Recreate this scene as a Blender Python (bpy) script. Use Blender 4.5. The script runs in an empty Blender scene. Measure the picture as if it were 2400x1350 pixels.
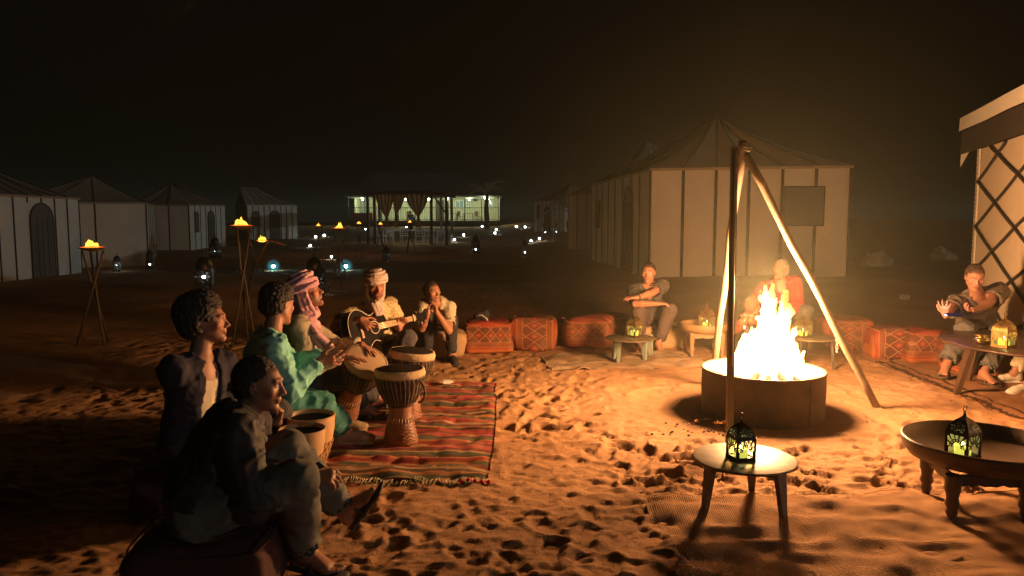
import bpy, math, random
import numpy as np
from mathutils import Vector, Matrix
random.seed(7)
RNG = np.random.RandomState(11)
sc = bpy.context.scene
COL = sc.collection
R = math.radians
PI = math.pi

# ------------------------------------------------------------------ camera
F_PX, PITCH, CAM_H = 1733.0, R(5.28), 1.55
cam = bpy.data.cameras.new('camera')
cam.sensor_width = 36.0
cam.lens = F_PX / 2400.0 * 36.0
cam.clip_start, cam.clip_end = 0.05, 1200.0
cam_o = bpy.data.objects.new('camera', cam)
cam_o.location = (0, 0, CAM_H)
cam_o.rotation_euler = (R(90) - PITCH, 0, 0)
COL.objects.link(cam_o)
sc.camera = cam_o

# ------------------------------------------------------------------ world: night sky
w = bpy.data.worlds.new('World')
sc.world = w
w.use_nodes = True
wn = w.node_tree
bg = wn.nodes['Background']
sky = wn.nodes.new('ShaderNodeTexSky')
sky.sky_type = 'NISHITA'
sky.sun_disc = False
sky.sun_elevation = R(-4)
sky.sun_rotation = R(200)
wn.links.new(sky.outputs[0], bg.inputs[0])
SKY = 0.05
bg.inputs[1].default_value = SKY

# faint added fill light from behind the camera, brightening the left tents
sun = bpy.data.lights.new('fill_sun', 'SUN')
sun.energy = 0.20
sun.angle = R(0.5)
sun.color = (0.82, 0.95, 1.0)
sun_o = bpy.data.objects.new('fill_sun', sun)
sun_o.rotation_euler = (R(82), 0, R(62))
COL.objects.link(sun_o)

# ------------------------------------------------------------------ exposure, render
sc.view_settings.view_transform = 'Standard'
sc.view_settings.look = 'None'
sc.view_settings.exposure = 0.0
sc.view_settings.gamma = 1.0
sc.view_settings.use_curve_mapping = False
sc.render.engine = 'CYCLES'
sc.cycles.use_denoising = True
sc.cycles.max_bounces = 6
sc.cycles.diffuse_bounces = 3
sc.cycles.glossy_bounces = 3
sc.cycles.transmission_bounces = 4
sc.cycles.volume_bounces = 0
sc.cycles.transparent_max_bounces = 24
sc.cycles.sample_clamp_indirect = 3.0
sc.cycles.caustics_reflective = False
sc.cycles.caustics_refractive = False

# ------------------------------------------------------------------ pixel <-> world
def ray(u, v):
    a = (u - 1200.0) / F_PX
    b = (675.0 - v) / F_PX
    return Vector((a, math.cos(PITCH) + b * math.sin(PITCH), -math.sin(PITCH) + b * math.cos(PITCH)))

def P(u, v, Y):
    """the world point at distance y = Y seen at u, v of the 2400 x 1350 photograph"""
    d = ray(u, v)
    return Vector((0, 0, CAM_H)) + d * (Y / d.y)

# ------------------------------------------------------------------ noise
def _hash(ix, iy, iz, seed):
    h = (ix.astype(np.int64) * 374761393 + iy.astype(np.int64) * 668265263 + iz.astype(np.int64) * 2147483647 + seed * 974634777) & 0x7fffffff
    h = ((h ^ (h >> 13)) * 1274126177) & 0x7fffffff
    h = (h ^ (h >> 16)) & 0xffff
    return h.astype(np.float32) / 32767.5 - 1.0

def noise3(x, y, z, seed=0):
    x = np.asarray(x, np.float32); y = np.asarray(y, np.float32); z = np.asarray(z, np.float32)
    ix, iy, iz = np.floor(x), np.floor(y), np.floor(z)
    fx, fy, fz = x - ix, y - iy, z - iz
    fx = fx * fx * (3 - 2 * fx); fy = fy * fy * (3 - 2 * fy); fz = fz * fz * (3 - 2 * fz)
    out = 0
    for dx in (0, 1):
        for dy in (0, 1):
            for dz in (0, 1):
                wgt = (fx if dx else 1 - fx) * (fy if dy else 1 - fy) * (fz if dz else 1 - fz)
                out = out + wgt * _hash(ix + dx, iy + dy, iz + dz, seed)
    return out

def noise2(x, y, seed=0):
    x = np.asarray(x, np.float32); y = np.asarray(y, np.float32)
    ix, iy = np.floor(x), np.floor(y)
    fx, fy = x - ix, y - iy
    fx = fx * fx * (3 - 2 * fx); fy = fy * fy * (3 - 2 * fy)
    z = np.zeros_like(ix)
    out = 0
    for dx in (0, 1):
        for dy in (0, 1):
            out = out + (fx if dx else 1 - fx) * (fy if dy else 1 - fy) * _hash(ix + dx, iy + dy, z, seed)
    return out

def sstep(a, b, x):
    t = np.clip((np.asarray(x, float) - a) / (b - a), 0, 1)
    return t * t * (3 - 2 * t)

# ------------------------------------------------------------------ objects
def tag(o, label=None, cat=None, group=None, kind=None):
    if label: o['label'] = label
    if cat: o['category'] = cat
    if group: o['group'] = group
    if kind: o['kind'] = kind
    return o

def thing(name, label, cat, loc=(0, 0, 0), rotz=0.0, group=None):
    o = bpy.data.objects.new(name, None)
    o.empty_display_size = 0.1
    COL.objects.link(o)
    o.location = loc
    o.rotation_euler = (0, 0, rotz)
    return tag(o, label, cat, group)

def link(name, me, mat=None, parent=None, loc=None, rot=None):
    o = bpy.data.objects.new(name, me)
    COL.objects.link(o)
    if mat is not None and len(me.materials) == 0:
        me.materials.append(mat)
    if parent is not None: o.parent = parent
    if loc is not None: o.location = loc
    if rot is not None: o.rotation_euler = rot
    return o

def copy_tree(o, parent=None):
    c = o.copy()
    COL.objects.link(c)
    c.parent = parent
    for ch in [x for x in ALLCH(o)]:
        copy_tree(ch, c)
    return c

def ALLCH(o):
    return [x for x in COL.objects if x.parent == o]

class MB:
    """collects shapes, then links them as one mesh object"""
    def __init__(s):
        s.v = []; s.f = []; s.sm = []
    def add(s, vs, fs, smooth=False):
        n = len(s.v)
        s.v += [tuple(p) for p in vs]
        s.f += [tuple(i + n for i in f) for f in fs]
        s.sm += [smooth] * len(fs)
        return s
    def box(s, c, d, rot=None, taper=1.0):
        hx, hy, hz = d[0] / 2, d[1] / 2, d[2] / 2
        c = Vector(c)
        vs = []
        for z in (-1, 1):
            t = taper if z < 0 else 1.0
            for x, y in ((-1, -1), (1, -1), (1, 1), (-1, 1)):
                p = Vector((x * hx * t, y * hy * t, z * hz))
                if rot is not None: p = rot @ p
                vs.append(c + p)
        return s.add(vs, [(0, 3, 2, 1), (4, 5, 6, 7), (0, 1, 5, 4), (1, 2, 6, 5), (2, 3, 7, 6), (3, 0, 4, 7)])
    def bar(s, a, b, wd, dp=None, up=(0, 0, 1), w2=None):
        """a box beam from a to b"""
        a, b = Vector(a), Vector(b)
        dp = dp or wd
        z = (b - a).normalized()
        x = z.cross(Vector(up))
        if x.length < 1e-4: x = z.cross(Vector((1, 0, 0)))
        x.normalize(); y = z.cross(x)
        vs = []
        for p, k in ((a, 1.0), (b, w2 or 1.0)):
            for i, j in ((-1, -1), (1, -1), (1, 1), (-1, 1)):
                vs.append(p + x * (i * wd / 2 * k) + y * (j * dp / 2 * k))
        return s.add(vs, [(0, 3, 2, 1), (4, 5, 6, 7), (0, 1, 5, 4), (1, 2, 6, 5), (2, 3, 7, 6), (3, 0, 4, 7)])
    def tube(s, pts, r, n=8, close=False, cap=True):
        pts = [Vector(p) for p in pts]
        m = len(pts)
        if not hasattr(r, '__len__'): r = [r] * m
        vs = []
        prev = None
        for i, p in enumerate(pts):
            if close: t = pts[(i + 1) % m] - pts[i - 1]
            else: t = pts[min(i + 1, m - 1)] - pts[max(i - 1, 0)]
            t.normalize()
            if prev is None:
                x = t.cross(Vector((0, 0, 1)))
                if x.length < 0.1: x = t.cross(Vector((1, 0, 0)))
            else:
                x = prev - t * prev.dot(t)
            x.normalize(); prev = x
            y = t.cross(x)
            for k in range(n):
                a = 2 * PI * k / n
                vs.append(p + (x * math.cos(a) + y * math.sin(a)) * r[i])
        fs = []
        for i in range(m if close else m - 1):
            j = (i + 1) % m
            for k in range(n):
                l = (k + 1) % n
                fs.append((i * n + k, i * n + l, j * n + l, j * n + k))
        if cap and not close:
            fs.append(tuple(range(n - 1, -1, -1)))
            fs.append(tuple((m - 1) * n + k for k in range(n)))
        return s.add(vs, fs, True)
    def lathe(s, prof, n=32, c=(0, 0, 0), M=None, close=False, sq=None):
        """prof: (r, z) pairs; M an optional matrix"""
        vs = []
        for r_, z_ in prof:
            for k in range(n):
                a = 2 * PI * k / n
                p = Vector((r_ * math.cos(a), r_ * math.sin(a), z_))
                vs.append((M @ p if M else p) + Vector(c))
        fs = []
        m = len(prof)
        for i in range(m if close else m - 1):
            j = (i + 1) % m
            for k in range(n):
                l = (k + 1) % n
                fs.append((i * n + k, i * n + l, j * n + l, j * n + k))
        return s.add(vs, fs, True)
    def disc(s, r, z, n=32, c=(0, 0, 0), M=None, flip=False):
        vs = []
        for k in range(n):
            a = 2 * PI * k / n
            p = Vector((r * math.cos(a), r * math.sin(a), z))
            vs.append((M @ p if M else p) + Vector(c))
        f = tuple(range(n))
        return s.add(vs, [f[::-1] if flip else f])
    def sphere(s, c, r, n=12, m=8, sc_=(1, 1, 1)):
        prof = [(math.sin(PI * i / m), -math.cos(PI * i / m)) for i in range(m + 1)]
        M = Matrix.Diagonal((r * sc_[0], r * sc_[1], r * sc_[2])).to_3x3()
        return s.lathe([(max(p[0], 1e-4), p[1]) for p in prof], n, c, M)
    def prism(s, poly, z0, z1, M=None):
        """poly in xy, extruded along z"""
        n = len(poly)
        vs = [Vector((p[0], p[1], z0)) for p in poly] + [Vector((p[0], p[1], z1)) for p in poly]
        if M: vs = [M @ p for p in vs]
        fs = [tuple(range(n - 1, -1, -1)), tuple(range(n, 2 * n))]
        fs += [(i, (i + 1) % n, n + (i + 1) % n, n + i) for i in range(n)]
        return s.add(vs, fs)
    def mesh(s, name):
        me = bpy.data.meshes.new(name)
        me.from_pydata(s.v, [], s.f)
        if any(s.sm):
            me.polygons.foreach_set('use_smooth', s.sm)
        me.update()
        return me
    def build(s, name, mat, parent=None, loc=None, rot=None):
        return link(name, s.mesh(name), mat, parent, loc, rot)

def np_mesh(name, V, Q, smooth=True, cols=None):
    me = bpy.data.meshes.new(name)
    n, m = len(V), len(Q)
    me.vertices.add(n)
    me.vertices.foreach_set('co', np.ascontiguousarray(V, dtype=np.float32).ravel())
    k = Q.shape[1]
    me.loops.add(m * k)
    me.loops.foreach_set('vertex_index', np.ascontiguousarray(Q, dtype=np.int32).ravel())
    me.polygons.add(m)
    me.polygons.foreach_set('loop_start', np.arange(0, m * k, k, dtype=np.int32))
    me.polygons.foreach_set('use_smooth', np.full(m, smooth))
    me.update(calc_edges=True)
    if cols is not None:
        a = me.color_attributes.new('Col', 'FLOAT_COLOR', 'POINT')
        c4 = np.ones((n, 4), np.float32); c4[:, :3] = cols
        a.data.foreach_set('color', c4.ravel())
    return me

# ------------------------------------------------------------------ materials
MATS = {}
class NT:
    def __init__(s, name):
        s.m = bpy.data.materials.new(name); s.m.use_nodes = True
        s.t = s.m.node_tree; s.b = s.t.nodes['Principled BSDF']; s.out = s.t.nodes['Material Output']
    def n(s, typ, **kw):
        nd = s.t.nodes.new(typ)
        for k, v in kw.items():
            if k in nd.inputs: s.set(nd, k, v)
            else: setattr(nd, k, v)
        return nd
    def set(s, nd, k, v):
        if hasattr(v, 'is_output') or isinstance(v, bpy.types.NodeSocket): s.t.links.new(v, nd.inputs[k])
        else: nd.inputs[k].default_value = v
    def math(s, op, a, b=None, c=None):
        nd = s.t.nodes.new('ShaderNodeMath'); nd.operation = op
        for i, v in enumerate((a, b, c)):
            if v is not None: s.set(nd, i, v)
        return nd.outputs[0]
    def mix(s, fac, a, b):
        nd = s.t.nodes.new('ShaderNodeMix'); nd.data_type = 'RGBA'
        s.set(nd, 0, fac)
        for i, v in ((6, a), (7, b)):
            if isinstance(v, (tuple, list)): v = (v[0], v[1], v[2], 1)
            s.set(nd, i, v)
        return nd.outputs[2]
    def ramp(s, fac, stops, interp='LINEAR'):
        nd = s.t.nodes.new('ShaderNodeValToRGB'); nd.color_ramp.interpolation = interp
        s.t.links.new(fac, nd.inputs[0])
        e = nd.color_ramp.elements
        while len(e) < len(stops): e.new(0.5)
        for i, (p, c) in enumerate(stops):
            e[i].position = p; e[i].color = (c[0], c[1], c[2], 1) if hasattr(c, '__len__') else (c, c, c, 1)
        return nd.outputs[0]
    def coord(s, which='Object'):
        return s.n('ShaderNodeTexCoord').outputs[which]
    def noise(s, scale, detail=4.0, rough=0.55, vec=None, dist=0.0):
        nd = s.n('ShaderNodeTexNoise'); nd.inputs['Scale'].default_value = scale
        nd.inputs['Detail'].default_value = detail; nd.inputs['Roughness'].default_value = rough
        nd.inputs['Distortion'].default_value = dist
        s.t.links.new(vec if vec is not None else s.coord(), nd.inputs['Vector'])
        return nd.outputs['Fac']
    def bump(s, h, strength=0.3, dist=0.01, nrm=None):
        nd = s.n('ShaderNodeBump'); nd.inputs['Strength'].default_value = strength
        nd.inputs['Distance'].default_value = dist
        s.t.links.new(h, nd.inputs['Height'])
        if nrm is not None: s.t.links.new(nrm, nd.inputs['Normal'])
        s.t.links.new(nd.outputs[0], s.b.inputs['Normal'])
        return nd.outputs[0]

def mat(name, c1, c2=None, scale=8.0, rough=0.7, metal=0.0, bump=0.0, bscale=None, bdist=0.01, vec='Object', spec=0.5, stretch=None, sheen=0.0):
    if name in MATS: return MATS[name]
    t = NT(name)
    co = t.coord(vec)
    if stretch:
        mp = t.n('ShaderNodeMapping'); mp.inputs['Scale'].default_value = stretch
        t.t.links.new(co, mp.inputs['Vector']); co = mp.outputs[0]
    if c2 is not None:
        fac = t.noise(scale, 5, 0.6, co)
        fac = t.ramp(fac, [(0.3, 0.0), (0.7, 1.0)])
        t.set(t.b, 'Base Color', t.mix(fac, c1, c2))
    else:
        t.b.inputs['Base Color'].default_value = (*c1, 1)
    t.b.inputs['Roughness'].default_value = rough
    t.b.inputs['Metallic'].default_value = metal
    t.b.inputs['Specular IOR Level'].default_value = spec
    if sheen: t.b.inputs['Sheen Weight'].default_value = sheen
    if bump: t.bump(t.noise(bscale or scale * 4, 4, 0.6, co), bump, bdist)
    MATS[name] = t.m
    return t.m

def emat(name, col, strength):
    if name in MATS: return MATS[name]
    t = NT(name)
    e = t.n('ShaderNodeEmission'); e.inputs[0].default_value = (*col, 1); e.inputs[1].default_value = strength
    t.t.links.new(e.outputs[0], t.out.inputs[0])
    MATS[name] = t.m
    return t.m

def lamp(name, loc, power, color, radius=0.05, parent=None):
    l = bpy.data.lights.new(name, 'POINT'); l.energy = power; l.color = color; l.shadow_soft_size = radius
    o = bpy.data.objects.new(name, l); o.location = loc
    COL.objects.link(o)
    if parent is not None: o.parent = parent
    return o
# ================================================================== ground
def terrain(x, y):
    x = np.asarray(x, float); y = np.asarray(y, float)
    z = 0.0175 * np.clip(y - 30, 0, 60)
    z = z + 0.33 * sstep(9.6, 15.0, y) * sstep(-1.5, 3.5, x)
    far = sstep(80, 160, y)
    z = z + far * 0.5 * noise2(x / 40.0, y / 40.0, 5)
    behind = sstep(11.5, 15.5, y)
    z = z + 0.10 * behind * (0.6 + 0.4 * noise2(x / 2.6, y / 2.2, 9)) * sstep(-3, 1, x)
    return z

def gz(x, y):
    return float(terrain(x, y))

def G(u, v, dz=0.0):
    """where the ray through u, v meets the (smooth) ground"""
    d = ray(u, v)
    lo, hi = 1.0, 160.0
    for _ in range(60):
        m = (lo + hi) / 2
        p = Vector((0, 0, CAM_H)) + d * (m / d.y)
        if p.z - dz > gz(p.x, p.y): lo = m
        else: hi = m
    p = Vector((0, 0, CAM_H)) + d * (lo / d.y)
    p.z = gz(p.x, p.y)
    return p

FIRE = Vector((P(1790, 800, 5.87).x, 5.87, 0.0))

def axis(a, b, step, grow, ext0, ext1):
    xs = [a]
    while xs[-1] < b: xs.append(xs[-1] + (step(xs[-1]) if callable(step) else step))
    s_ = xs[-1] - xs[-2]
    while xs[-1] < ext1: s_ *= grow; xs.append(xs[-1] + s_)
    s_ = xs[1] - xs[0]
    pre = [xs[0]]
    while pre[-1] > ext0: s_ *= grow; pre.append(pre[-1] - s_)
    return np.array(pre[:0:-1] + xs)

def relief(X, Y):
    """the trodden sand: soft mounds and small ripples (without the footprints)"""
    near = 1 - 0.75 * sstep(13, 24, Y)
    z = 0.011 * noise2(X / 0.75, Y / 0.55, 1) + 0.005 * noise2(X / 0.27, Y / 0.22, 2)
    wx = X + 0.05 * noise2(X / 0.2, Y / 0.2, 20); wy = Y + 0.05 * noise2(X / 0.2, Y / 0.2, 21)
    rid = 1 - np.abs(noise2(wx / 0.16, wy / 0.11, 3))
    z = z + 0.010 * rid ** 2 + 0.0080 * noise2(X / 0.07, Y / 0.055, 4) + 0.0055 * noise2(X / 0.035, Y / 0.03, 6)
    z = z * near * (0.80 + 0.45 * sstep(-.4, .5, noise2(X / 1.4, Y / 1.1, 55)))
    z = z + 0.05 * sstep(9, 20, Y) * noise2(X / 1.8, Y / 1.1, 7)
    # hollow burnt flat around the fire pit
    r_ = np.hypot(X - FIRE.x, Y - FIRE.y)
    z = z * (0.25 + 0.75 * sstep(0.5, 1.3, r_)) 
    return z - 0.012

GRID = {}
def gsurf(x, y):
    """height of the finished sand, footprints and all"""
    x = np.asarray(x, float); y = np.asarray(y, float)
    xs, ys, Z = GRID['x'], GRID['y'], GRID['z']
    i = np.clip(np.searchsorted(xs, x) - 1, 0, len(xs) - 2); j = np.clip(np.searchsorted(ys, y) - 1, 0, len(ys) - 2)
    fx = (x - xs[i]) / (xs[i + 1] - xs[i]); fy = (y - ys[j]) / (ys[j + 1] - ys[j])
    return Z[j, i] * (1 - fx) * (1 - fy) + Z[j, i + 1] * fx * (1 - fy) + Z[j + 1, i] * (1 - fx) * fy + Z[j + 1, i + 1] * fx * fy

def gmax(x, y, r=0.05):
    return np.max([gsurf(x + a * r, y + b * r) for a in (-1, -.5, 0, .5, 1) for b in (-1, -.5, 0, .5, 1)], axis=0)

def build_ground():
    xs = axis(-4.0, 4.3, 0.0185, 1.055, -260, 260)
    ys = axis(2.35, 13.0, lambda y: max(0.0115, y * 0.0040), 1.06, -60, 420)
    X, Y = np.meshgrid(xs, ys)
    Z = relief(X, Y)
    # footprints
    rng = np.random.RandomState(3)
    n = 2700
    for i in range(n):
        if i < 1900:
            cy = 2.4 + 7.6 * rng.rand() ** 0.9; cx = rng.uniform(-0.62, 0.78) * cy + 0.2
        else:
            cy = 4 + 9 * rng.rand(); cx = rng.uniform(-4.5, 4.5)
        a = rng.uniform(0, PI); L = rng.uniform(0.075, 0.15); W = rng.uniform(0.036, 0.06)
        dep = rng.uniform(0.006, 0.024)
        if i % 15 == 0: L = rng.uniform(0.22, 0.42); W = rng.uniform(0.018, 0.035); dep *= 0.7
        dep *= 0.5 + 0.8 * float(sstep(-.35, .45, noise2(cx / 1.1, cy / .9, 77)))
        if np.hypot(cx - FIRE.x, cy - FIRE.y) < 0.85: dep *= 0.3
        i0, i1 = np.searchsorted(xs, [cx - 0.3, cx + 0.3]); j0, j1 = np.searchsorted(ys, [cy - 0.3, cy + 0.3])
        if i1 - i0 < 3 or j1 - j0 < 3: continue
        dx = X[j0:j1, i0:i1] - cx; dy = Y[j0:j1, i0:i1] - cy
        p = dx * math.cos(a) + dy * math.sin(a); q = -dx * math.sin(a) + dy * math.cos(a)
        q = q * (1.0 + 0.35 * np.clip(-p / L, -1, 1)) + 0.012 * np.sin(p / L * 2.5)
        d = np.sqrt((p / L) ** 2 + (q / W) ** 2)
        pit = -dep * (1 - sstep(0.84, 1.04, d)) * (1 + 0.25 * p / L)
        rim = dep * 0.55 * np.exp(-((d - 1.15) / 0.11) ** 2) * (0.7 + 0.6 * noise2(X[j0:j1, i0:i1] / .045, Y[j0:j1, i0:i1] / .045, i)) * (0.6 + 0.4 * p / L)
        heel = 0.003 * np.sin(p * 380) * (d < 0.75) * (1 if i % 3 == 0 else 0)
        Zl = Z[j0:j1, i0:i1]
        Z[j0:j1, i0:i1] = Zl * (1 - 0.55 * (1 - sstep(0.6, 1.1, d))) + pit + rim + heel
    Z = np.clip(Z, -0.075, 0.06 + 0.05 * sstep(9, 20, Y)) + terrain(X, Y)
    GRID['x'], GRID['y'], GRID['z'] = xs, ys, Z
    h, wd = X.shape
    V = np.stack([X, Y, Z], -1).reshape(-1, 3)
    idx = np.arange(h * wd).reshape(h, wd)
    Q = np.stack([idx[:-1, :-1], idx[:-1, 1:], idx[1:, 1:], idx[1:, :-1]], -1).reshape(-1, 4)
    t = NT('sand')
    co = t.coord('Object')
    n1 = t.noise(1.1, 6, 0.6, co)
    c = t.mix(t.ramp(n1, [(0.35, 0.0), (0.65, 1.0)]), (0.40, 0.215, 0.102), (0.49, 0.28, 0.145))
    n2 = t.noise(55, 3, 0.7, co)
    c = t.mix(t.ramp(n2, [(0.30, 1.0), (0.42, 0.0)]), c, (0.20, 0.105, 0.055))
    # soot and charcoal crumbs around the pit
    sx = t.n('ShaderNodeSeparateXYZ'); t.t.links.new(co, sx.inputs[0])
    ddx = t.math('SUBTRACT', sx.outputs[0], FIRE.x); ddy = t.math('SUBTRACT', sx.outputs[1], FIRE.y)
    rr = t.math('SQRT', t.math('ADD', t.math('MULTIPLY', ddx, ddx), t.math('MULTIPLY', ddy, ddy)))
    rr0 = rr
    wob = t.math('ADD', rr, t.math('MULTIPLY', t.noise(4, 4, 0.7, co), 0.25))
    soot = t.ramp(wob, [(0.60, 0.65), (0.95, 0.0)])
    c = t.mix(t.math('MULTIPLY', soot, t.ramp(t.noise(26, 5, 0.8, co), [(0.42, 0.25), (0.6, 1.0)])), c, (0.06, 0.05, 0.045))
    ash_dim = t.ramp(t.math('MULTIPLY', t.math('ADD', rr0, t.math('MULTIPLY', t.noise(2.2, 5, 0.7, co), 0.9)), 0.4), [(0.35, 0.78), (0.58, 0.60), (1.0, 0.0)])  # broad ash tone, darkened further to hold down the firelight near the pit
    c = t.mix(ash_dim, c, (0.13, 0.085, 0.055))
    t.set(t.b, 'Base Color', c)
    t.b.inputs['Roughness'].default_value = 0.95
    t.b.inputs['Specular IOR Level'].default_value = 0.15
    b1 = t.bump(t.noise(38, 6, 0.8, co), 0.75, 0.016)
    t.bump(t.noise(260, 2, 0.6, co), 0.35, 0.003, b1)
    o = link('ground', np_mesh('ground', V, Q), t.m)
    tag(o, kind='structure')
    return o

build_ground()
# ================================================================== signed-distance modelling
def _v(a): return np.array(tuple(a), np.float32)

class Vol:
    def __init__(s, lo, hi, h):
        s.h = h
        s.lo = _v(lo); n = np.ceil((_v(hi) - s.lo) / h).astype(int) + 1
        s.n = n
        s.d = np.full(tuple(n), 0.1, np.float32)
    def _win(s, lo, hi):
        a = np.maximum(np.floor((lo - s.lo) / s.h).astype(int), 0)
        b = np.minimum(np.ceil((hi - s.lo) / s.h).astype(int) + 1, s.n)
        if np.any(b - a < 2): return None
        g = [s.lo[i] + s.h * np.arange(a[i], b[i], dtype=np.float32) for i in range(3)]
        return (slice(a[0], b[0]), slice(a[1], b[1]), slice(a[2], b[2])), g[0][:, None, None], g[1][None, :, None], g[2][None, None, :]
    def _join(s, sl, d, k, op):
        c = s.d[sl]
        if op == 'u':
            if k > 0:
                hh = np.clip(0.5 + 0.5 * (c - d) / k, 0, 1)
                s.d[sl] = c * (1 - hh) + d * hh - k * hh * (1 - hh)
            else: s.d[sl] = np.minimum(c, d)
        else:                                           # subtract
            d = -d
            if k > 0:
                hh = np.clip(0.5 - 0.5 * (c - d) / k, 0, 1)
                s.d[sl] = c * (1 - hh) + d * hh + k * hh * (1 - hh)
            else: s.d[sl] = np.maximum(c, d)
    def cap(s, a, b, r1, r2=None, k=0.02, op='u', flat=False, flat0=False):
        a, b = _v(a), _v(b); r2 = r1 if r2 is None else r2
        m = max(r1, r2) + k + 2 * s.h + 0.005
        W = s._win(np.minimum(a, b) - m, np.maximum(a, b) + m)
        if W is None: return s
        sl, x, y, z = W
        ab = b - a; L2 = float(ab @ ab) + 1e-9; L = math.sqrt(L2)
        px, py, pz = x - a[0], y - a[1], z - a[2]
        t = (px * ab[0] + py * ab[1] + pz * ab[2]) / L2
        tc = np.clip(t, 0, 1)
        d = np.sqrt((px - tc * ab[0]) ** 2 + (py - tc * ab[1]) ** 2 + (pz - tc * ab[2]) ** 2) - (r1 + (r2 - r1) * tc)
        if flat: d = np.maximum(d, (t - 1) * L)
        if flat0: d = np.maximum(d, -t * L)
        s._join(sl, d.astype(np.float32), k, op); return s
    def ell(s, c, r, M=None, k=0.02, op='u', zmin=None):
        c = _v(c); r = _v(r); m = float(r.max()) + k + 2 * s.h + 0.005
        W = s._win(c - m, c + m)
        if W is None: return s
        sl, x, y, z = W
        px, py, pz = x - c[0], y - c[1], z - c[2]
        if M is not None:
            A = np.array(M.to_3x3().transposed(), np.float32)
            px, py, pz = (A[0, 0] * px + A[0, 1] * py + A[0, 2] * pz), (A[1, 0] * px + A[1, 1] * py + A[1, 2] * pz), (A[2, 0] * px + A[2, 1] * py + A[2, 2] * pz)
        k0 = np.sqrt((px / r[0]) ** 2 + (py / r[1]) ** 2 + (pz / r[2]) ** 2)
        k1 = np.sqrt((px / r[0] ** 2) ** 2 + (py / r[1] ** 2) ** 2 + (pz / r[2] ** 2) ** 2) + 1e-6
        d = k0 * (k0 - 1) / k1
        if zmin is not None: d = np.maximum(d, zmin - pz)
        s._join(sl, d.astype(np.float32), k, op); return s
    def box(s, c, r, M=None, rd=0.01, k=0.02, op='u'):
        c = _v(c); r = _v(r); m = float(np.linalg.norm(r)) + k + 2 * s.h
        W = s._win(c - m, c + m)
        if W is None: return s
        sl, x, y, z = W
        px, py, pz = x - c[0], y - c[1], z - c[2]
        if M is not None:
            A = np.array(M.to_3x3().transposed(), np.float32)
            px, py, pz = (A[0, 0] * px + A[0, 1] * py + A[0, 2] * pz), (A[1, 0] * px + A[1, 1] * py + A[1, 2] * pz), (A[2, 0] * px + A[2, 1] * py + A[2, 2] * pz)
        qx, qy, qz = np.abs(px) - r[0] + rd, np.abs(py) - r[1] + rd, np.abs(pz) - r[2] + rd
        d = np.sqrt(np.maximum(qx, 0) ** 2 + np.maximum(qy, 0) ** 2 + np.maximum(qz, 0) ** 2) + np.minimum(np.maximum(qx, np.maximum(qy, qz)), 0) - rd
        s._join(sl, d.astype(np.float32), k, op); return s
    def torus(s, c, M, R0, r, sx=1.0, sy=1.0, k=0.01):
        """ring in the local xy plane, sx / sy stretch it to an oval; r may be (radial, axial)"""
        c = _v(c); ra, rz = (r if hasattr(r, '__len__') else (r, r))
        m = R0 * max(sx, sy) + max(ra, rz) + k + 2 * s.h
        W = s._win(c - m, c + m)
        if W is None: return s
        sl, x, y, z = W
        px, py, pz = x - c[0], y - c[1], z - c[2]
        A = np.array(M.to_3x3().transposed(), np.float32)
        px, py, pz = (A[0, 0] * px + A[0, 1] * py + A[0, 2] * pz), (A[1, 0] * px + A[1, 1] * py + A[1, 2] * pz), (A[2, 0] * px + A[2, 1] * py + A[2, 2] * pz)
        q = np.sqrt((px / sx) ** 2 + (py / sy) ** 2) - R0
        d = (np.sqrt((q / ra) ** 2 + (pz / rz) ** 2) - 1) * min(ra, rz)
        s._join(sl, d.astype(np.float32), k, op='u'); return s
    def mesh(s):
        d = s.d; h = s.h
        S = d < 0
        n = s.n
        c = [S[i:n[0] - 1 + i, j:n[1] - 1 + j, k:n[2] - 1 + k] for i in (0, 1) for j in (0, 1) for k in (0, 1)]
        anyc = c[0].copy(); allc = c[0].copy()
        for q in c[1:]: anyc |= q; allc &= q
        act = anyc & ~allc
        ii = np.argwhere(act)
        if len(ii) == 0: return np.zeros((0, 3)), np.zeros((0, 4), int)
        corner = {}
        for i in (0, 1):
            for j in (0, 1):
                for k in (0, 1):
                    corner[(i, j, k)] = d[ii[:, 0] + i, ii[:, 1] + j, ii[:, 2] + k]
        acc = np.zeros((len(ii), 3), np.float32); cnt = np.zeros(len(ii), np.float32)
        for ax in range(3):
            o = [q for q in range(3) if q != ax]
            for p in (0, 1):
                for q in (0, 1):
                    A = [0, 0, 0]; A[o[0]] = p; A[o[1]] = q
                    B = list(A); B[ax] = 1
                    da, db = corner[tuple(A)], corner[tuple(B)]
                    m = (da < 0) != (db < 0)
                    t = np.where(m, da / np.where(m, da - db, 1), 0)
                    pt = np.array(A, np.float32)[None, :].repeat(len(ii), 0); pt[:, ax] = t
                    acc += np.where(m[:, None], pt, 0); cnt += m
        V = s.lo[None, :] + h * (ii + acc / cnt[:, None])
        ids = np.full(tuple(n - 1), -1, np.int32)
        ids[ii[:, 0], ii[:, 1], ii[:, 2]] = np.arange(len(ii))
        Qs = []
        for ax in range(3):
            sl0 = [slice(1, n[q] - 1) for q in range(3)]; sl1 = [slice(1, n[q] - 1) for q in range(3)]
            sl0[ax] = slice(0, n[ax] - 1); sl1[ax] = slice(1, n[ax])
            a, b = S[tuple(sl0)], S[tuple(sl1)]
            ch = np.argwhere(a != b)
            if len(ch) == 0: continue
            sgn = a[ch[:, 0], ch[:, 1], ch[:, 2]]
            off = np.array([1, 1, 1]); off[ax] = 0
            g = ch + off
            o = [(ax + 1) % 3, (ax + 2) % 3]
            def cell(p, q):
                e = g.copy(); e[:, o[0]] -= p; e[:, o[1]] -= q
                return ids[e[:, 0], e[:, 1], e[:, 2]]
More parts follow.
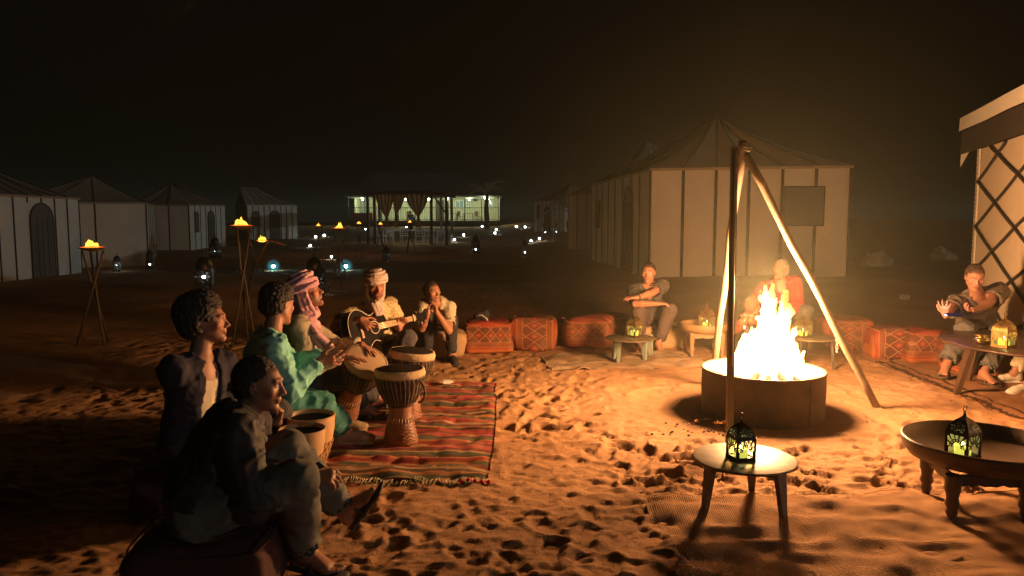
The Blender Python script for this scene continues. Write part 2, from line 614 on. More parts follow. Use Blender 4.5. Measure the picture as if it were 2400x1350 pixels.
            q4 = np.stack([cell(1, 1), cell(0, 1), cell(0, 0), cell(1, 0)], -1)
            q4[~sgn] = q4[~sgn][:, ::-1]
            Qs.append(q4)
        Q = np.concatenate(Qs)
        Q = Q[(Q >= 0).all(1)]
        return V, Q

def vnormals(V, Q):
    N = np.zeros_like(V)
    a, b, c, d = V[Q[:, 0]], V[Q[:, 1]], V[Q[:, 2]], V[Q[:, 3]]
    fn = np.cross(c - a, d - b)
    for i in range(4): np.add.at(N, Q[:, i], fn)
    return N / (np.linalg.norm(N, axis=1, keepdims=True) + 1e-9)

def smooth_mesh(V, Q, it=1, f=0.5):
    n = len(V)
    for _ in range(it):
        acc = np.zeros_like(V); cnt = np.zeros(n, np.float32)
        for i in range(4):
            j = (i + 1) % 4
            np.add.at(acc, Q[:, i], V[Q[:, j]]); np.add.at(cnt, Q[:, i], 1)
            np.add.at(acc, Q[:, j], V[Q[:, i]]); np.add.at(cnt, Q[:, j], 1)
        V = V * (1 - f) + f * acc / np.maximum(cnt, 1)[:, None]
    return V

def folds(V, N, amp, sc_=11.0, seed=0, stretch=(1, 1, 1)):
    """cloth wrinkles: warped ridged noise pushed along the normals"""
    x, y, z = V[:, 0] * stretch[0] * sc_, V[:, 1] * stretch[1] * sc_, V[:, 2] * stretch[2] * sc_
    wx = x + 0.8 * noise3(x * .5, y * .5, z * .5, seed + 1); wz = z + 0.8 * noise3(x * .5, y * .5, z * .5, seed + 2)
    r = (1 - np.abs(noise3(wx, y, wz, seed))) ** 2.4 * 1.9 - 0.7
    r2 = (1 - np.abs(noise3(wx * 2.1, y * 2.1, wz * 2.1, seed + 5))) ** 2.4 * 1.9 - 0.7
    f = 0.65 * r + 0.35 * r2 
    return V + N * (amp * f)[:, None]

def sdf_obj(name, vol, mat_, parent, origin, fold=0.0, fsc=11.0, seed=0, smooth=1, stretch=(1, 1, 1), colf=None):
    V, Q = vol.mesh()
    if smooth: V = smooth_mesh(V, Q, smooth)
    if fold:
        V = folds(V, vnormals(V, Q), fold, fsc, seed, stretch)
    cols = colf(V) if colf else None
    V = V - _v(origin)[None, :]
    return link(name, np_mesh(name, V, Q, True, cols), mat_, parent)
# ================================================================== people
def skin_mat():
    if 'skin' in MATS: return MATS['skin']
    t = NT('skin')
    a = t.n('ShaderNodeAttribute'); a.attribute_name = 'Col'
    nz = t.noise(60, 3, 0.6)
    c = t.mix(t.math('MULTIPLY', nz, 0.35), a.outputs['Color'], (0.25, 0.09, 0.05))
    t.set(t.b, 'Base Color', c)
    t.b.inputs['Roughness'].default_value = 0.48
    t.b.inputs['Specular IOR Level'].default_value = 0.35
    t.bump(t.noise(160, 3, 0.6), 0.18, 0.002)
    MATS['skin'] = t.m
    return t.m

def yawm(psi, pitch=0.0, roll=0.0):
    """psi 0 looks to +Y, 90 to +X, 180 to the camera; pitch up positive"""
    return (Matrix.Rotation(-R(psi), 3, 'Z') @ Matrix.Rotation(R(pitch), 3, 'X') @ Matrix.Rotation(R(roll), 3, 'Y'))

def ik(a, t, l1, l2, hint):
    a, t = Vector(a), Vector(t)
    d = t - a; L = d.length; Lm = (l1 + l2) * 0.995
    if L > Lm: t = a + d * (Lm / L); L = Lm
    L = max(L, abs(l1 - l2) + 0.01)
    u = d.normalized()
    x = (l1 * l1 - l2 * l2 + L * L) / (2 * L)
    h = math.sqrt(max(l1 * l1 - x * x, 0))
    hv = Vector(hint); hv = hv - u * hv.dot(u)
    if hv.length < 1e-3: hv = u.orthogonal()
    hv.normalize()
    return a + u * x + hv * h, t

def hand(v, w, d, n, side, curl=35, spread=0.25, s=1.0, thumb=0.7, nails=None):
    """w wrist, d along the palm, n out of the palm, side +-1 puts the thumb on d x n or its opposite"""
    d = Vector(d).normalized(); n = Vector(n); n = (n - d * n.dot(d)).normalized()
    sv = d.cross(n) * side
    w = Vector(w)
    offs = (0.029, 0.0095, -0.0105, -0.029)
    lens = (0.071, 0.079, 0.073, 0.057)
    curls = curl if hasattr(curl, '__len__') else (curl * 0.85, curl, curl * 1.05, curl * 1.15)
    for o, l, c in zip(offs, lens, curls):
        k = w + d * (0.088 - 0.25 * abs(o - 0.005)) * s + sv * o * s
        v.cap(w + sv * o * 0.45 * s + d * 0.012, k, 0.0145 * s, 0.0118 * s, 0.012)
        dd = (d + sv * spread * o / 0.029).normalized()
        p = k; ang = 0
        for f, rr in ((0.44, (0.0100, 0.0090)), (0.31, (0.0090, 0.0082)), (0.25, (0.0082, 0.0070))):
            ang += R(c)
            q = p + (dd * math.cos(ang) + n * math.sin(ang)) * l * f * s
            v.cap(p, q, rr[0] * s, rr[1] * s, 0.003)
            p = q
    b = w + d * 0.022 * s + sv * 0.022 * s + n * 0.006
    v.cap(w, b, 0.02 * s, 0.017 * s, 0.015)
    t1 = b + (d * 0.55 + sv * thumb + n * 0.35).normalized() * 0.046 * s
    t2 = t1 + (d * 0.8 + sv * 0.45 * thumb + n * 0.3).normalized() * 0.032 * s
    t3 = t2 + (d * 0.95 + sv * 0.2 * thumb + n * 0.35).normalized() * 0.026 * s
    v.cap(b, t1, 0.0155 * s, 0.0120 * s, 0.010); v.cap(t1, t2, 0.0115 * s, 0.0105 * s, 0.004); v.cap(t2, t3, 0.0105 * s, 0.0085 * s, 0.003)

def foot(v, a, t, up, side, s=1.0, toes=True):
    """a ankle joint, t toe direction, up away from the sole, side: +1 when the big toe lies on up x t"""
    t = Vector(t).normalized(); up = Vector(up); up = (up - t * up.dot(t)).normalized()
    sv = t.cross(up) * side                                          # towards the little toe
    a = Vector(a)
    heel = a - t * 0.035 * s - up * 0.045 * s
    v.cap(a, heel, 0.036 * s, 0.032 * s, 0.03)
    for o, r1, r2 in ((-0.018, 0.034, 0.021), (0.020, 0.030, 0.017)):
        v.cap(a + sv * o * 0.4 * s + t * 0.01 - up * 0.012, a + t * 0.125 * s - up * 0.058 * s + sv * o * s, r1 * s, r2 * s, 0.03)
    v.cap(heel, a + t * 0.11 * s - up * 0.062 * s + sv * 0.012, 0.024 * s, 0.018 * s, 0.03)
    if toes:
        for i, (o, l, r_) in enumerate(((-0.030, 0.052, 0.0135), (-0.011, 0.052, 0.0095), (0.005, 0.046, 0.0090), (0.020, 0.038, 0.0088), (0.034, 0.028, 0.0085))):
            b = a + t * (0.128 - 0.25 * max(o, 0)) * s - up * 0.062 * s + sv * o * s
            v.cap(b, b + (t * l + up * 0.004) * s, r_ * 1.1 * s, r_ * s, 0.006)
    return heel, a + t * 0.19 * s - up * 0.075 * s, sv, up

def sandal(root, name, a, t, up, side, matS, org, s=1.0, strap='thong'):
    t = Vector(t).normalized(); up = Vector(up); up = (up - t * up.dot(t)).normalized()
    sv = t.cross(up) * side; a = Vector(a)
    M = Matrix((tuple(sv), tuple(t), tuple(up))).transposed()
    c = a + t * 0.068 * s - up * 0.088 * s
    lo = c - Vector((.2, .2, .2)); hi = c + Vector((.2, .2, .2))
    v = Vol(lo, hi, 0.0055)
    v.box(c + t * 0.055 * s, (0.048 * s, 0.085 * s, 0.009), M, 0.009, 0.01)
    v.box(c - t * 0.07 * s, (0.036 * s, 0.07 * s, 0.009), M, 0.009, 0.03)
    v.ell(c + t * 0.12 * s, (0.048 * s, 0.035 * s, 0.009), M, 0.01)
    if strap == 'thong':
        b = c + t * 0.085 * s - sv * 0.018 + up * 0.012
        for sd in (-1, 1):
            v.cap(b + up * 0.022, a + t * 0.06 * s - up * 0.036 * s + sv * sd * 0.036, 0.006, 0.007, 0.003)
            v.cap(a + t * 0.06 * s - up * 0.036 * s + sv * sd * 0.036, c + sv * sd * 0.036 + t * -0.01, 0.007, 0.007, 0.003)
    else:
        for q, rr in ((0.10, 0.040), (0.055, 0.045), (0.01, 0.050)):
            pts = [c + t * q * s + sv * math.cos(ang) * 0.046 * s + up * math.sin(ang) * (0.030 + (0.10 - q) * 0.38) * s for ang in np.linspace(0, PI, 8)]
            for p0, p1 in zip(pts, pts[1:]): v.cap(p0, p1, 0.0075, 0.0075, 0.0)
    return sdf_obj(name, v, matS, root, org, smooth=1)

HP = {}                                                              # head primitives
def head(v, c, M, o):
    def W(x, y, z): return Vector(c) + M @ Vector((x, y, z))
    s = o.get('hs', 1.0)
    def e(p, r, k=0.02, op='u', m2=None): v.ell(W(*[q * s for q in p]), [q * s for q in r], (M @ m2) if m2 else M, k, op)
    def cp(a, b, r1, r2, k=0.01, op='u'): v.cap(W(*[q * s for q in a]), W(*[q * s for q in b]), r1 * s, r2 * s, k, op)
    fat = o.get('fat', 1.0)
    e((0, -0.012, 0.030), (0.074, 0.094, 0.088))
    e((0, 0.020, 0.010), (0.066, 0.074, 0.085), 0.02)
    e((0, 0.030, -0.045), (0.054 * fat, 0.060, 0.062), 0.025)
    cp((-0.046 * fat, 0.005, -0.050), (-0.014, 0.070, -0.092), 0.018, 0.016, 0.025)
    cp((0.046 * fat, 0.005, -0.050), (0.014, 0.070, -0.092), 0.018, 0.016, 0.025)
    e((0, 0.078, -0.096), (0.020, 0.017, 0.016), 0.015)
    for sd in (-1, 1):
        e((sd * 0.046, 0.062, -0.014), (0.022 * fat, 0.020, 0.018), 0.02)          # cheekbone
        e((sd * 0.031, 0.096, 0.016), (0.019, 0.016, 0.0125), 0.012, 's')          # eye socket
        e((sd * 0.031, 0.0755, 0.0145), (0.0135, 0.0130, 0.0120), 0.002)            # eyeball and lids
        cp((sd * 0.014, 0.0935, 0.033), (sd * 0.048, 0.080, 0.034), 0.0075, 0.0065, 0.012)   # brow
        e((sd * 0.0125, 0.1010, -0.030), (0.0090, 0.0100, 0.0078), 0.006)           # nostril wing
        # ear
        m2 = Matrix.Rotation(R(sd * -22), 3, 'Z')
        e((sd * 0.076, -0.008, -0.002), (0.0075, 0.019, 0.031), 0.006, 'u', m2)
        e((sd * 0.0835, -0.001, 0.000), (0.0060, 0.010, 0.017), 0.004, 's', m2)
    cp((0, 0.088, 0.022), (0, 0.1115, -0.022), 0.0078, 0.0098, 0.010)
    e((0, 0.1135, -0.027), (0.0098, 0.0105, 0.0088), 0.006)
    mo = o.get('mouth', 0.0)
    e((0, 0.087, -0.052), (0.026, 0.014, 0.012), 0.012)
    if mo > 0:
        e((0, 0.094, -0.062 - 0.006 * mo), (0.017, 0.016, 0.004 + 0.010 * mo), 0.004, 's')
        e((0, 0.089, -0.0605 + 0.000 * mo), (0.015, 0.009, 0.0035), 0.001)                              # teeth
    cp((-0.017, 0.0945, -0.0545), (0.017, 0.0945, -0.0545), 0.0048, 0.0048, 0.004)
    cp((-0.015, 0.0930 - .004 * mo, -0.0655 - 0.014 * mo), (0.015, 0.0930 - .004 * mo, -0.0655 - 0.014 * mo), 0.0056, 0.0056, 0.004)
    v.cap(W(-0.018 * s, 0.101 * s, -0.0600 * s), W(0.018 * s, 0.101 * s, -0.0600 * s), 0.0025 * s, 0.0025 * s, 0.003, 's') if mo <= 0 else None

def head_cols(V, c, M, o, base):
    s = o.get('hs', 1.0)
    L = (V - _v(c)[None, :]) @ np.array(M, np.float32) / s
    x, y, z = L[:, 0], L[:, 1], L[:, 2]
    near = (np.abs(x) < 0.1) & (np.abs(y) < 0.14) & (np.abs(z) < 0.15)
    C = np.repeat(np.array([base], np.float32), len(V), 0)
    def blend(m, col, k=1.0):
        m = (np.clip(m, 0, 1) * near * k)[:, None]
        C[:] = C * (1 - m) + np.array([col], np.float32) * m
    ax = np.abs(x)
    front = (y > 0.045)
    b = np.array(base)
    blend(sstep(0.03, 0.0, np.abs(z + 0.012)) * sstep(0.02, 0.05, ax) * front, b * (1.1, 0.85, 0.8), 0.5)
    beard = o.get('beard', 0.0)
    if beard > 0:
        bm = np.maximum(sstep(-0.045, -0.065, z), sstep(0.045, 0.058, ax) * sstep(-0.01, -0.04, z)) * sstep(0.0, 0.02, y)
        bm = np.maximum(bm, np.exp(-((z + 0.0445) / 0.0055) ** 2) * (ax < 0.030) * front)
        lips = (ax < 0.019) * (np.abs(z + 0.0605) < 0.011) * front
        blend(bm * (1 - lips) * (0.75 + 0.25 * noise3(x * 300, y * 300, z * 300, 4)), o.get('beardcol', (0.025, 0.017, 0.013)), beard)
    mo = o.get('mouth', 0.0)
    lip = (((ax / 0.021) ** 2 + ((z + 0.0605 + 0.006 * mo) / (0.0105 + 0.009 * mo)) ** 2) < 1) * front
    blend(lip * 1.0, b * (0.95, 0.50, 0.50), 0.75)
    if mo > 0:
        blend((((ax / 0.017) ** 2 + ((z + 0.064 + 0.004 * mo) / (0.005 + 0.008 * mo)) ** 2) < 1) * (y < 0.0925) * front * 1.0, (0.03, 0.008, 0.006), 0.95)
        blend((ax < 0.0145) * (np.abs(z + 0.0605) < 0.0035) * front * (y < 0.0985) * 1.0, (0.70, 0.64, 0.52), 0.9)
    brow = np.exp(-((z - 0.0355 + 0.0015 * np.cos(ax / 0.03 * 3)) / 0.0042) ** 2) * sstep(0.008, 0.014, ax) * sstep(0.056, 0.046, ax) * front
    blend(brow, o.get('browcol', (0.02, 0.013, 0.01)), o.get('brow', 0.9))
    ex, ez = ax - 0.031, z - 0.0135
    eye = ((ex / 0.0125) ** 2 + (ez / (0.0050 * o.get('eye', 1.0))) ** 2)
    blend(sstep(1.9, 1.0, eye) * (y > 0.07), b * 0.35, 0.8)
    blend((eye < 0.95) * (y > 0.07) * 1.0, (0.55, 0.50, 0.45), 1.0)
    blend(((ex - o.get('look', 0) * np.sign(x) * 1.0) ** 2 + ez ** 2 < 0.0048 ** 2) * (eye < 0.95) * (y > 0.07) * 1.0, (0.015, 0.009, 0.006), 1.0)
    blend((np.abs(ax - 0.006) < 0.0035) * (np.abs(z + 0.0345) < 0.003) * (y > 0.095) * 1.0, (0.03, 0.012, 0.01), 0.8)
    # under the hair
    if o.get('scalp', True):
        blend(sstep(0.0, 0.02, (z - 0.062) + np.clip(-(y - 0.03), 0, 1) * 1.2) * (ax < 0.074), o.get('haircol', (0.02, 0.014, 0.01)), o.get('scalpk', 0.85))
    return C

def hair(root, o, c, M, org, kind, m, h=0.006):
    s = o.get('hs', 1.0)
    def W(x, y, z): return Vector(c) + M @ (Vector((x, y, z)) * s)
    v = Vol(Vector(c) - Vector((.24, .24, .24)), Vector(c) + Vector((.24, .24, .24)), h)
    def e(p, r, k=0.02, op='u'): v.ell(W(*p), [q * s for q in r], M, k, op)
    fold, fs, nm = 0.006, 60.0, 'hair'
    if kind == 'afro':
        e((0, -0.045, 0.062), (0.118, 0.122, 0.108)); e((0, -0.055, 0.0), (0.106, 0.098, 0.09)); e((0, -0.005, 0.110), (0.088, 0.075, 0.062), 0.03)
        e((0, 0.100, -0.002), (0.074, 0.082, 0.086), 0.015, 's'); e((0, 0.04, -0.09), (0.11, 0.10, 0.085), 0.01, 's')
        for sd in (-1, 1): e((sd * 0.105, 0.012, -0.014), (0.055, 0.032, 0.040), 0.01, 's')
        fold, fs = 0.011, 62.0
    elif kind == 'curly':
        e((0, -0.02, 0.058), (0.092, 0.106, 0.084)); e((0, -0.05, 0.0), (0.084, 0.075, 0.075)); e((0.0, 0.025, 0.100), (0.072, 0.055, 0.042), 0.03)
        e((0, 0.098, -0.004), (0.070, 0.076, 0.080), 0.015, 's'); e((0, 0.05, -0.09), (0.11, 0.10, 0.085), 0.01, 's')
        for sd in (-1, 1): e((sd * 0.085, 0.008, -0.012), (0.03, 0.026, 0.036), 0.01, 's')
        fold, fs = 0.010, 66.0
    elif kind in ('short', 'grey', 'back'):
        top = 0.099 if kind == 'short' else 0.096
        e((0, -0.017, 0.032), (0.0775, 0.0985, top - .003)); e((0, -0.045, -0.015), (0.072, 0.062, 0.060), 0.02)
        hl = {'short': 0.012, 'grey': 0.026, 'back': 0.022}[kind]
        e((0, 0.100, -0.010 + hl), (0.078, 0.080, 0.088), 0.012, 's'); e((0, 0.07, -0.09), (0.11, 0.11, 0.088), 0.01, 's')
        for sd in (-1, 1): e((sd * 0.086, 0.006, -0.012), (0.022, 0.026, 0.036), 0.006, 's')
        fold, fs = (0.007, 50.0) if kind != 'short' else (0.005, 70.0)
    elif kind == 'bun':
        e((0, -0.016, 0.036), (0.080, 0.100, 0.094)); e((0, -0.045, -0.01), (0.074, 0.064, 0.065), 0.02)
        e((0, 0.100, 0.006), (0.074, 0.078, 0.088), 0.012, 's'); e((0, 0.07, -0.09), (0.11, 0.11, 0.088), 0.01, 's')
        e((0, -0.125, 0.03), (0.042, 0.036, 0.040), 0.01)
        fold, fs = 0.003, 40.0
    elif kind == 'cap':
        nm = 'flat_cap'
        v.ell(W(0, -0.012, 0.042), [q * s for q in (0.090, 0.112, 0.088)], M, 0.02, 'u', zmin=-0.006)
        v.box(W(0, 0.118, 0.046), (0.062, 0.042, 0.006), M, 0.006, 0.012)
        v.torus(W(0, -0.012, 0.040), M, 0.092, 0.007, 0.96, 1.18, 0.004)
        fold, fs = 0.002, 30.0
    elif kind == 'turban':
        nm = 'turban'
        rr = random.Random(o.get('tseed', 1)); tw = o.get('twist', 12)
        e((0, -0.015, 0.085), (0.098, 0.112, 0.078))
        for i in range(12):
            q = i / 11.0
            tl = R(rr.uniform(-tw, tw)) * (1 - .5 * q); tr = R(rr.uniform(-tw, tw)); zc = 0.046 + 0.105 * q
            T = M @ Matrix.Rotation(tl + R(7), 3, 'X') @ Matrix.Rotation(tr, 3, 'Y')
            rad = 0.104 * math.sqrt(max(0.06, 1 - (max(0, q - .12) / 0.97) ** 2.6))
            v.torus(W(0, -0.014, zc), T, rad, (0.0170, 0.0105), 0.98, 1.10, 0.0025)
        e((0.0, 0.0, 0.150), (0.050, 0.056, 0.022), 0.01)
        e((0, 0.10, -0.028), (0.062, 0.085, 0.062), 0.004, 's'); 
        # cloth coming down over the ears and back of the neck
        for sd in (-1, 1):
            for q in range(3):
                v.cap(W(sd * 0.080, 0.018 - 0.026 * q, 0.06), W(sd * (0.074 + 0.004 * q), 0.012 - 0.03 * q, -0.075), 0.0155, 0.016, 0.004)
                v.cap(W(sd * (0.074 + 0.004 * q), 0.012 - 0.03 * q, -0.075), W(sd * 0.045, 0.02 - 0.035 * q, -0.15), 0.016, 0.018, 0.006)
        e((0, -0.07, -0.04), (0.07, 0.045, 0.10), 0.02)
        fold, fs = 0.0035, 26.0
    return sdf_obj(nm, v, m, root, org, fold, fs, 3, 1)

def person(label, o, group=None):
    pel, nk = Vector(o['pelvis']), Vector(o['neck'])
    base = Vector((pel.x, pel.y, gz(pel.x, pel.y)))
    root = thing('person', label, 'person', base, 0, group)
    M0 = yawm(o['face'])
    f0 = M0 @ Vector((0, 1, 0))
    u = (nk - pel).normalized()
    f = (f0 - u * f0.dot(u)).normalized(); r = f.cross(u)
    MT = Matrix((tuple(r), tuple(f), tuple(u))).transposed()
    T = (nk - pel).length
    sl = o.get('slouch', 0.03)
    def TP(t, fx=0.0, rx=0.0): return pel + u * (T * t) + f * (fx - sl * math.sin(PI * t)) + r * rx
    MH = yawm(*o['head'])
    hc = Vector(o['headc']) if 'headc' in o else nk + u * 0.07 + Vector((0, 0, 0.10)) + MH @ Vector((0, 0.025, 0))
    B = o.get('build', 1.0)
    female = o.get('female', False)
    shw = 0.150 if female else 0.172 * B
    sh = {1: nk - u * 0.045 + r * shw + Vector(o.get('shR', (0, 0, 0))), -1: nk - u * 0.045 - r * shw + Vector(o.get('shL', (0, 0, 0)))}
    hp = {1: pel + r * 0.09, -1: pel - r * 0.09}
    la, lb, lt, ls = (0.285, 0.255, 0.42, 0.42)
    A, Lg = {}, {}
    for sd, nm in ((1, 'armR'), (-1, 'armL')):
        a = o[nm]
        el, wr = ik(sh[sd], a['w'], la, lb, a['hint'])
        A[sd] = (sh[sd], el, wr, a)
    for sd, nm in ((1, 'legR'), (-1, 'legL')):
        l = o[nm]
        kn, an = ik(hp[sd], l['a'], lt, ls, l['hint'])
        Lg[sd] = (hp[sd], kn, an, l)
    pts = [pel, nk, hc] + [p for q in list(A.values()) + list(Lg.values()) for p in q[:3]]
    lo = Vector([min(p[i] for p in pts) - 0.26 for i in range(3)]); hi = Vector([max(p[i] for p in pts) + 0.26 for i in range(3)])
    h = o.get('vox', 0.005)
    # ---------- body
    v = Vol(lo, hi, h)
    v.ell(TP(0.0), (0.160 * B, 0.115 * B, 0.105), MT, 0.04)
    v.ell(TP(0.35, 0.012), (0.135 * B, 0.105 * B, 0.15), MT, 0.05)
    v.ell(TP(0.72, 0.010), (0.155 * B, 0.108 * B, 0.165), MT, 0.05)
    for sd in (1, -1):
        s_, el, wr, a = A[sd]
        v.cap(nk - u * 0.02 + r * sd * 0.03, s_, 0.048, 0.055 * B, 0.03)
        v.cap(s_, el, 0.052 * B, 0.040, 0.02)
        fm = el + (wr - el) * 0.3
        v.cap(el, fm, 0.040, 0.041, 0.015); v.cap(fm, wr, 0.041, 0.026, 0.015)
        hd, hn = a.get('hd') or (wr - el), a.get('hn', (0, 0, -1))
        hand(v, wr, hd, hn, a.get('ts', sd), a.get('curl', 30), a.get('spread', 0.3), o.get('hands', 1.0), a.get('thumb', 0.7))
        s_, kn, an, l = Lg[sd]
        v.cap(s_, kn, 0.082 * B, 0.055, 0.03)
        cm = kn + (an - kn) * 0.35 
        v.cap(kn, cm, 0.055, 0.052, 0.015); v.cap(cm, an, 0.052, 0.034, 0.015)
        tv = Vector(l['toe']).normalized(); up = Vector(l['up']) if 'up' in l else (kn - an)
        foot(v, an, tv, up, sd, 1.0, o.get('toes', True))
    v.cap(nk - u * 0.03, hc + MH @ Vector((0, -0.022, -0.055)), 0.060 * (0.85 if female else 1), 0.052 * (0.85 if female else 1), 0.025)
    head(v, hc, MH, o)
    base_c = o.get('skin', (0.36, 0.19, 0.12))
    V, Q = v.mesh()
    V = smooth_mesh(V, Q, 1, 0.3)
    C = head_cols(V, hc, MH, o, base_c)
    link('body', np_mesh('body', V - _v(base)[None, :], Q, True, C), skin_mat(), root)
    # ---------- trousers
    th = o.get('leg_in', 0.016)
    v = Vol(lo, hi, max(0.0115, h * 1.4))
    v.ell(TP(0.02), (0.170 * B, 0.128 * B, 0.115), MT, 0.04)
    v.ell(TP(0.18), (0.155 * B, 0.120 * B, 0.10), MT, 0.04)
    pe = o.get('pant_end', 0.93)
    for sd in (1, -1):
        s_, kn, an, l = Lg[sd]
        v.cap(s_, kn, 0.088 * B + th, 0.060 + th, 0.04)
        v.cap(kn, kn + (an - kn) * pe, 0.060 + th, o.get('cuff', 0.048) + th * 0.8, 0.02, flat=True)
        v.cap(kn + (an - kn) * (pe - 0.04), kn + (an - kn) * (pe + 0.08), o.get('cuff', 0.048) + th * 0.8 - 0.007, None, 0.0, 's', flat=True)
    sdf_obj('trousers', v, o['trousers'], root, base, o.get('pfold', 0.007) * 1.35, 9.0, o.get('seed', 1), 1)
    # ---------- top
    ti = o.get('top_in', 0.014)
    def top(name, m, sleeve, inn, fold, lowt=-0.02, fs=9.0, neck=1.0, zip_=False):
        v = Vol(lo, hi, max(0.009, h * 1.3))
        v.ell(TP(0.10), (0.160 * B + inn, 0.118 * B + inn, 0.12), MT, 0.04)
        v.ell(TP(0.35, 0.012), (0.140 * B + inn, 0.108 * B + inn, 0.16), MT, 0.05)
        v.ell(TP(0.72, 0.010), (0.157 * B + inn, 0.110 * B + inn, 0.165 + inn), MT, 0.05)
        for sd in (1, -1):
            s_, el, wr, a = A[sd]
            v.cap(nk - u * 0.035 + r * sd * 0.05, s_, 0.048 + inn * .7, 0.056 * B + inn, 0.03)
            if sleeve == 'long':
                v.cap(s_, el, 0.055 * B + inn, 0.046 + inn, 0.02)
                v.cap(el, el + (wr - el) * 0.90, 0.046 + inn, 0.033 + inn * 0.8, 0.02, flat=True)
            elif sleeve == 'short':
                e2 = s_ + (el - s_) * 0.72
                v.cap(s_, e2, 0.057 * B + inn, 0.056 + inn * 1.3, 0.02, flat=True)
                v.cap(e2 - (el - s_) * 0.12, e2 + (el - s_) * 0.2, 0.047 + inn * 1.2, None, 0.0, 's', flat=True)
        nb = hc + MH @ Vector((0, -0.022, -0.055))
        v.cap(nk - u * 0.035 + f * 0.012, nb, 0.067 * neck, 0.080 * neck, 0.01, 's')
        v.ell(nk - u * 0.05 + f * 0.085, (0.055 * neck, 0.055, o.get('vneck', 0.055)), MT, 0.01, 's')
        if zip_:
            v.ell(TP(0.55, 0.16), (0.062, 0.11, 0.32), MT, 0.01, 's')
        return sdf_obj(name, v, m, root, base, fold * 1.35, fs + 2, o.get('seed', 1) + 7, 1)
    if 'under' in o:
        keep = o.get('vneck'); o['vneck'] = 0.045
        top('undershirt', o['under'], None, ti * 0.3, 0.003); o['vneck'] = keep or 0.055
        top(o['topname'], o['top'], o['sleeve'], ti + 0.008, o.get('tfold', 0.008), zip_=True, neck=1.12)
    else:
        top(o.get('topname', 'shirt'), o['top'], o['sleeve'], ti, o.get('tfold', 0.007))
    # ---------- hair, headwear, shoes, scarf
    if o.get('hair'): hair(root, o, hc, MH, base, o['hair'], o['hairmat'], 0.006)
    if o.get('cap'): hair(root, o, hc, MH, base, 'cap', o['capmat'], 0.006)
    if 'scarf' in o:
        v = Vol(lo, hi, 0.007)
        rr = random.Random(4)
        nb = hc + MH @ Vector((0, -0.02, -0.10))
        ax_ = (nb - nk).normalized()
        for i in range(6):
            T_ = MT @ Matrix.Rotation(R(rr.uniform(-14, 20)), 3, 'X') @ Matrix.Rotation(R(rr.uniform(-16, 16)), 3, 'Y')
            v.torus(nk + f * 0.015 + u * (-0.02 + 0.017 * i), T_, 0.088 - 0.004 * i, (0.026, 0.017), 1.0, 1.0, 0.005)
        for tl in o['scarf']:
            n = len(tl)
            for a_, b_ in zip(tl, tl[1:]):
                for off in (-0.026, 0.0, 0.026):
                    v.cap(a_ + r * off + f * 0.010 * math.cos(off * 90), b_ + r * off, 0.018, 0.018, 0.004)
        sdf_obj('scarf', v, o['scarfmat'], root, base, 0.006, 16.0, 5, 1, stretch=(1, 1, 0.5))
    for sd in (1, -1):
        s_, kn, an, l = Lg[sd]
        tv = Vector(l['toe']).normalized(); up = Vector(l['up']) if 'up' in l else (kn - an)
        sh_ = o.get('shoe', 'thong')
        if sh_ in ('thong', 'strap'):
            sandal(root, 'sandal', an, tv, up, sd, o['shoemat'], base, 1.0, sh_)
        elif sh_ == 'shoe':
            up = (up - tv * up.dot(tv)).normalized()
            v = Vol(an - Vector((.28, .28, .2)), an + Vector((.28, .28, .2)), 0.007)
            sv = tv.cross(up) * sd
            MS = Matrix((tuple(sv), tuple(tv), tuple(up))).transposed()
            v.cap(an - tv * 0.03 - up * 0.03, an + tv * 0.13 - up * 0.05, 0.045, 0.040, 0.02)
            v.cap(an - up * 0.0 - tv * .01, an - tv * 0.03 - up * 0.05, 0.045, 0.042, 0.02)
            v.ell(an + tv * 0.15 - up * 0.058, (0.046, 0.075, 0.032), MS, 0.02)
            v.box(an + tv * 0.068 - up * 0.088, (0.048, 0.145, 0.011), MS, 0.011, 0.004)
            sdf_obj('shoe', v, o['shoemat'], root, base, 0.002, 14.0)
    o['_'] = dict(root=root, base=base, hc=hc, MH=MH, MT=MT, A=A, L=Lg, f=f, r=r, u=u)
    return root
# ================================================================== fire pit, tripod, flames
STEEL = mat('rusty_steel', (0.045, 0.038, 0.032), (0.12, 0.085, 0.055), 5, 0.7, 0.35, 0.25, 30, 0.004)
STEEL_IN = mat('ash_coated_steel', (0.42, 0.33, 0.24), (0.24, 0.17, 0.12), 9, 0.85, 0.0, 0.5, 40, 0.01)
IRON = mat('black_iron', (0.035, 0.033, 0.03), (0.06, 0.05, 0.045), 12, 0.5, 0.7, 0.15, 60, 0.003)
POLE = mat('weathered_pole', (0.24, 0.19, 0.14), (0.15, 0.115, 0.08), 7, 0.55, 0.1, 0.3, 25, 0.004, stretch=(1, 1, 0.2))

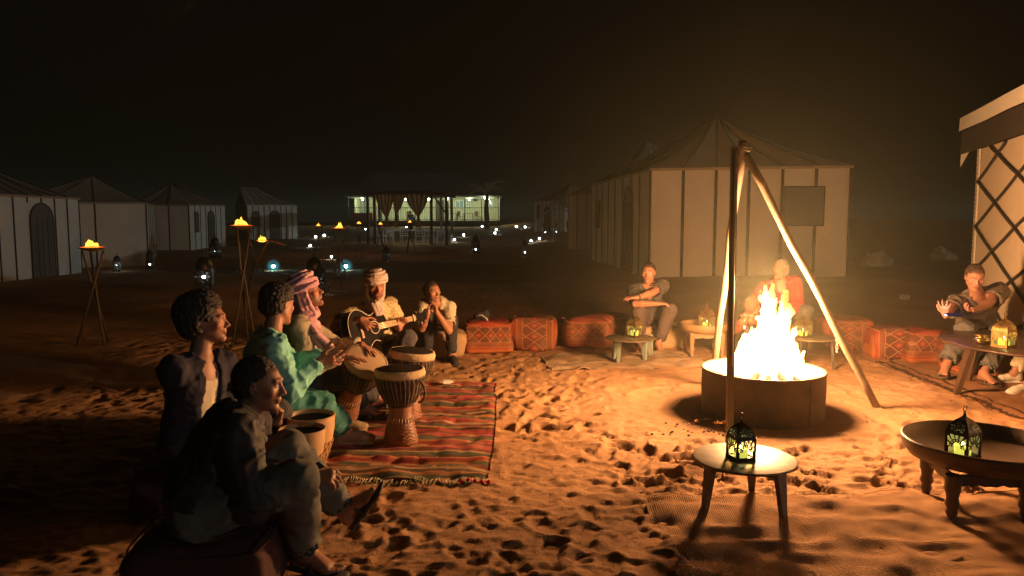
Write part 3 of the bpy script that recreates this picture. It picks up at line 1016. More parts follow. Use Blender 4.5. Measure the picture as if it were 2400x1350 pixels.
def fire_pit():
    t = thing('fire_pit', 'large round rusty steel fire ring full of burning logs under the tripod', 'fire pit', FIRE)
    ro, H = 0.475, 0.355
    MB().lathe([(ro, -0.05), (ro, 0.10), (ro + 0.003, 0.2), (ro, H - 0.012), (ro + 0.007, H - 0.006), (ro + 0.007, H + 0.004), (ro - 0.001, H + 0.008), (ro - 0.010, H)], 72).build('ring_wall', STEEL, t)
    MB().lathe([(ro - 0.010, H), (ro - 0.012, 0.2), (ro - 0.012, 0.10)], 72).build('inner_wall', STEEL_IN, t)
    n = 40
    V = []; Q = []
    for i in range(n + 1):
        for j in range(72):
            r_ = (ro - 0.013) * i / n; a = 2 * PI * j / 72
            x, y = r_ * math.cos(a), r_ * math.sin(a)
            V.append((x, y, 0.19 + 0.03 * (1 - (r_ / ro) ** 2) + 0.02 * float(noise2(x * 14, y * 14, 2)) ))
    for i in range(n):
        for j in range(72):
            Q.append((i * 72 + j, (i + 1) * 72 + j, (i + 1) * 72 + (j + 1) % 72, i * 72 + (j + 1) % 72))
    tt = NT('embers')
    nz = tt.noise(26, 5, 0.75)
    tt.set(tt.b, 'Base Color', tt.mix(tt.ramp(nz, [(0.4, 0), (0.6, 1)]), (0.35, 0.27, 0.2), (0.03, 0.02, 0.02)))
    tt.b.inputs['Roughness'].default_value = 1
    tt.b.inputs['Emission Color'].default_value = (1, 0.16, 0.02, 1)
    tt.set(tt.b, 'Emission Strength', tt.ramp(nz, [(0.5, 0.0), (0.72, 1.0)]))
    tt.bump(nz, 0.8, 0.03)
    e = link('ember_bed', np_mesh('ember_bed', np.array(V), np.array(Q)), tt.m, t)
    # the weld seam
    MB().bar((ro * math.cos(-1.1) , ro * math.sin(-1.1), 0.0), (ro * math.cos(-1.1), ro * math.sin(-1.1), H - .01), 0.012, 0.008).build('weld_seam', STEEL, t)
    return t
fire_pit()

# logs: charred, propped up in a cone
lt = NT('charred_wood')
nz = lt.noise(9, 5, 0.7)
lt.set(lt.b, 'Base Color', lt.mix(lt.ramp(nz, [(0.4, 0), (0.65, 1)]), (0.015, 0.012, 0.010), (0.09, 0.06, 0.04)))
lt.b.inputs['Roughness'].default_value = 0.9
lt.b.inputs['Emission Color'].default_value = (1, 0.22, 0.03, 1)
lt.set(lt.b, 'Emission Strength', lt.ramp(lt.noise(22, 4, 0.8), [(0.55, 0.0), (0.72, 3.0)]))
lt.bump(lt.noise(30, 4, 0.8), 1.0, 0.02)
CHAR = lt.m
for i in range(11):
    a = i * 2 * PI / 11 + random.uniform(-.15, .15)
    b0 = Vector((0.36 * math.cos(a), 0.36 * math.sin(a), 0.20)); b1 = Vector((0.10 * math.cos(a + 2.6), 0.10 * math.sin(a + 2.6), random.uniform(0.42, 0.56)))
    pts = [b0.lerp(b1, k / 6) + Vector((random.uniform(-.008, .008),) * 3) for k in range(7)]
    o = MB().tube(pts, [random.uniform(0.024, 0.036) * (1 - 0.04 * k) for k in range(7)], 9).build('log', CHAR, None, FIRE)
    tag(o, 'charred burning log leaning in the flames inside the steel fire ring', 'log', 'burning logs in the fire pit')

# flames: one additive body of hot gas
ft = NT('flame')
at_ = ft.n('ShaderNodeAttribute'); at_.attribute_name = 'Col'
sp = ft.n('ShaderNodeSeparateColor'); ft.t.links.new(at_.outputs['Color'], sp.inputs[0])
hgt = sp.outputs[0]
nz = ft.noise(9, 4, 0.6)
e_col = ft.ramp(ft.math('ADD', hgt, ft.math('MULTIPLY', ft.math('SUBTRACT', nz, 0.5), 0.25)), [(0.0, (1.0, 0.46, 0.13)), (0.6, (1.0, 0.40, 0.09)), (1.0, (1.0, 0.26, 0.035))])
st = ft.ramp(ft.math('ADD', hgt, ft.math('MULTIPLY', ft.math('SUBTRACT', nz, 0.5), 0.5)), [(0.0, 1.0), (0.62, 0.75), (0.85, 0.30), (1.0, 0.08)])
em = ft.n('ShaderNodeEmission'); ft.t.links.new(e_col, em.inputs[0]); ft.t.links.new(ft.math('MULTIPLY', st, 12.0), em.inputs[1])
tr = ft.n('ShaderNodeBsdfTransparent')
ad = ft.n('ShaderNodeAddShader'); ft.t.links.new(em.outputs[0], ad.inputs[0]); ft.t.links.new(tr.outputs[0], ad.inputs[1])
ft.t.links.new(ad.outputs[0], ft.out.inputs[0])
ft.m.use_backface_culling = False
try: ft.m.cycles.emission_sampling = 'NONE'
except Exception: pass

def flames():
    rng = random.Random(21)
    org = FIRE.copy()
    v = Vol(org + Vector((-.48, -.48, .15)), org + Vector((.48, .48, 1.22)), 0.0078)
    tg = []
    # tongues the photograph shows: base x, base depth, tip x, tip z (metres about the pit centre), base radius
    def T(u, vv, bx, r_, dy=0.0):
        p = P(u, vv, FIRE.y + dy) - org
        tg.append((bx, max(dy, -.03), p.x, max(dy, -.03), p.z, r_ * 1.18))
    T(1814, 655, 0.0, 0.12); T(1846, 672, 0.08, 0.12, .05); T(1853, 706, 0.12, 0.11, -.05); T(1869, 762, 0.14, 0.10, .08); T(1887, 822, 0.25, 0.075, -.05)
    T(1800, 668, 0.02, 0.08, -.08); T(1762, 764, -0.12, 0.10, .05); T(1738, 788, -0.19, 0.08, -.04); T(1727, 833, -0.24, 0.06, .06); T(1790, 720, -0.03, 0.12, .10)
    T(1827, 700, 0.02, 0.12, -.1); T(1780, 770, -0.10, 0.10, -.1); T(1845, 760, 0.16, 0.10, -.1); T(1870, 800, 0.22, 0.08, .1); T(1748, 810, -0.22, 0.07, .08); T(1835, 690, 0.10, 0.06, 0.0)
    for bx_, tz_ in ((-.26, .50), (-.17, .62), (-.08, .74), (.03, .80), (.13, .72), (.21, .60), (.29, .46)):
        tg.append((bx_, -.10 if abs(bx_) < .2 else 0.0, bx_ * .8, -.06 if abs(bx_) < .2 else 0.0, tz_, .085))
    for i in range(10):
        a = rng.uniform(0, 2 * PI); q = rng.uniform(.05, .26); z = 0.62 - 0.9 * q + rng.uniform(-.05, .08)
        tg.append((q * math.cos(a), abs(q * math.sin(a)) - .03, q * .8 * math.cos(a) + rng.uniform(-.04, .04), abs(q * .8 * math.sin(a)) - .03, z, 0.07))
    for bx, by, tx, ty, tz, r_ in tg:
        n = 12; ph = rng.uniform(0, 6)
        prev = None
        for k in range(n + 1):
            t = k / n
            wob = 0.022 * math.sin(ph + t * 8) * t * (1.3 - t)
            p = Vector((bx + (tx - bx) * t ** 1.3 + wob, by + (ty - by) * t + wob * .6, 0.22 + (tz - 0.22) * t))
            rr = r_ * ((1 - t) ** 1.4 * (0.82 + 1.0 * t * (1 - t))) + 0.0025
            if prev is not None: v.cap(org + prev[0], org + p, prev[1], rr, 0.006)
            prev = (p, rr)
            # side licks that tear away upwards
            if 2 < k < 11 and rng.random() < .5:
                a = rng.uniform(0, 2 * PI); L = rng.uniform(.05, .13) * (1.2 - t)
                q0 = org + p + Vector((math.cos(a) * rr * .7, math.sin(a) * rr * .7, 0))
                q1 = q0 + Vector((math.cos(a) * .028, math.sin(a) * .02, L * .55)); q2 = q1 + Vector((-math.cos(a) * .008, 0, L * .6))
                v.cap(q0, q1, rr * .38 + .004, .009, 0.006); v.cap(q1, q2, .009, .0015, 0.004)
    # a few torn-off licks
    for u, vv, l in ((1745, 770, .03),):
        p = P(u, vv, FIRE.y)
        v.cap(p, p + Vector((rng.uniform(-.01, .02), 0, l)), 0.010, 0.002, 0.012)
    V, Q = v.mesh()
    L = V - _v(org)[None, :]
    N = vnormals(V, Q)
    hh = np.clip((L[:, 2] - 0.25) / 0.8, 0, 1)
    n1 = noise3(L[:, 0] * 13, L[:, 1] * 13, L[:, 2] * 6, 3); n2 = noise3(L[:, 0] * 30, L[:, 1] * 30, L[:, 2] * 13, 5)
    V = V + N * (0.012 * (1 - np.abs(n1) * 2) * (0.4 + hh) + 0.006 * (1 - np.abs(n2) * 2))[:, None]
    # colour attribute: how far the gas has cooled (height over the local flame and distance from the axis)
    L = V - _v(org)[None, :]
    rad = np.hypot(L[:, 0], L[:, 1])
    lim = 0.88 - 1.25 * rad
    cool = np.clip((L[:, 2] - 0.25) / np.maximum(lim, 0.12), 0, 1) ** 1.6
    cols = np.stack([cool] * 3, -1)
    o = link('flames', np_mesh('flames', V - _v(org)[None, :], Q, True, cols), ft.m, None, org)
    tag(o, 'tall white and yellow flames rising from the steel fire ring', 'fire')
    return o
FL = flames()
FIRE_W = 860.0
FCOL = (1.0, 0.49, 0.20)
lamp('fire_light', FIRE + Vector((0.02, 0, 1.02)), FIRE_W * 0.6, FCOL, 0.13)
lamp('fire_light', FIRE + Vector((0.02, 0, 0.74)), FIRE_W * 0.4, FCOL, 0.18)

def tripod():
    top = P(1742, 352, 5.60)
    foot_f = G(1709, 1040); foot_r = G(2056, 951); foot_b = G(1668, 905)
    base = Vector((FIRE.x, FIRE.y, 0))
    t = thing('fire_tripod', 'tall tripod of two pale poles and one dark square bar standing over the fire ring', 'tripod', base)
    topf = P(1721, 346, 5.58)
    o = MB().bar(topf - base, foot_f - base + Vector((0, 0, -.02)), 0.044, 0.044, (1, 0, 0)).build('leg', mat('hazed_iron', (0.24, 0.20, 0.15), (0.17, 0.14, 0.105), 7, .6, .2), t); o['label'] = 'dark square iron bar leg'  # grey brown tone puts the haze over the bar into its colour
    a = P(1741, 332, 5.62) - base; b = foot_b - base
    def pole(p, q, r_, lab):
        pts = [p.lerp(q, k / 9) + Vector((0.006 * math.sin(k * 1.7), 0.006 * math.cos(k * 2.3), 0)) * (0 < k < 9) for k in range(10)]
        o = MB().tube(pts, [r_ * (1 + 0.05 * math.sin(k * 2.1)) for k in range(10)], 12).build('leg', POLE, t); o['label'] = lab
    pole(a, b, 0.030, 'pale round pole leaning back behind the fire')
    pole(P(1748, 362, 5.66) - base, foot_r - base + Vector((0, 0, -.02)), 0.030, 'pale round pole slanting down to the right')
    c = P(1738, 347, 5.60) - base
    for pts in ([(-.078, -.0, -.010), (-.083, -.02, .003), (-.02, 0, .006)], [(.015, 0, .004), (.080, -.01, .004), (.048, -.03, -.028), (.02, 0, -.012)]):
        MB().tube([c + Vector(p) for p in pts], 0.004, 6).build('hook_bracket', POLE, t)
    # added pale rod that paints the firelit edge of the dark bar
    MB().tube([P(1724, 352, 5.545) - base, P(1719, 700, 5.25) - base, P(1714, 985, 5.06) - base], 0.0065, 8).build('lit_edge_rod', mat('pale_lit_edge', (0.75, 0.66, 0.5), None, 5, .35), t)
    # chains
    def chain(p, n, r_=0.0035, s=0.028):
        for i in range(n):
            m = MB()
            pts = [Vector((math.cos(q) * 0.009, 0, math.sin(q) * s * .6)) for q in np.linspace(0, 2 * PI, 11)[:-1]]
            if i % 2: pts = [Vector((0, q.x, q.z)) for q in pts]
            m.tube(pts, r_, 5, True)
            m.build('chain_link', POLE, t, p + Vector((0, 0, -i * s)))
    chain(P(1963, 782, 6.0) - base, 6)
    chain(P(1719, 815, 5.2) - base, 9, 0.003, 0.024)
tripod()

g_ = G(1668, 994)
o = MB().tube([(-.13, .02, .018), (-.05, .0, .03), (.04, -.01, .022), (.12, .01, .016)], [.010, .016, .014, .008], 7).build('charred_stick', CHAR, None, g_, (0, 0, -.1))
tag(o, 'short charred stick lying on the sand just left of the iron tripod bar', 'stick')
# charcoal crumbs on the sand
m = MB()
for i in range(70):
    g = G(random.gauss(1650, 40), random.gauss(1003, 12)) if i < 45 else G(random.uniform(1500, 2150), random.uniform(960, 1030))
    m.sphere(g + Vector((0, 0, 0.004)), random.uniform(0.004, 0.013), 6, 4, (1, random.uniform(.5, 1), .6))
tag(m.build('charcoal_crumbs', CHAR), 'black charcoal crumbs scattered on the sand before the fire ring', 'charcoal', kind='stuff')

# haze from the smoke, lit by the fire
HAZE_D = 0.0017
def haze():
    lo = Vector((-262, -62, -3.0)); hi = Vector((262, 422, 9.0))
    c = (lo + hi) / 2; d = hi - lo
    o = MB().box(c, d).build('haze', None)
    m = bpy.data.materials.new('haze'); m.use_nodes = True
    nt = m.node_tree
    nt.nodes.remove(nt.nodes['Principled BSDF'])
    pv = nt.nodes.new('ShaderNodeVolumePrincipled')
    pv.inputs['Color'].default_value = (0.80, 0.88, 0.68, 1)
    pv.inputs['Density'].default_value = HAZE_D
    pv.inputs['Anisotropy'].default_value = 0.0
    nt.links.new(pv.outputs[0], nt.nodes['Material Output'].inputs['Volume'])
    o.data.materials.append(m)
    tag(o, 'thin smoke haze hanging over the whole camp', 'haze', kind='stuff')
haze()

# the smoke itself, thicker round the fire and drifting up
def smoke():
    v = Vol(FIRE + Vector((-5.2, -2.6, -.6)), FIRE + Vector((5.2, 5.2, 7.2)), 0.16)
    v.ell(FIRE + Vector((0.2, 1.3, 1.2)), (4.4, 3.3, 1.75), None, 0.6)
    v.ell(FIRE + Vector((0.1, 0.5, 2.9)), (2.6, 2.2, 2.6), None, 1.0)
    V, Q = v.mesh()
    V[:, 2] = np.maximum(V[:, 2], -0.35)
    V = folds(V, vnormals(V, Q), 0.12, 0.7, 3)
    V[:, 2] = np.clip(V[:, 2], -0.35, 6.5)
    m = bpy.data.materials.new('smoke'); m.use_nodes = True
    nt = m.node_tree; nt.nodes.remove(nt.nodes['Principled BSDF'])
    pv = nt.nodes.new('ShaderNodeVolumePrincipled')
    pv.inputs['Color'].default_value = (0.80, 0.86, 0.62, 1)
    co = nt.nodes.new('ShaderNodeTexCoord'); mp = nt.nodes.new('ShaderNodeVectorMath'); mp.operation = 'DISTANCE'
    nt.links.new(co.outputs['Object'], mp.inputs[0]); mp.inputs[1].default_value = (0.1, 0.9, 1.2)
    r_ = nt.nodes.new('ShaderNodeMapRange'); r_.interpolation_type = 'SMOOTHSTEP'
    nt.links.new(mp.outputs['Value'], r_.inputs[0])
    r_.inputs[1].default_value = 0.3; r_.inputs[2].default_value = 3.2; r_.inputs[3].default_value = SMOKE_D; r_.inputs[4].default_value = 0.0
    nt.links.new(r_.outputs[0], pv.inputs['Density'])
    nt.links.new(pv.outputs[0], nt.nodes['Material Output'].inputs['Volume'])
    o = link('smoke', np_mesh('smoke', V - _v(FIRE)[None, :], Q, True), m, None, FIRE)
    tag(o, 'thin wood smoke glowing round and above the fire pit', 'smoke', kind='stuff')
SMOKE_D = 0.010
smoke()
# ================================================================== tents
CANVAS = mat('cream_canvas', (0.74, 0.70, 0.60), (0.66, 0.61, 0.51), 1.7, 0.85, 0, 0.35, 3.0, 0.05, sheen=0.1)
CANVAS2 = mat('tan_canvas', (0.74, 0.62, 0.47), (0.68, 0.56, 0.41), 1.7, 0.9, 0, 0.35, 3.0, 0.05)
ROOFC = mat('brown_tent_cloth', (0.42, 0.31, 0.20), (0.35, 0.25, 0.16), 1.2, 0.92, 0, 0.3, 3.0, 0.05)
SEAM = mat('dark_webbing', (0.035, 0.028, 0.022), None, 8, 0.9)
DOORC = mat('dark_door_curtain', (0.16, 0.15, 0.13), (0.10, 0.095, 0.085), 3, 0.9, 0, 0.5, 14, 0.03, stretch=(1, 1, .1))
NETC = mat('window_mesh', (0.14, 0.13, 0.11), None, 3, 0.95)

def cloth_quad(a, b, za0, zb0, za1, zb1, org, nu=8, nv=10, sag=0.02, seed=0, out=0.0, flute=0.0):
    """a billowing cloth panel between two ground points a, b"""
    V = []; Q = []
    d = (b - a).normalized(); nrm = Vector((d.y, -d.x, 0))
    L = (b - a).length
    for j in range(nv + 1):
        for i in range(nu + 1):
            s_, t = i / nu, j / nv
            p = a.lerp(b, s_)
            z = (za0 + (zb0 - za0) * s_) * (1 - t) + (za1 + (zb1 - za1) * s_) * t
            bul = sag * math.sin(PI * s_) * math.sin(PI * min(1, t * .95 + .05)) + 0.5 * sag * float(noise2(s_ * 3 + seed * 7.1, t * 4 + seed)) * math.sin(PI * s_)
            bul += flute * math.sin(s_ * 22 + seed) * (1 - t * .6)
            q = p + nrm * (bul + out)
            V.append((q.x - org.x, q.y - org.y, z - org.z))
    for j in range(nv):
        for i in range(nu):
            Q.append((j * (nu + 1) + i, j * (nu + 1) + i + 1, (j + 1) * (nu + 1) + i + 1, (j + 1) * (nu + 1) + i))
    return np_mesh('panel', np.array(V), np.array(Q), True)

def arch_poly(w, h, n=10):
    r_ = w / 2
    pts = [(-r_, 0), (r_, 0)]
    for k in range(n + 1):
        a = PI * k / n
        pts.append((r_ * math.cos(a) * (1.0 + 0.12 * math.sin(a)), h - r_ * 1.15 + r_ * 1.15 * math.sin(a)))
    return pts

def tent(label, c, H, apexes, panels, mats=None, seamw=0.05, doors=(), windows=(), canvas=None, group='canvas tents around the camp', sag=0.02, roofm=None):
    """c: four ground corners, counter-clockwise from above; panels per side; doors / windows: (side, fraction, width, height, sill)"""
    base = sum((Vector((p[0], p[1], 0)) for p in c), Vector()) / 4
    base.z = gz(base.x, base.y)
    t = thing('canvas_tent', label, 'tent', base, 0, group)
    c = [Vector((p[0], p[1], 0)) for p in c]
    z0 = [gz(p.x, p.y) - 0.04 for p in c]
    zt = [gz(p.x, p.y) + H for p in c]
    zm = sum(zt) / 4
    zt = [0.5 * z + 0.5 * zm for z in zt]
    mats = mats or [CANVAS] * 4
    for s_ in range(4):
        a, b = c[s_], c[(s_ + 1) % 4]
        n = panels[s_]
        d = (b - a).normalized(); nrm = Vector((d.y, -d.x, 0))
        for k in range(n):
            f0, f1 = k / n, (k + 1) / n
            p, q = a.lerp(b, f0), a.lerp(b, f1)
            zz = lambda arr, f: arr[s_] + (arr[(s_ + 1) % 4] - arr[s_]) * f
            me = cloth_quad(p, q, zz(z0, f0), zz(z0, f1), zz(zt, f0), zz(zt, f1), base, sag=sag, seed=s_ * 10 + k)
            link('wall_panel', me, mats[s_], t)
        for k in range(n + (1 if n > 1 else 0)):
            f = k / n
            p = a.lerp(b, f); lo_, hi_ = zz(z0, f), zz(zt, f)
            if any(ds == s_ and abs(df - f) * (b - a).length < dw / 2 + .03 for ds, df, dw, dh, dsl in doors): lo_ += [dd for dd in doors if dd[0] == s_][0][3] + 0.05
            wd = seamw * (0.6 if k in (0, n) else 1)
            MB().box(p - base + nrm * 0.016 + Vector((0, 0, (lo_ + hi_) / 2)), (wd, 0.012, hi_ - lo_), Matrix.Rotation(math.atan2(d.y, d.x), 3, 'Z')).build('seam_strip', SEAM, t)
    # eaves valance and roof
    ap = [Vector(p) for p in apexes]
    roofm = roofm or ROOFC
    ct = [Vector((c[i].x, c[i].y, zt[i])) for i in range(4)]
    ctr = sum(ct, Vector()) / 4
    ct = [p + (p - ctr).normalized() * 0.06 for p in ct]
    for s_ in range(4):
        a, b = ct[s_], ct[(s_ + 1) % 4]
        if len(ap) == 1: A2 = (ap[0], ap[0])
        else:
            A2 = (min(ap, key=lambda q: (q - a).length), min(ap, key=lambda q: (q - b).length))
        nu, nv = 12, 10
        V = []; Q = []
        for j in range(nv + 1):
            for i in range(nu + 1):
                s2, tt = i / nu, j / nv
                p = a.lerp(b, s2).lerp(A2[0].lerp(A2[1], s2), tt)
                p = p - Vector((0, 0, 0.10 * math.sin(PI * tt) * (1 + 0.35 * math.cos(s2 * PI * 2 * max(1, panels[s_] // 2))) + 0.04 * math.sin(PI * s2) * (1 - tt)))
                p = p + Vector((0, 0, 0.012 * float(noise2(s2 * 9 + s_, tt * 9))))
                V.append(p - base)
        for j in range(nv):
            for i in range(nu):
                Q.append((j * (nu + 1) + i, j * (nu + 1) + i + 1, (j + 1) * (nu + 1) + i + 1, (j + 1) * (nu + 1) + i))
        link('roof_panel', np_mesh('roof_panel', np.array([tuple(q) for q in V]), np.array(Q), True), roofm, t)
        me = cloth_quad(Vector((a.x, a.y, 0)), Vector((b.x, b.y, 0)), a.z - 0.05, b.z - 0.05, a.z + 0.005, b.z + 0.005, base, 16, 2, 0.0, 3, 0.012, 0.008)
        link('valance', me, roofm, t)
        n = panels[s_]
        for k in range(1, n):
            p = a.lerp(b, k / n)
            top = A2[0].lerp(A2[1], k / n)
            pts = []
            for j in range(9):
                tt = j / 8
                pts.append(p.lerp(top, tt) - Vector((0, 0, 0.10 * math.sin(PI * tt) * (1 + 0.35 * math.cos(k / n * PI * 2 * max(1, n // 2))) - 0.012)) - base)
            if seamw > 0.04: MB().tube(pts, seamw * 0.30, 5).build('roof_seam', SEAM, t)
    for lst, nm, mm in ((doors, 'door', DOORC), (windows, 'window', NETC)):
        for (s_, f, w_, h_, sl) in lst:
            a, b = c[s_], c[(s_ + 1) % 4]
            d = (b - a).normalized(); nrm = Vector((d.y, -d.x, 0))
            p = a.lerp(b, f); p.z = gz(p.x, p.y) + sl + 0.01
            M = Matrix((tuple(d), (0, 0, 1), tuple(nrm))).transposed()
            poly = arch_poly(w_, h_) if nm == 'door' or h_ > w_ * 1.5 and w_ < 0.6 else [(-w_ / 2, 0), (w_ / 2, 0), (w_ / 2, h_), (-w_ / 2, h_)]
            po = [(M @ Vector((x, y, 0))) for x, y in poly]
            m = MB(); m.prism(poly, 0.035, 0.05, M)
            o = m.build(nm, mm, t, p - base)
            m = MB()
            ring = [M @ Vector((x, y, 0.052)) for x, y in (poly if nm == 'window' or True else poly)]
            m.tube(ring, 0.018 if w_ > .5 else 0.014, 5, True)
            m.build('door_trim' if nm == 'door' else 'window_trim', SEAM, o)
            if nm == 'door':
                m = MB()
                for q in (-0.22, 0.0, 0.22):
                    m.tube([M @ Vector((w_ * q, 0.05, 0.055)), M @ Vector((w_ * q, h_ * .8, 0.055))], 0.008, 4)
                m.build('door_pleat', SEAM, o)
    return t

def XY(p): return (p.x, p.y)

# big tent behind the fire
C0 = P(1522, 600, 15.4); C1 = P(1985, 600, 15.0); CB = P(1386, 600, 22.6)
C2 = C1 + (CB - C0)
ax_ = P(1680, 272, 18.3)
tent('largest beige tent, standing behind the fire, with a dark square window flap on its front', [XY(C0), XY(C1), XY(C2), XY(CB)],
     2.24, [ax_], (6, 7, 6, 8), [CANVAS2, CANVAS2, CANVAS2, CANVAS], 0.062,
     doors=[(3, 0.24 + 0.5, 0.95, 1.95, 0)], windows=[(0, 0.775, 0.78, 0.78, 1.02), (3, 0.18, 0.52, 0.78, 0.95)], sag=0.035)
# brown tent corner just left of it
A = P(1332, 560, 31.0); B = P(1388, 560, 29.0)
D_ = (B - A).normalized(); N_ = Vector((-D_.y, D_.x, 0)).normalized()
B2 = A + D_ * 4.2
tent('tan tent mostly hidden behind the left end of the largest tent', [XY(A), XY(B2), XY(B2 + N_ * 5), XY(A + N_ * 5)], 2.2, [A + D_ * 2.1 + N_ * 2.5 + Vector((0, 0, 2.0 + 2.3 - A.z + gz(A.x, A.y)))], (5, 4, 5, 4), [CANVAS2] * 4, 0.05)
# small white tent right of the lodge
A = P(1252, 535, 53.0); B = P(1334, 538, 50.0)
D_ = (B - A).normalized(); N_ = Vector((-D_.y, D_.x, 0)).normalized()
B2 = A + D_ * 3.2
gA = gz(A.x, A.y)
tent('small white tent right of the lit lodge, half hidden by palm fronds', [XY(A), XY(B2), XY(B2 + N_ * 4), XY(A + N_ * 4)], 2.15, [Vector((A.x, A.y, gA)) + D_ * 1.6 + N_ * 2 + Vector((0, 0, 3.4))], (7, 3, 3, 3), None, 0.045,
     doors=[(0, 0.47, 0.62, 1.7, 0)], windows=[(0, 0.16, 0.36, 0.95, 0.9)])

# row of tents on the left
def left_tent(label, A, B, depth, H, apex, panels, doors=(), windows=(), mats=None, seamw=0.045, roofm=None):
    A = Vector((A.x, A.y, 0)); B = Vector((B.x, B.y, 0))
    D = (B - A).normalized(); N = Vector((-D.y, D.x, 0))
    return tent(label, [XY(A), XY(B), XY(B + N * depth), XY(A + N * depth)], H, apex, panels, mats, seamw, doors, windows, roofm=roofm)

g1 = P(190, 600, 21.6); g0 = P(0, 600, 18.4)
d = (g1 - g0); g00 = g0 - d.normalized() * 1.6
left_tent('cream tent at the left edge of the camp with a tall dark arched door', g00, g1, 5.0, 2.18, [P(-70, 372, 22.5)], (9, 4, 5, 4), doors=[(0, 0.655, 0.92, 1.98, 0)])
e0 = P(150, 600, 25.6); e1 = P(347, 600, 25.4)
e1 = Vector((e1.x, e1.y, 0)); dv = Vector((-.39, .92, 0)); fv = Vector((.92, .39, 0))
tent('brown lit tent, second from the left, behind the burning torch bowl', [XY(e1 - fv * 4.6), XY(e1), XY(e1 + dv * 5.6), XY(e1 - fv * 4.6 + dv * 5.6)], 2.13, [P(214, 411, 27.0)], (3, 5, 3, 4), mats=[CANVAS2, CANVAS, CANVAS2, CANVAS2], seamw=0.045)
# third: dark left flank, white front turned to the right
f0 = P(446, 580, 35.5); f1 = P(530, 570, 39.5)
left_tent('third tent of the left row, striped white front with one arched window and door', f0, f1, 3.9, 2.15, [P(402, 429, 39.0)], (7, 4, 4, 4), doors=[(0, 0.56, 0.72, 1.85, 0)], windows=[(0, 0.17, 0.40, 1.0, 0.82)], mats=[CANVAS, CANVAS2, CANVAS2, CANVAS2])
h0 = P(581, 556, 47.0); h1 = P(698, 553, 48.5)
left_tent('fourth and farthest tent of the left row, white striped front beside the lanterns', h0, h1, 4.6, 2.15, [P(563, 438, 51.0), P(600, 439, 51.5)], (9, 4, 4, 4), doors=[(0, 0.54, 0.62, 1.8, 0)], windows=[(0, 0.165, 0.5, 0.95, 0.82)], mats=[CANVAS, CANVAS2, CANVAS2, CANVAS2], roofm=CANVAS2)

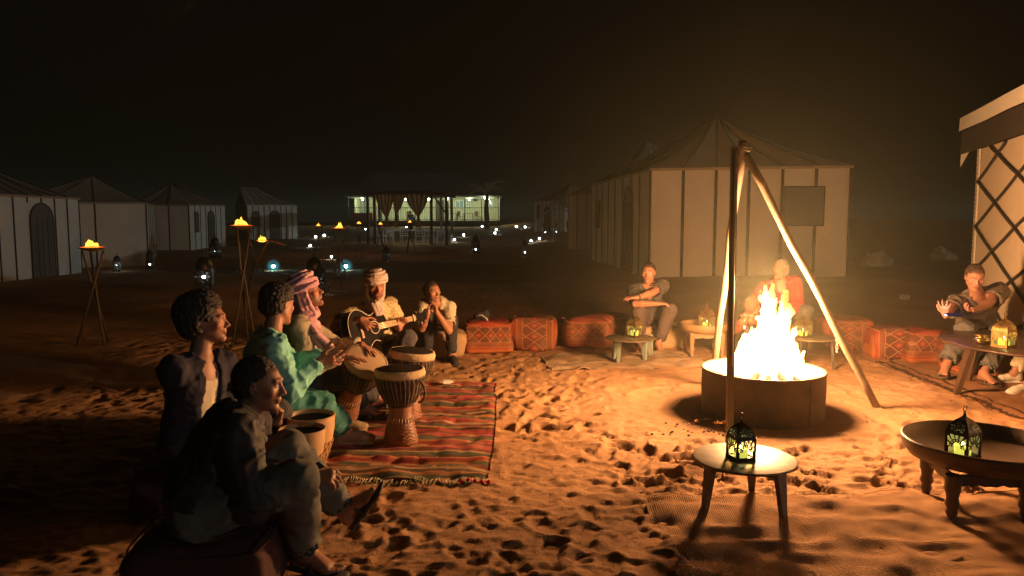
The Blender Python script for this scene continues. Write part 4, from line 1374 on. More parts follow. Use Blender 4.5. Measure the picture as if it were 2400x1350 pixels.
# lattice tent at the right edge
def lattice_tent():
    a = P(2283, 600, 9.5); b = P(2400, 600, 7.65)
    a = Vector((a.x, a.y, 0)); b = Vector((b.x, b.y, 0))
    d = (b - a).normalized(); nrm = Vector((d.y, -d.x, 0))       # towards the fire
    L = 6.5
    b = a + d * L
    zb = gz(a.x, a.y)
    base = Vector((a.x, a.y, zb))
    t = thing('lattice_tent', 'pale tent at the right edge with dark diamond lattice ropes and a banded valance', 'tent', base)
    H = P(2290, 350, 9.5).z - zb
    link('wall_cloth', cloth_quad(a, b, zb - .05, zb - .05, zb + H, zb + H, base, 40, 20, 0.02, 2), CANVAS2, t)
    back = nrm * -4.5
    link('side_wall_cloth', cloth_quad(a + back, a, zb - .05, zb - .05, zb + H, zb + H, base, 12, 12, 0.04, 4), CANVAS2, t)
    # corner braid
    cx = a + nrm * 0.02 + d * 0.05
    MB().box(cx - base + Vector((0, 0, H / 2)), (0.10, 0.02, H), Matrix.Rotation(math.atan2(d.y, d.x), 3, 'Z')).build('corner_braid', CANVAS, t)
    for k in range(int(H / 0.055)):
        z = 0.03 + k * 0.055
        MB().add([cx - base + d * x + nrm * 0.013 + Vector((0, 0, z + y)) for x, y in ((-.022, 0), (.022, 0), (0, .034))], [(0, 1, 2)]).build('braid_diamond', SEAM, t)
    # lattice of ropes
    pitch = P(2306, 424, 9.3).z - P(2306, 530, 9.3).z
    pw = 0.62
    ph0 = H - 0.50
    def rope(x0, z0, x1, z1):
        pts = []
        for k in range(7):
            s_ = k / 6; x = x0 + (x1 - x0) * s_; z = z0 + (z1 - z0) * s_
            pts.append(a - base + d * x + nrm * 0.034 + Vector((0, 0, z - 0.008 * math.sin(PI * s_))))
        MB().tube(pts, 0.017, 6).build('lattice_rope', SEAM, t)
    zs = [P(2306, v, 9.3).z - zb for v in (424, 531)]
    dz = zs[0] - zs[1]
    n0 = zs[0]
    hw = 0.80
    for i in range(-4, 8):
        zc = n0 - i * dz
        # rising and falling diagonals in cell-long pieces
        for j in range(0, 7):
            x0, x1 = 0.10 + j * hw, 0.10 + (j + 1) * hw
            za, zbb = zc + (dz / 2) * (j % 2), zc + (dz / 2) * ((j + 1) % 2)
            for (p, q) in ((zc if j % 2 == 0 else zc + dz / 2, zc + dz / 2 if j % 2 == 0 else zc), (zc if j % 2 == 0 else zc - dz / 2, zc - dz / 2 if j % 2 == 0 else zc)):
                if 0 < min(p, q) and max(p, q) < H - 0.02: rope(x0, p, x1, q)
                elif min(p, q) < H - 0.02 < max(p, q) and min(p, q) > 0:
                    fr = (H - 0.02 - min(p, q)) / abs(p - q)
                    if p < q: rope(x0, p, x0 + (x1 - x0) * fr, H - 0.02)
                    else: rope(x1 - (x1 - x0) * fr, H - 0.02, x1, q)
    # valance: dark pelmet under a pale roof edge
    o1 = nrm * 0.20
    link('dark_pelmet', cloth_quad(a + o1 - d * .04, b + o1, zb + H - 0.06, zb + H - 0.06, zb + H + 0.235, zb + H + 0.235, base, 30, 3, 0.0, 1, 0.0, 0.012), SEAM, t)
    link('roof_edge', cloth_quad(a + o1 * 1.15 - d * .05, b + o1 * 1.15, zb + H + 0.235, zb + H + 0.235, zb + H + 0.40, zb + H + 0.42, base, 30, 3, 0.0, 1, 0.0, 0.010), CANVAS, t)
    link('pelmet_flap', cloth_quad(a + o1 - d * .14 + back * .04, a + o1 - d * .05, zb + H + .12, zb + H - 0.22, zb + H + 0.16, zb + H + 0.24, base, 4, 4, 0.02, 1), CANVAS, t)
    r0 = a + o1 * 1.15; rb = a + back
    m = MB()
    z1 = zb + H + 0.41
    vs = [r0, b + o1 * 1.15, b + back, rb]
    vs = [Vector((p.x, p.y, z1 if i < 2 else z1 - .1)) - base for i, p in enumerate(vs)]
    rg = [((a + b) / 2 + back / 2) + Vector((0, 0, zb + H + 1.5)) - base]
    m.add(vs + rg, [(0, 1, 4), (1, 2, 4), (2, 3, 4), (3, 0, 4)])
    m.build('roof', ROOFC, t)
lattice_tent()
# ================================================================== lodge, gazebo, palm
WALLP = mat('lodge_plaster', (0.62, 0.60, 0.42), (0.55, 0.52, 0.36), 2, 0.85)
DWOOD = mat('dark_wood', (0.05, 0.035, 0.025), (0.09, 0.06, 0.04), 6, 0.6, 0, 0.2, 20, 0.01)
CURT = mat('tan_curtain', (0.42, 0.31, 0.16), (0.34, 0.25, 0.13), 4, 0.9, 0, 0.4, 12, 0.03, stretch=(1, 1, .15))
WHITEP = mat('white_paint', (0.75, 0.76, 0.74), None, 5, 0.5)
GLASSB = mat('dim_glass', (0.28, 0.36, 0.38), None, 5, 0.15)
BULB = emat('warm_white_bulb', (0.85, 1.0, 0.72), 60.0)
LED = emat('cool_white_led', (0.72, 0.90, 1.0), 55.0)

def lodge():
    Y = 78.0
    L = P(818, 520, Y); Rr = P(1168, 520, Y)
    zg = gz(0, Y)
    base = Vector((L.x, Y, zg))
    W_ = Rr.x - L.x
    fl = P(0 + 900, 517, Y).z - zg                                     # deck top
    top = P(900, 463, Y).z - zg
    t = thing('lodge', 'long open lodge on a raised deck at the back of the camp, brightly lit inside', 'building', base)
    MB().box((W_ / 2, 3.0, fl - 0.12), (W_, 6.4, 0.22)).build('deck', DWOOD, t)
    for k in range(8):
        MB().box((0.3 + k * (W_ - .6) / 7, 0.1, (fl - .2) / 2), (0.25, 0.25, fl)).build('deck_pier', DWOOD, t)
    MB().box((W_ / 2, 6.0, (fl + top) / 2), (W_, 0.15, top - fl)).build('rear_wall', WALLP, t)
    for x in (0.0, W_):
        MB().box((x, 4.6, (fl + top) / 2), (0.15, 2.9, top - fl)).build('side_wall', WALLP, t)
    MB().box((W_ / 2, 3.0, top + 0.10), (W_ + 0.5, 7.0, 0.16)).build('ceiling_panel', mat('ceiling_board', (0.5, 0.52, 0.40), None), t)
    # roof: dark hip
    z0 = top + 0.19; z1 = P(960, 405, Y + 3).z - zg
    x0, x1, y0, y1 = -0.4, W_ + 0.4, -0.6, 6.8
    r0 = P(885, 405, Y + 3).x - base.x; r1 = P(1075, 405, Y + 3).x - base.x
    MB().add([(x0, y0, z0), (x1, y0, z0), (x1, y1, z0), (x0, y1, z0), (r0, 3, z1), (r1, 3, z1)], [(0, 1, 5, 4), (1, 2, 5), (2, 3, 4, 5), (3, 0, 4), (3, 2, 1, 0)]).build('roof', mat('dark_roof_cloth', (0.10, 0.08, 0.065), (0.07, 0.055, 0.045), 0.5, 0.95), t)
    MB().box((W_ / 2, -0.42, top + 0.14), (W_ + 0.5, 0.06, 0.16)).build('fascia', mat('pale_fascia', (0.45, 0.47, 0.43), None), t)
    n = 9
    for k in range(n + 1):
        MB().box((k * W_ / n, -0.25, (fl + top) / 2), (0.10, 0.10, top - fl)).build('post', DWOOD, t)
    rh = P(1100, 487, Y).z - zg - fl
    for k in range(n):
        xa, xb = k * W_ / n, (k + 1) * W_ / n
        MB().bar((xa, -0.25, fl + rh), (xb, -0.25, fl + rh), 0.06).build('hand_rail', DWOOD, t)
        MB().bar((xa, -0.25, fl + 0.12), (xb, -0.25, fl + 0.12), 0.05).build('lower_rail', DWOOD, t)
        for j in range(1, 7):
            x = xa + (xb - xa) * j / 7
            MB().bar((x, -0.25, fl + 0.12), (x, -0.25, fl + rh), 0.03).build('baluster', DWOOD, t)
    # windows and doors of the rear wall
    for px0, px1, v0, v1, mm in ((1068, 1086, 470, 486, GLASSB), (1094, 1103, 470, 484, GLASSB), (1110, 1119, 460, 471, DWOOD), (1022, 1040, 470, 515, DWOOD), (845, 853, 470, 514, GLASSB), (1146, 1156, 470, 486, GLASSB), (960, 985, 470, 490, GLASSB)):
        a = P(px0, v1, Y + 5.9); b = P(px1, v0, Y + 5.9)
        cx, cz = (a.x + b.x) / 2 - base.x, (a.z + b.z) / 2 - zg
        w_, h_ = b.x - a.x, b.z - a.z
        o = MB().box((cx, 5.90, cz), (w_, 0.05, h_)).build('window', mm, t)
        m = MB()
        for sx in (-1, 0, 1): m.box((cx + sx * w_ / 2, 5.86, cz), (0.07, 0.05, h_ + .07))
        for sz in (-1, 1): m.box((cx, 5.865, cz + sz * h_ / 2), (w_ + .07, 0.05, 0.07))
        m.build('window_frame', WHITEP if mm is not DWOOD else DWOOD, o)
    # ceiling lamps
    for px in (850, 905, 950, 1005, 1048, 1100, 1145):
        p = P(px, 463, Y + 2.5)
        MB().sphere((p.x - base.x, 2.5, top - 0.12), 0.09).build('ceiling_bulb', BULB, t)
        lamp('lodge_light', (p.x, Y + 2.5, zg + top - 0.32), 85.0, (0.86, 1.0, 0.62), 0.12)
    for px in (943, 990, 1048, 1138):
        p = P(px, 461, Y - 0.6)
        MB().sphere((p.x - base.x, -0.55, top - 0.05), 0.14).build('edge_bulb', BULB, t)
        lamp('lodge_light', (p.x, Y - 0.85, zg + top - 0.1), 10.0, (0.86, 1.0, 0.8), 0.1)
    # tables and chairs on the deck
    for i, (px, s_) in enumerate(((875, 1), (960, 1), (1060, 1), (1078, 1), (1098, 1), (1120, 1))):
        p = P(px, 515, Y + 1.6)
        if i in (2, 4):
            tb = thing('wooden_table', ('brown table on the lodge deck left of the windows', 'brown table on the lodge deck right of the windows')[i // 4], 'table', (p.x, Y + 1.6, zg + fl), 0, 'furniture on the lodge deck')
            MB().box((0, 0, .74), (1.1, .7, .05)).build('table_top', mat('brown_wood', (0.22, 0.12, 0.06), None), tb)
            for sx in (-.48, .48):
                for sy in (-.28, .28): MB().box((sx, sy, .36), (.06, .06, .72)).build('leg', MATS['brown_wood'], tb)
        else:
            tb = thing('wooden_chair', ('wooden chair on the lodge deck beside the red sofa', 'wooden chair on the lodge deck behind the gazebo curtains', '', 'wooden chair between the two brown tables on the lodge deck', '', 'wooden chair on the lodge deck nearest the palm tree')[i] or 'wooden chair', 'chair', (p.x, Y + 1.6, zg + fl), random.uniform(0, 3), 'chairs on the lodge deck')
            MB().box((0, 0, .45), (.45, .45, .05)).build('seat', mat('orange_wood', (0.38, 0.18, 0.07), None), tb)
            MB().box((0, .21, .75), (.45, .04, .5)).build('backrest', MATS['orange_wood'], tb)
            for sx in (-.19, .19):
                for sy in (-.19, .19): MB().box((sx, sy, .22), (.04, .04, .43)).build('leg', MATS['orange_wood'], tb)
    tag(MB().box((0, 0, 0.4), (2.2, .8, .8)).build('sofa', mat('red_sofa', (0.28, 0.05, 0.04), None), None, (P(850, 515, Y + 1).x, Y + 1, zg + fl)), 'low red sofa at the left end of the lodge deck', 'sofa')
lodge()

def gazebo():
    Y = 41.0
    zg = gz(P(950, 560, Y).x, Y)
    x0 = P(862, 500, Y).x; x1 = P(1046, 500, Y).x
    base = Vector(((x0 + x1) / 2, Y, zg))
    t = thing('gazebo', 'dark post gazebo with tan tied curtains in front of the lodge', 'gazebo', base)
    top = P(900, 457, Y).z - zg
    hw = (x1 - x0) / 2
    for px, yy in ((862, 0), (878, 0.0), (1011, 0.0), (1046, 0), (862, 3.6), (1046, 3.6), (1019, 3.6)):
        x = P(px, 500, Y + 0).x - base.x
        MB().box((x, yy, top / 2 - .05), (0.15, 0.15, top)).build('post', DWOOD, t)
    for yy in (0, 3.6): MB().box((0, yy, top + .02), (2 * hw + 0.5, 0.16, 0.16)).build('roof_beam', DWOOD, t)
    for xx in (-hw, hw): MB().box((xx, 1.8, top + .025), (0.14, 3.6, 0.15)).build('roof_beam', DWOOD, t)
    MB().add([(-hw - .4, -.3, top + .10), (hw + .4, -.3, top + .10), (hw + .4, 3.9, top + .10), (-hw - .4, 3.9, top + .10), (-hw * .4, 1.8, top + .3), (hw * .4, 1.8, top + .3)], [(0, 1, 5, 4), (1, 2, 5), (2, 3, 4, 5), (3, 0, 4), (3, 2, 1, 0)]).build('canopy', MATS['dark_roof_cloth'], t)
    for px, sgn in ((1024, 1),):
        MB().bar((P(1018, 462, Y).x - base.x, 0.0, top - .1), (P(1043, 500, Y).x - base.x, 0.02, top - 0.95), 0.08).build('brace', DWOOD, t)
    # curtains: gathered near their foot
    def curtain(pa, pb, pk, vk, vb=None):
        xa, xb, xk = (P(p, 500, Y).x - base.x for p in (pa, pb, pk))
        zk = P(900, vk, Y).z - zg; ze = P(900, vb or 533, Y).z - zg
        V = []; Q = []; nu, nv = 26, 22
        for j in range(nv + 1):
            tt = j / nv
            z = top + (ze - top) * tt
            k = (top - z) / (top - zk)
            if k < 1: g = k ** 1.6; 
            else: g = 1 - 0.25 * (k - 1)
            for i in range(nu + 1):
                s_ = i / nu
                xw = xa + (xb - xa) * s_
                x = xw * (1 - g) + (xk + (s_ - .5) * 0.16) * g
                y = -0.12 + 0.05 * math.sin(s_ * 30) * (1 - .5 * g) + 0.02 * math.sin(s_ * 11 + tt * 4)
                V.append((x, y, z + 0.03 * math.sin(s_ * PI) * (1 - g)))
        for j in range(nv):
            for i in range(nu): Q.append((j * (nu + 1) + i, (j + 1) * (nu + 1) + i, (j + 1) * (nu + 1) + i + 1, j * (nu + 1) + i + 1))
        link('curtain', np_mesh('curtain', np.array(V), np.array(Q)), CURT, t)
    curtain(881, 925, 907, 508); curtain(921, 951, 929, 500); curtain(950, 1005, 981, 506)
    x = P(950, 500, Y).x - base.x
    MB().sphere((x, 1.8, top - .2), 0.09).build('pendant_bulb', BULB, t)
    lamp('gazebo_light', (base.x + x, Y + 1.8, zg + top - .4), 40, (0.85, 1.0, 0.8), 0.1)
    # white slat chairs below
    k = 0
    labs = ['white slatted chair at the left end under the gazebo', 'second white slatted chair from the left gazebo post', 'white slatted chair under the left curtain of the gazebo', 'white slatted chair below the middle of the gazebo', 'white slatted chair under the right curtain of the gazebo', 'white slatted chair beside the right inner gazebo post', 'white slatted chair at the right end under the gazebo']
    for px, yy, rz in ((868, .6, .3), (893, 1.0, 2.9), (913, 0.3, 0.1), (948, 0.9, 3.0), (982, 0.2, 0.2), (1005, 1.0, 2.8), (1032, 0.3, 0.0)):
        x = P(px, 500, Y + yy).x
        c = thing('slatted_chair', labs[k], 'chair', (x, Y + yy, zg), rz, 'white chairs under the gazebo'); k += 1
        MB().box((0, 0, .45), (.44, .44, .04)).build('seat', WHITEP, c)
        for sx in (-.2, .2):
            MB().box((sx, -.2, .22), (.04, .04, .44)).build('leg', WHITEP, c); MB().box((sx, .2, .45), (.04, .04, .92)).build('leg', WHITEP, c)
        for z in (.58, .68, .78, .88): MB().box((0, .2, z), (.36, .025, .045)).build('back_slat', WHITEP, c)
    tb = thing('long_table', 'long low table with white cloth under the gazebo', 'table', (base.x, Y + 1.9, zg))
    MB().box((0, 0, .74), (2.6, .8, .05)).build('table_top', WHITEP, tb)
    for sx in (-1.2, 1.2):
        for sy in (-.33, .33): MB().box((sx, sy, .36), (.07, .07, .72)).build('leg', WHITEP, tb)
gazebo()

# palms
LEAF = mat('lit_palm_leaf', (0.46, 0.44, 0.30), (0.34, 0.32, 0.22), 4, 0.75)  # leaves made paler to stand for lamplight on the fronds
TRUNK = mat('palm_trunk', (0.16, 0.11, 0.07), (0.09, 0.06, 0.04), 6, 0.95, 0, 0.8, 14, 0.05)
def palm(label, p, trunk_h, fr_l, n, seed, start_up=0.7, spread=1.0, nleaf=26):
    rng = random.Random(seed)
    t = thing('palm_tree', label, 'palm', p)
    pts = [(0.04 * math.sin(k), 0.03 * math.cos(k * 1.3), trunk_h * k / 8 - .1) for k in range(9)]
    MB().tube(pts, [0.26 - 0.01 * k + 0.02 * (k % 2) for k in range(9)], 10).build('trunk', TRUNK, t)
    for i in range(n):
        a = 2 * PI * i / n + rng.uniform(-.2, .2); el = start_up * rng.uniform(.55, 1.25); L = fr_l * rng.uniform(.8, 1.1)
        d = Vector((math.cos(a), math.sin(a), 0))
        m = MB(); pt = []
        for k in range(11):
            s_ = k / 10
            r_ = L * s_ * math.cos(el * (1 - s_ * 0.2)) * spread; z = trunk_h + L * (math.sin(el) * s_ - 0.75 * s_ ** 2.3 * (1.2 - el * .4))
            pt.append(d * r_ + Vector((0, 0, z)))
        m.tube(pt, [0.03 - 0.0024 * k for k in range(11)], 4)
        sd = Vector((-d.y, d.x, 0))
        for k in range(nleaf):
            s_ = 0.15 + 0.85 * k / nleaf; q = s_ * 10; i0 = min(int(q), 9)
            c = pt[i0].lerp(pt[i0 + 1], q - i0)
            tg = (pt[min(i0 + 1, 10)] - pt[i0]).normalized()
            ll = 0.46 * math.sin(PI * min(.97, s_ * .8 + .18)) * (L / 2.2) + .05
            for sg in (-1, 1):
                tip = c + (sd * sg * .8 + tg * .75 + Vector((0, 0, rng.uniform(-.45, .1)))).normalized() * ll
                m.add([c - tg * .02, c + tg * .025, tip, ], [(0, 1, 2)])
        m.build('frond', LEAF, t)
    return t
Yp = 70.0
palm('dusty palm tree standing before the right end of the lodge', (P(1141, 540, Yp).x, Yp, gz(P(1141, 540, Yp).x, Yp)), 3.3, 2.9, 15, 3, 0.95)
Yp = 42.0
palm('young palm with drooping fronds before the small white tent', (P(1338, 540, Yp).x, Yp, gz(P(1338, 540, Yp).x, Yp)), 1.3, 2.4, 12, 8, 0.9)

# far rocks and dune humps on the right
ROCK = mat('pale_rock', (0.45, 0.40, 0.33), (0.33, 0.28, 0.23), 3, 0.9, 0, 0.8, 8, 0.05)
def rock(label, p, r_, seed, sq=0.7):
    v = Vol(Vector(p) - Vector((r_,) * 3) * 1.5, Vector(p) + Vector((r_,) * 3) * 1.5, r_ / 14)
    rng = random.Random(seed)
    for k in range(5): v.box(Vector(p) + Vector([rng.uniform(-.35, .35) * r_ for _ in range(3)]), (r_ * .6, r_ * .5, r_ * sq * .7), Matrix.Rotation(rng.uniform(0, 3), 3, (rng.random(), rng.random(), 1)), r_ * .1, r_ * .15)
    o = sdf_obj('rock', v, ROCK, None, p, r_ * .05, 3 / r_, seed); o.location = p
    tag(o, label, 'rock', 'rocks on the dark sand beyond the fire')
g = G(2054, 622); rock('pale pointed rock on the dark sand right of the largest tent', g, 0.36, 3, 1.0)
g = G(2215, 610); rock('long grey rock half buried in the dark slope right of the pale rock', g, 0.40, 5, 0.4)
g = G(2120, 700); rock('small stone on the dark sand behind the red cushions', g, 0.10, 7, 0.6)
# ================================================================== lanterns
LBLACK = mat('black_lantern_metal', (0.030, 0.028, 0.025), (0.05, 0.045, 0.04), 9, 0.42, 0.8)
LBRASS = mat('brass_lantern_metal', (0.27, 0.17, 0.06), (0.20, 0.12, 0.045), 9, 0.42, 0.85)
def glow_glass(name, col, em):
    t = NT(name)
    t.b.inputs['Base Color'].default_value = (*col, 1)
    t.b.inputs['Roughness'].default_value = 0.4
    t.b.inputs['Emission Color'].default_value = (*col, 1)
    t.b.inputs['Emission Strength'].default_value = em
    return t.m
WAX = glow_glass('glowing_wax', (0.72, 0.72, 0.10), 0.9)
def see_pane():
    t = NT('thin_tinted_pane')
    e = t.n('ShaderNodeEmission'); e.inputs[0].default_value = (0.80, 0.72, 0.18, 1); e.inputs[1].default_value = 0.20
    tr = t.n('ShaderNodeBsdfTransparent'); tr.inputs[0].default_value = (.86, .84, .6, 1)
    a = t.n('ShaderNodeAddShader'); t.t.links.new(e.outputs[0], a.inputs[0]); t.t.links.new(tr.outputs[0], a.inputs[1])
    t.t.links.new(a.outputs[0], t.out.inputs[0])
    return t.m
PANE = see_pane()
PANE_W = glow_glass('frosted_pane_blue', (0.45, 0.60, 0.95), 0.8)
FLAMELED = emat('led_flame', (0.95, 1.0, 0.62), 9.0)
LEDB = emat('lantern_led', (0.75, 0.93, 1.0), 70.0)
LEDT = emat('teal_led', (0.45, 0.95, 1.0), 70.0)

def pierced(name, fn, nu, nv, warp, th, ckey=None):
    """a pierced sheet: cells of the unit square where fn is true, mapped by warp(s, t) -> (point, normal)"""
    if ckey and ckey in MATS: return MATS[ckey]
    vid = {}; V = []; F = []
    solid = [[fn((i + .5) / nu, (j + .5) / nv) for i in range(nu)] for j in range(nv)]
    def vert(i, j, side):
        k = (i, j, side)
        if k not in vid:
            p, n = warp(i / nu, j / nv)
            vid[k] = len(V); V.append(tuple(Vector(p) + Vector(n) * (th / 2 if side else -th / 2)))
        return vid[k]
    for j in range(nv):
        for i in range(nu):
            if not solid[j][i]: continue
            F.append((vert(i, j, 1), vert(i + 1, j, 1), vert(i + 1, j + 1, 1), vert(i, j + 1, 1)))
            F.append((vert(i, j, 0), vert(i, j + 1, 0), vert(i + 1, j + 1, 0), vert(i + 1, j, 0)))
            for di, dj, a, b in ((0, -1, (i, j), (i + 1, j)), (1, 0, (i + 1, j), (i + 1, j + 1)), (0, 1, (i + 1, j + 1), (i, j + 1)), (-1, 0, (i, j + 1), (i, j))):
                ii, jj = i + di, j + dj
                if ii < 0 or jj < 0 or ii >= nu or jj >= nv or not solid[jj][ii]:
                    F.append((vert(*a, 1), vert(*a, 0), vert(*b, 0), vert(*b, 1)))
    me = bpy.data.meshes.new(name); me.from_pydata(V, [], F); me.update()
    if ckey: MATS[ckey] = me
    return me

def mask_side(s, t):
    """arched door below, radiating petals above"""
    x, y = (s - .5) * 2, t
    if abs(x) > 0.87 or t < 0.05 or t > 0.95: return True
    d = math.hypot(x, (y - 0.36) * 1.25 * 1.35)
    if y < 0.36: 
        if abs(x) < 0.74: return False
        return True
    # arch notch
    a = math.atan2((y - 0.36) * 1.68, x)
    if d < 0.40: return False
    if d < 0.50: return True
    k = (a / PI * 7) % 1.0
    if d < 0.64: return not (0.22 < k < 0.78 and d < 0.61)
    if d < 0.68: return True
    w_ = 0.5 - abs(k - .5)
    if d < 1.22: return not (w_ > 0.16 + 0.25 * max(0, (d - 1.0)) and d < 1.18)
    return True

def mask_roof(s, t):
    x, y = (s - .5) * 2, t
    if abs(x) > 0.84 or t < 0.10 or t > 0.88: return True
    d = math.hypot(x * (1 - .6 * y) * 1.1, (y - 0.38) * 1.7)
    if d < 0.15: return False
    if d < 0.25: return True
    a = math.atan2((y - .38) * 1.7, x)
    if d < 0.40: return not abs(((a / (2 * PI)) * 9) % 1 - .5) < .27
    if 0.50 < d < 0.66 and y < 0.5: return not abs(((a / (2 * PI)) * 11) % 1 - .5) < .26
    return True

def ogee(t):
    return 1.0 - 0.10 * t - 0.88 * t ** 1.9 if t < 0.72 else max(0.03, (1.0 - 0.072 - 0.88 * 0.72 ** 1.9) * (1 - (t - .72) / .28) ** 1.15)

def table_lantern(label, p, rz, s=1.0, metal=None, key='k', power=0.5, group='pierced metal table lanterns'):
    """square Moroccan lantern, body 10 cm wide, 22 cm tall"""
    metal = metal or LBLACK
    t = thing('table_lantern', label, 'lantern', p, rz, group)
    w_, hb, hr = 0.052 * s, 0.105 * s, 0.085 * s
    z0 = 0.012 * s
    MB().box((0, 0, z0 / 2), (2 * w_ + .012, 2 * w_ + .012, z0)).build('base_plate', metal, t)
    for k in range(4):
        Mz = Matrix.Rotation(k * PI / 2, 3, 'Z')
        def wside(u_, v_): return Mz @ Vector(((u_ - .5) * 2 * w_, -w_, z0 + v_ * hb)), Mz @ Vector((0, -1, 0))
        link('side_panel', pierced('side_panel', mask_side, 32, 34, wside, 0.0025, 'side%s%d%.2f' % (key, k, s)), metal, t)
        def wroof(u_, v_):
            q = ogee(v_) * w_ * 1.05
            return Mz @ Vector(((u_ - .5) * 2 * q, -q, z0 + hb + 0.004 + v_ * hr)), Mz @ Vector((0, -.8, .5))
        link('roof_panel', pierced('roof_panel', mask_roof, 28, 28, wroof, 0.0025, 'roof%s%d%.2f' % (key, k, s)), metal, t)
        MB().box(Mz @ Vector((w_, -w_, z0 + hb / 2)), (.009, .009, hb + .008), Mz).build('corner_post', metal, t)
    MB().box((0, 0, z0 + hb + .001), (2 * w_ + .014, 2 * w_ + .014, .006)).box((0, 0, z0 + hb + .001), (.001, .001, .001)).build('eaves_band', metal, t) if 0 else None
    m = MB()
    for k in range(4):
        Mz = Matrix.Rotation(k * PI / 2, 3, 'Z')
        m.box(Mz @ Vector((0, -w_ - .001, z0 + hb)), (2 * w_ + .014, .006, .009), Mz)
    m.build('eaves_band', metal, t)
    zt = z0 + hb + hr
    MB().sphere((0, 0, zt + .004 * s), .009 * s).sphere((0, 0, zt + .018 * s), .006 * s).build('finial', metal, t)
    MB().tube([(math.cos(a) * .014 * s, 0, zt + .034 * s + math.sin(a) * .014 * s) for a in np.linspace(0, 2 * PI, 15)[:-1]], .002 * s, 5, True).build('ring_handle', metal, t)
    # hinge knob and catch
    MB().sphere((w_ + .01, 0, z0 + hb * .45), .006 * s, 8, 6).build('catch', metal, t)
    MB().box((0, 0, z0 + hb * .5), (2 * w_ - .016, 2 * w_ - .016, .001)).build('pane_holder', metal, t) if 0 else None
    c = MB().lathe([(.001, z0 + .001), (.036 * s, z0 + .001), (.037 * s, z0 + .045 * s), (.030 * s, z0 + .046 * s), (.006 * s, z0 + .040 * s), (.001, z0 + .040 * s)], 20).build('candle', WAX, t)
    MB().lathe([(.001, z0 + .040 * s), (.006 * s, z0 + .046 * s), (.005 * s, z0 + .056 * s), (.0005, z0 + .066 * s)], 10).build('candle_flame', FLAMELED, c)
    m = MB()
    for k in range(4):
        Mz = Matrix.Rotation(k * PI / 2, 3, 'Z')
        if k in (1, 2, 3): m.add([Mz @ Vector((a * (w_ - .004), -w_ + .004, z0 + b * hb)) for a, b in ((-1, .02), (1, .02), (1, .98), (-1, .98))], [(0, 1, 2, 3)])
    m.build('glass_pane', PANE, t)
    lamp('candle_light', (0, 0, z0 + .075 * s), power, (1.0, 0.95, 0.42), 0.012, t)
    return t

def yard_mask(s, t):
    x, y = (s - .5) * 2, t
    if abs(x) > 0.80 or t < 0.04 or t > 0.96 or abs(t - .5) < .025: return True
    yy = (t * 2) % 1.0
    d = math.hypot(x * .9, (yy - .5) * 1.9)
    a = math.atan2((yy - .5) * 1.9, x)
    k = (a / (2 * PI) * 8) % 1
    if d < .14: return False
    if .24 < d < .46: return not abs(k - .5) < .28
    if .56 < d < .80: return not abs((k + .5) % 1 - .5) < .26
    return True

def yard_lantern(label, p, rz, h=0.5, power=3.0, bulb=None, col=(0.72, 0.9, 1.0), lit_z=0.22, group='cool white lanterns standing about the sand', bs=1.0, detail=True):
    t = thing('yard_lantern', label, 'lantern', (p[0], p[1], p[2] - .012), rz, group)
    w_ = 0.17 * h; hb = 0.58 * h; z0 = 0.05 * h
    MB().box((0, 0, z0 / 2), (2 * w_ * 1.12, 2 * w_ * 1.12, z0)).build('base_plate', LBLACK, t)
    nu = 24 if detail else 12
    for k in range(4):
        Mz = Matrix.Rotation(k * PI / 2, 3, 'Z')
        def ws(u_, v_): return Mz @ Vector(((u_ - .5) * 2 * w_, -w_, z0 + v_ * hb)), Mz @ Vector((0, -1, 0))
        link('side_panel', pierced('side_panel', yard_mask, nu, nu * 2, ws, 0.006 * h, 'yard%d%.3f%d' % (k, h, nu)), LBLACK, t)
    def dome(q): return w_ * 1.08 * math.sqrt(max(0, 1 - q ** 2.4)) 
    prof = [(dome(q / 8), z0 + hb + q / 8 * h * .27) for q in range(8)] + [(0.016 * h, z0 + hb + .28 * h), (.03 * h, z0 + hb + .31 * h), (.01 * h, z0 + hb + .345 * h), (.002, z0 + hb + .37 * h)]
    MB().lathe(prof, 12).build('dome', LBLACK, t)
    if detail: MB().tube([(math.cos(a) * .035 * h, 0, z0 + hb + .40 * h + math.sin(a) * .035 * h) for a in np.linspace(0, 2 * PI, 13)[:-1]], .006 * h, 5, True).build('ring_handle', LBLACK, t)
    b = bulb or LEDB
    MB().sphere((0, 0, z0 + lit_z * h), 0.034 * max(h, .3) * bs, 8, 6).build('bulb', b, t)
    lamp('lantern_light', (0, 0, z0 + lit_z * h), power, col, 0.02, t)
    return t

def lantern_at(label, u, v, hpx, **kw):
    """base pixel u, v and the height in pixels"""
    p = G(u, v)
    h = hpx * p.y / F_PX
    return yard_lantern(label, p, kw.pop('rz', random.uniform(-.6, .6)), max(.12, h), **kw)

# the two tall ones behind the listeners
lantern_at('tall black pierced lantern left of the crossed torch stands', 480, 700, 112, power=12.5, lit_z=0.42, rz=0.25)
lantern_at('tall black pierced lantern behind the pink turban of the drummer', 738, 690, 100, power=12.5, lit_z=0.26, rz=-0.3)
lantern_at('round topped pierced lantern on the sand before the brown tent, right of the torch bowl', 275, 636, 42, power=11.2, lit_z=0.30)
lantern_at('dark lantern shining white at its foot, by the right corner of the brown tent', 352, 628, 46, power=10.0, lit_z=.15)
lantern_at('black domed lantern before the third tent of the left row', 505, 602, 52, power=8.8, lit_z=.22)
lantern_at('blue white lantern at the foot of the third tent, just left of the domed one', 497, 598, 28, power=6.2, lit_z=.25)
lantern_at('domed lantern below the arched window of the farthest left tent', 621, 560, 26, power=15.0, lit_z=.15)
lantern_at('tiny blue lantern at the right end of the farthest left tent', 696, 556, 22, power=10.0, lit_z=.2)
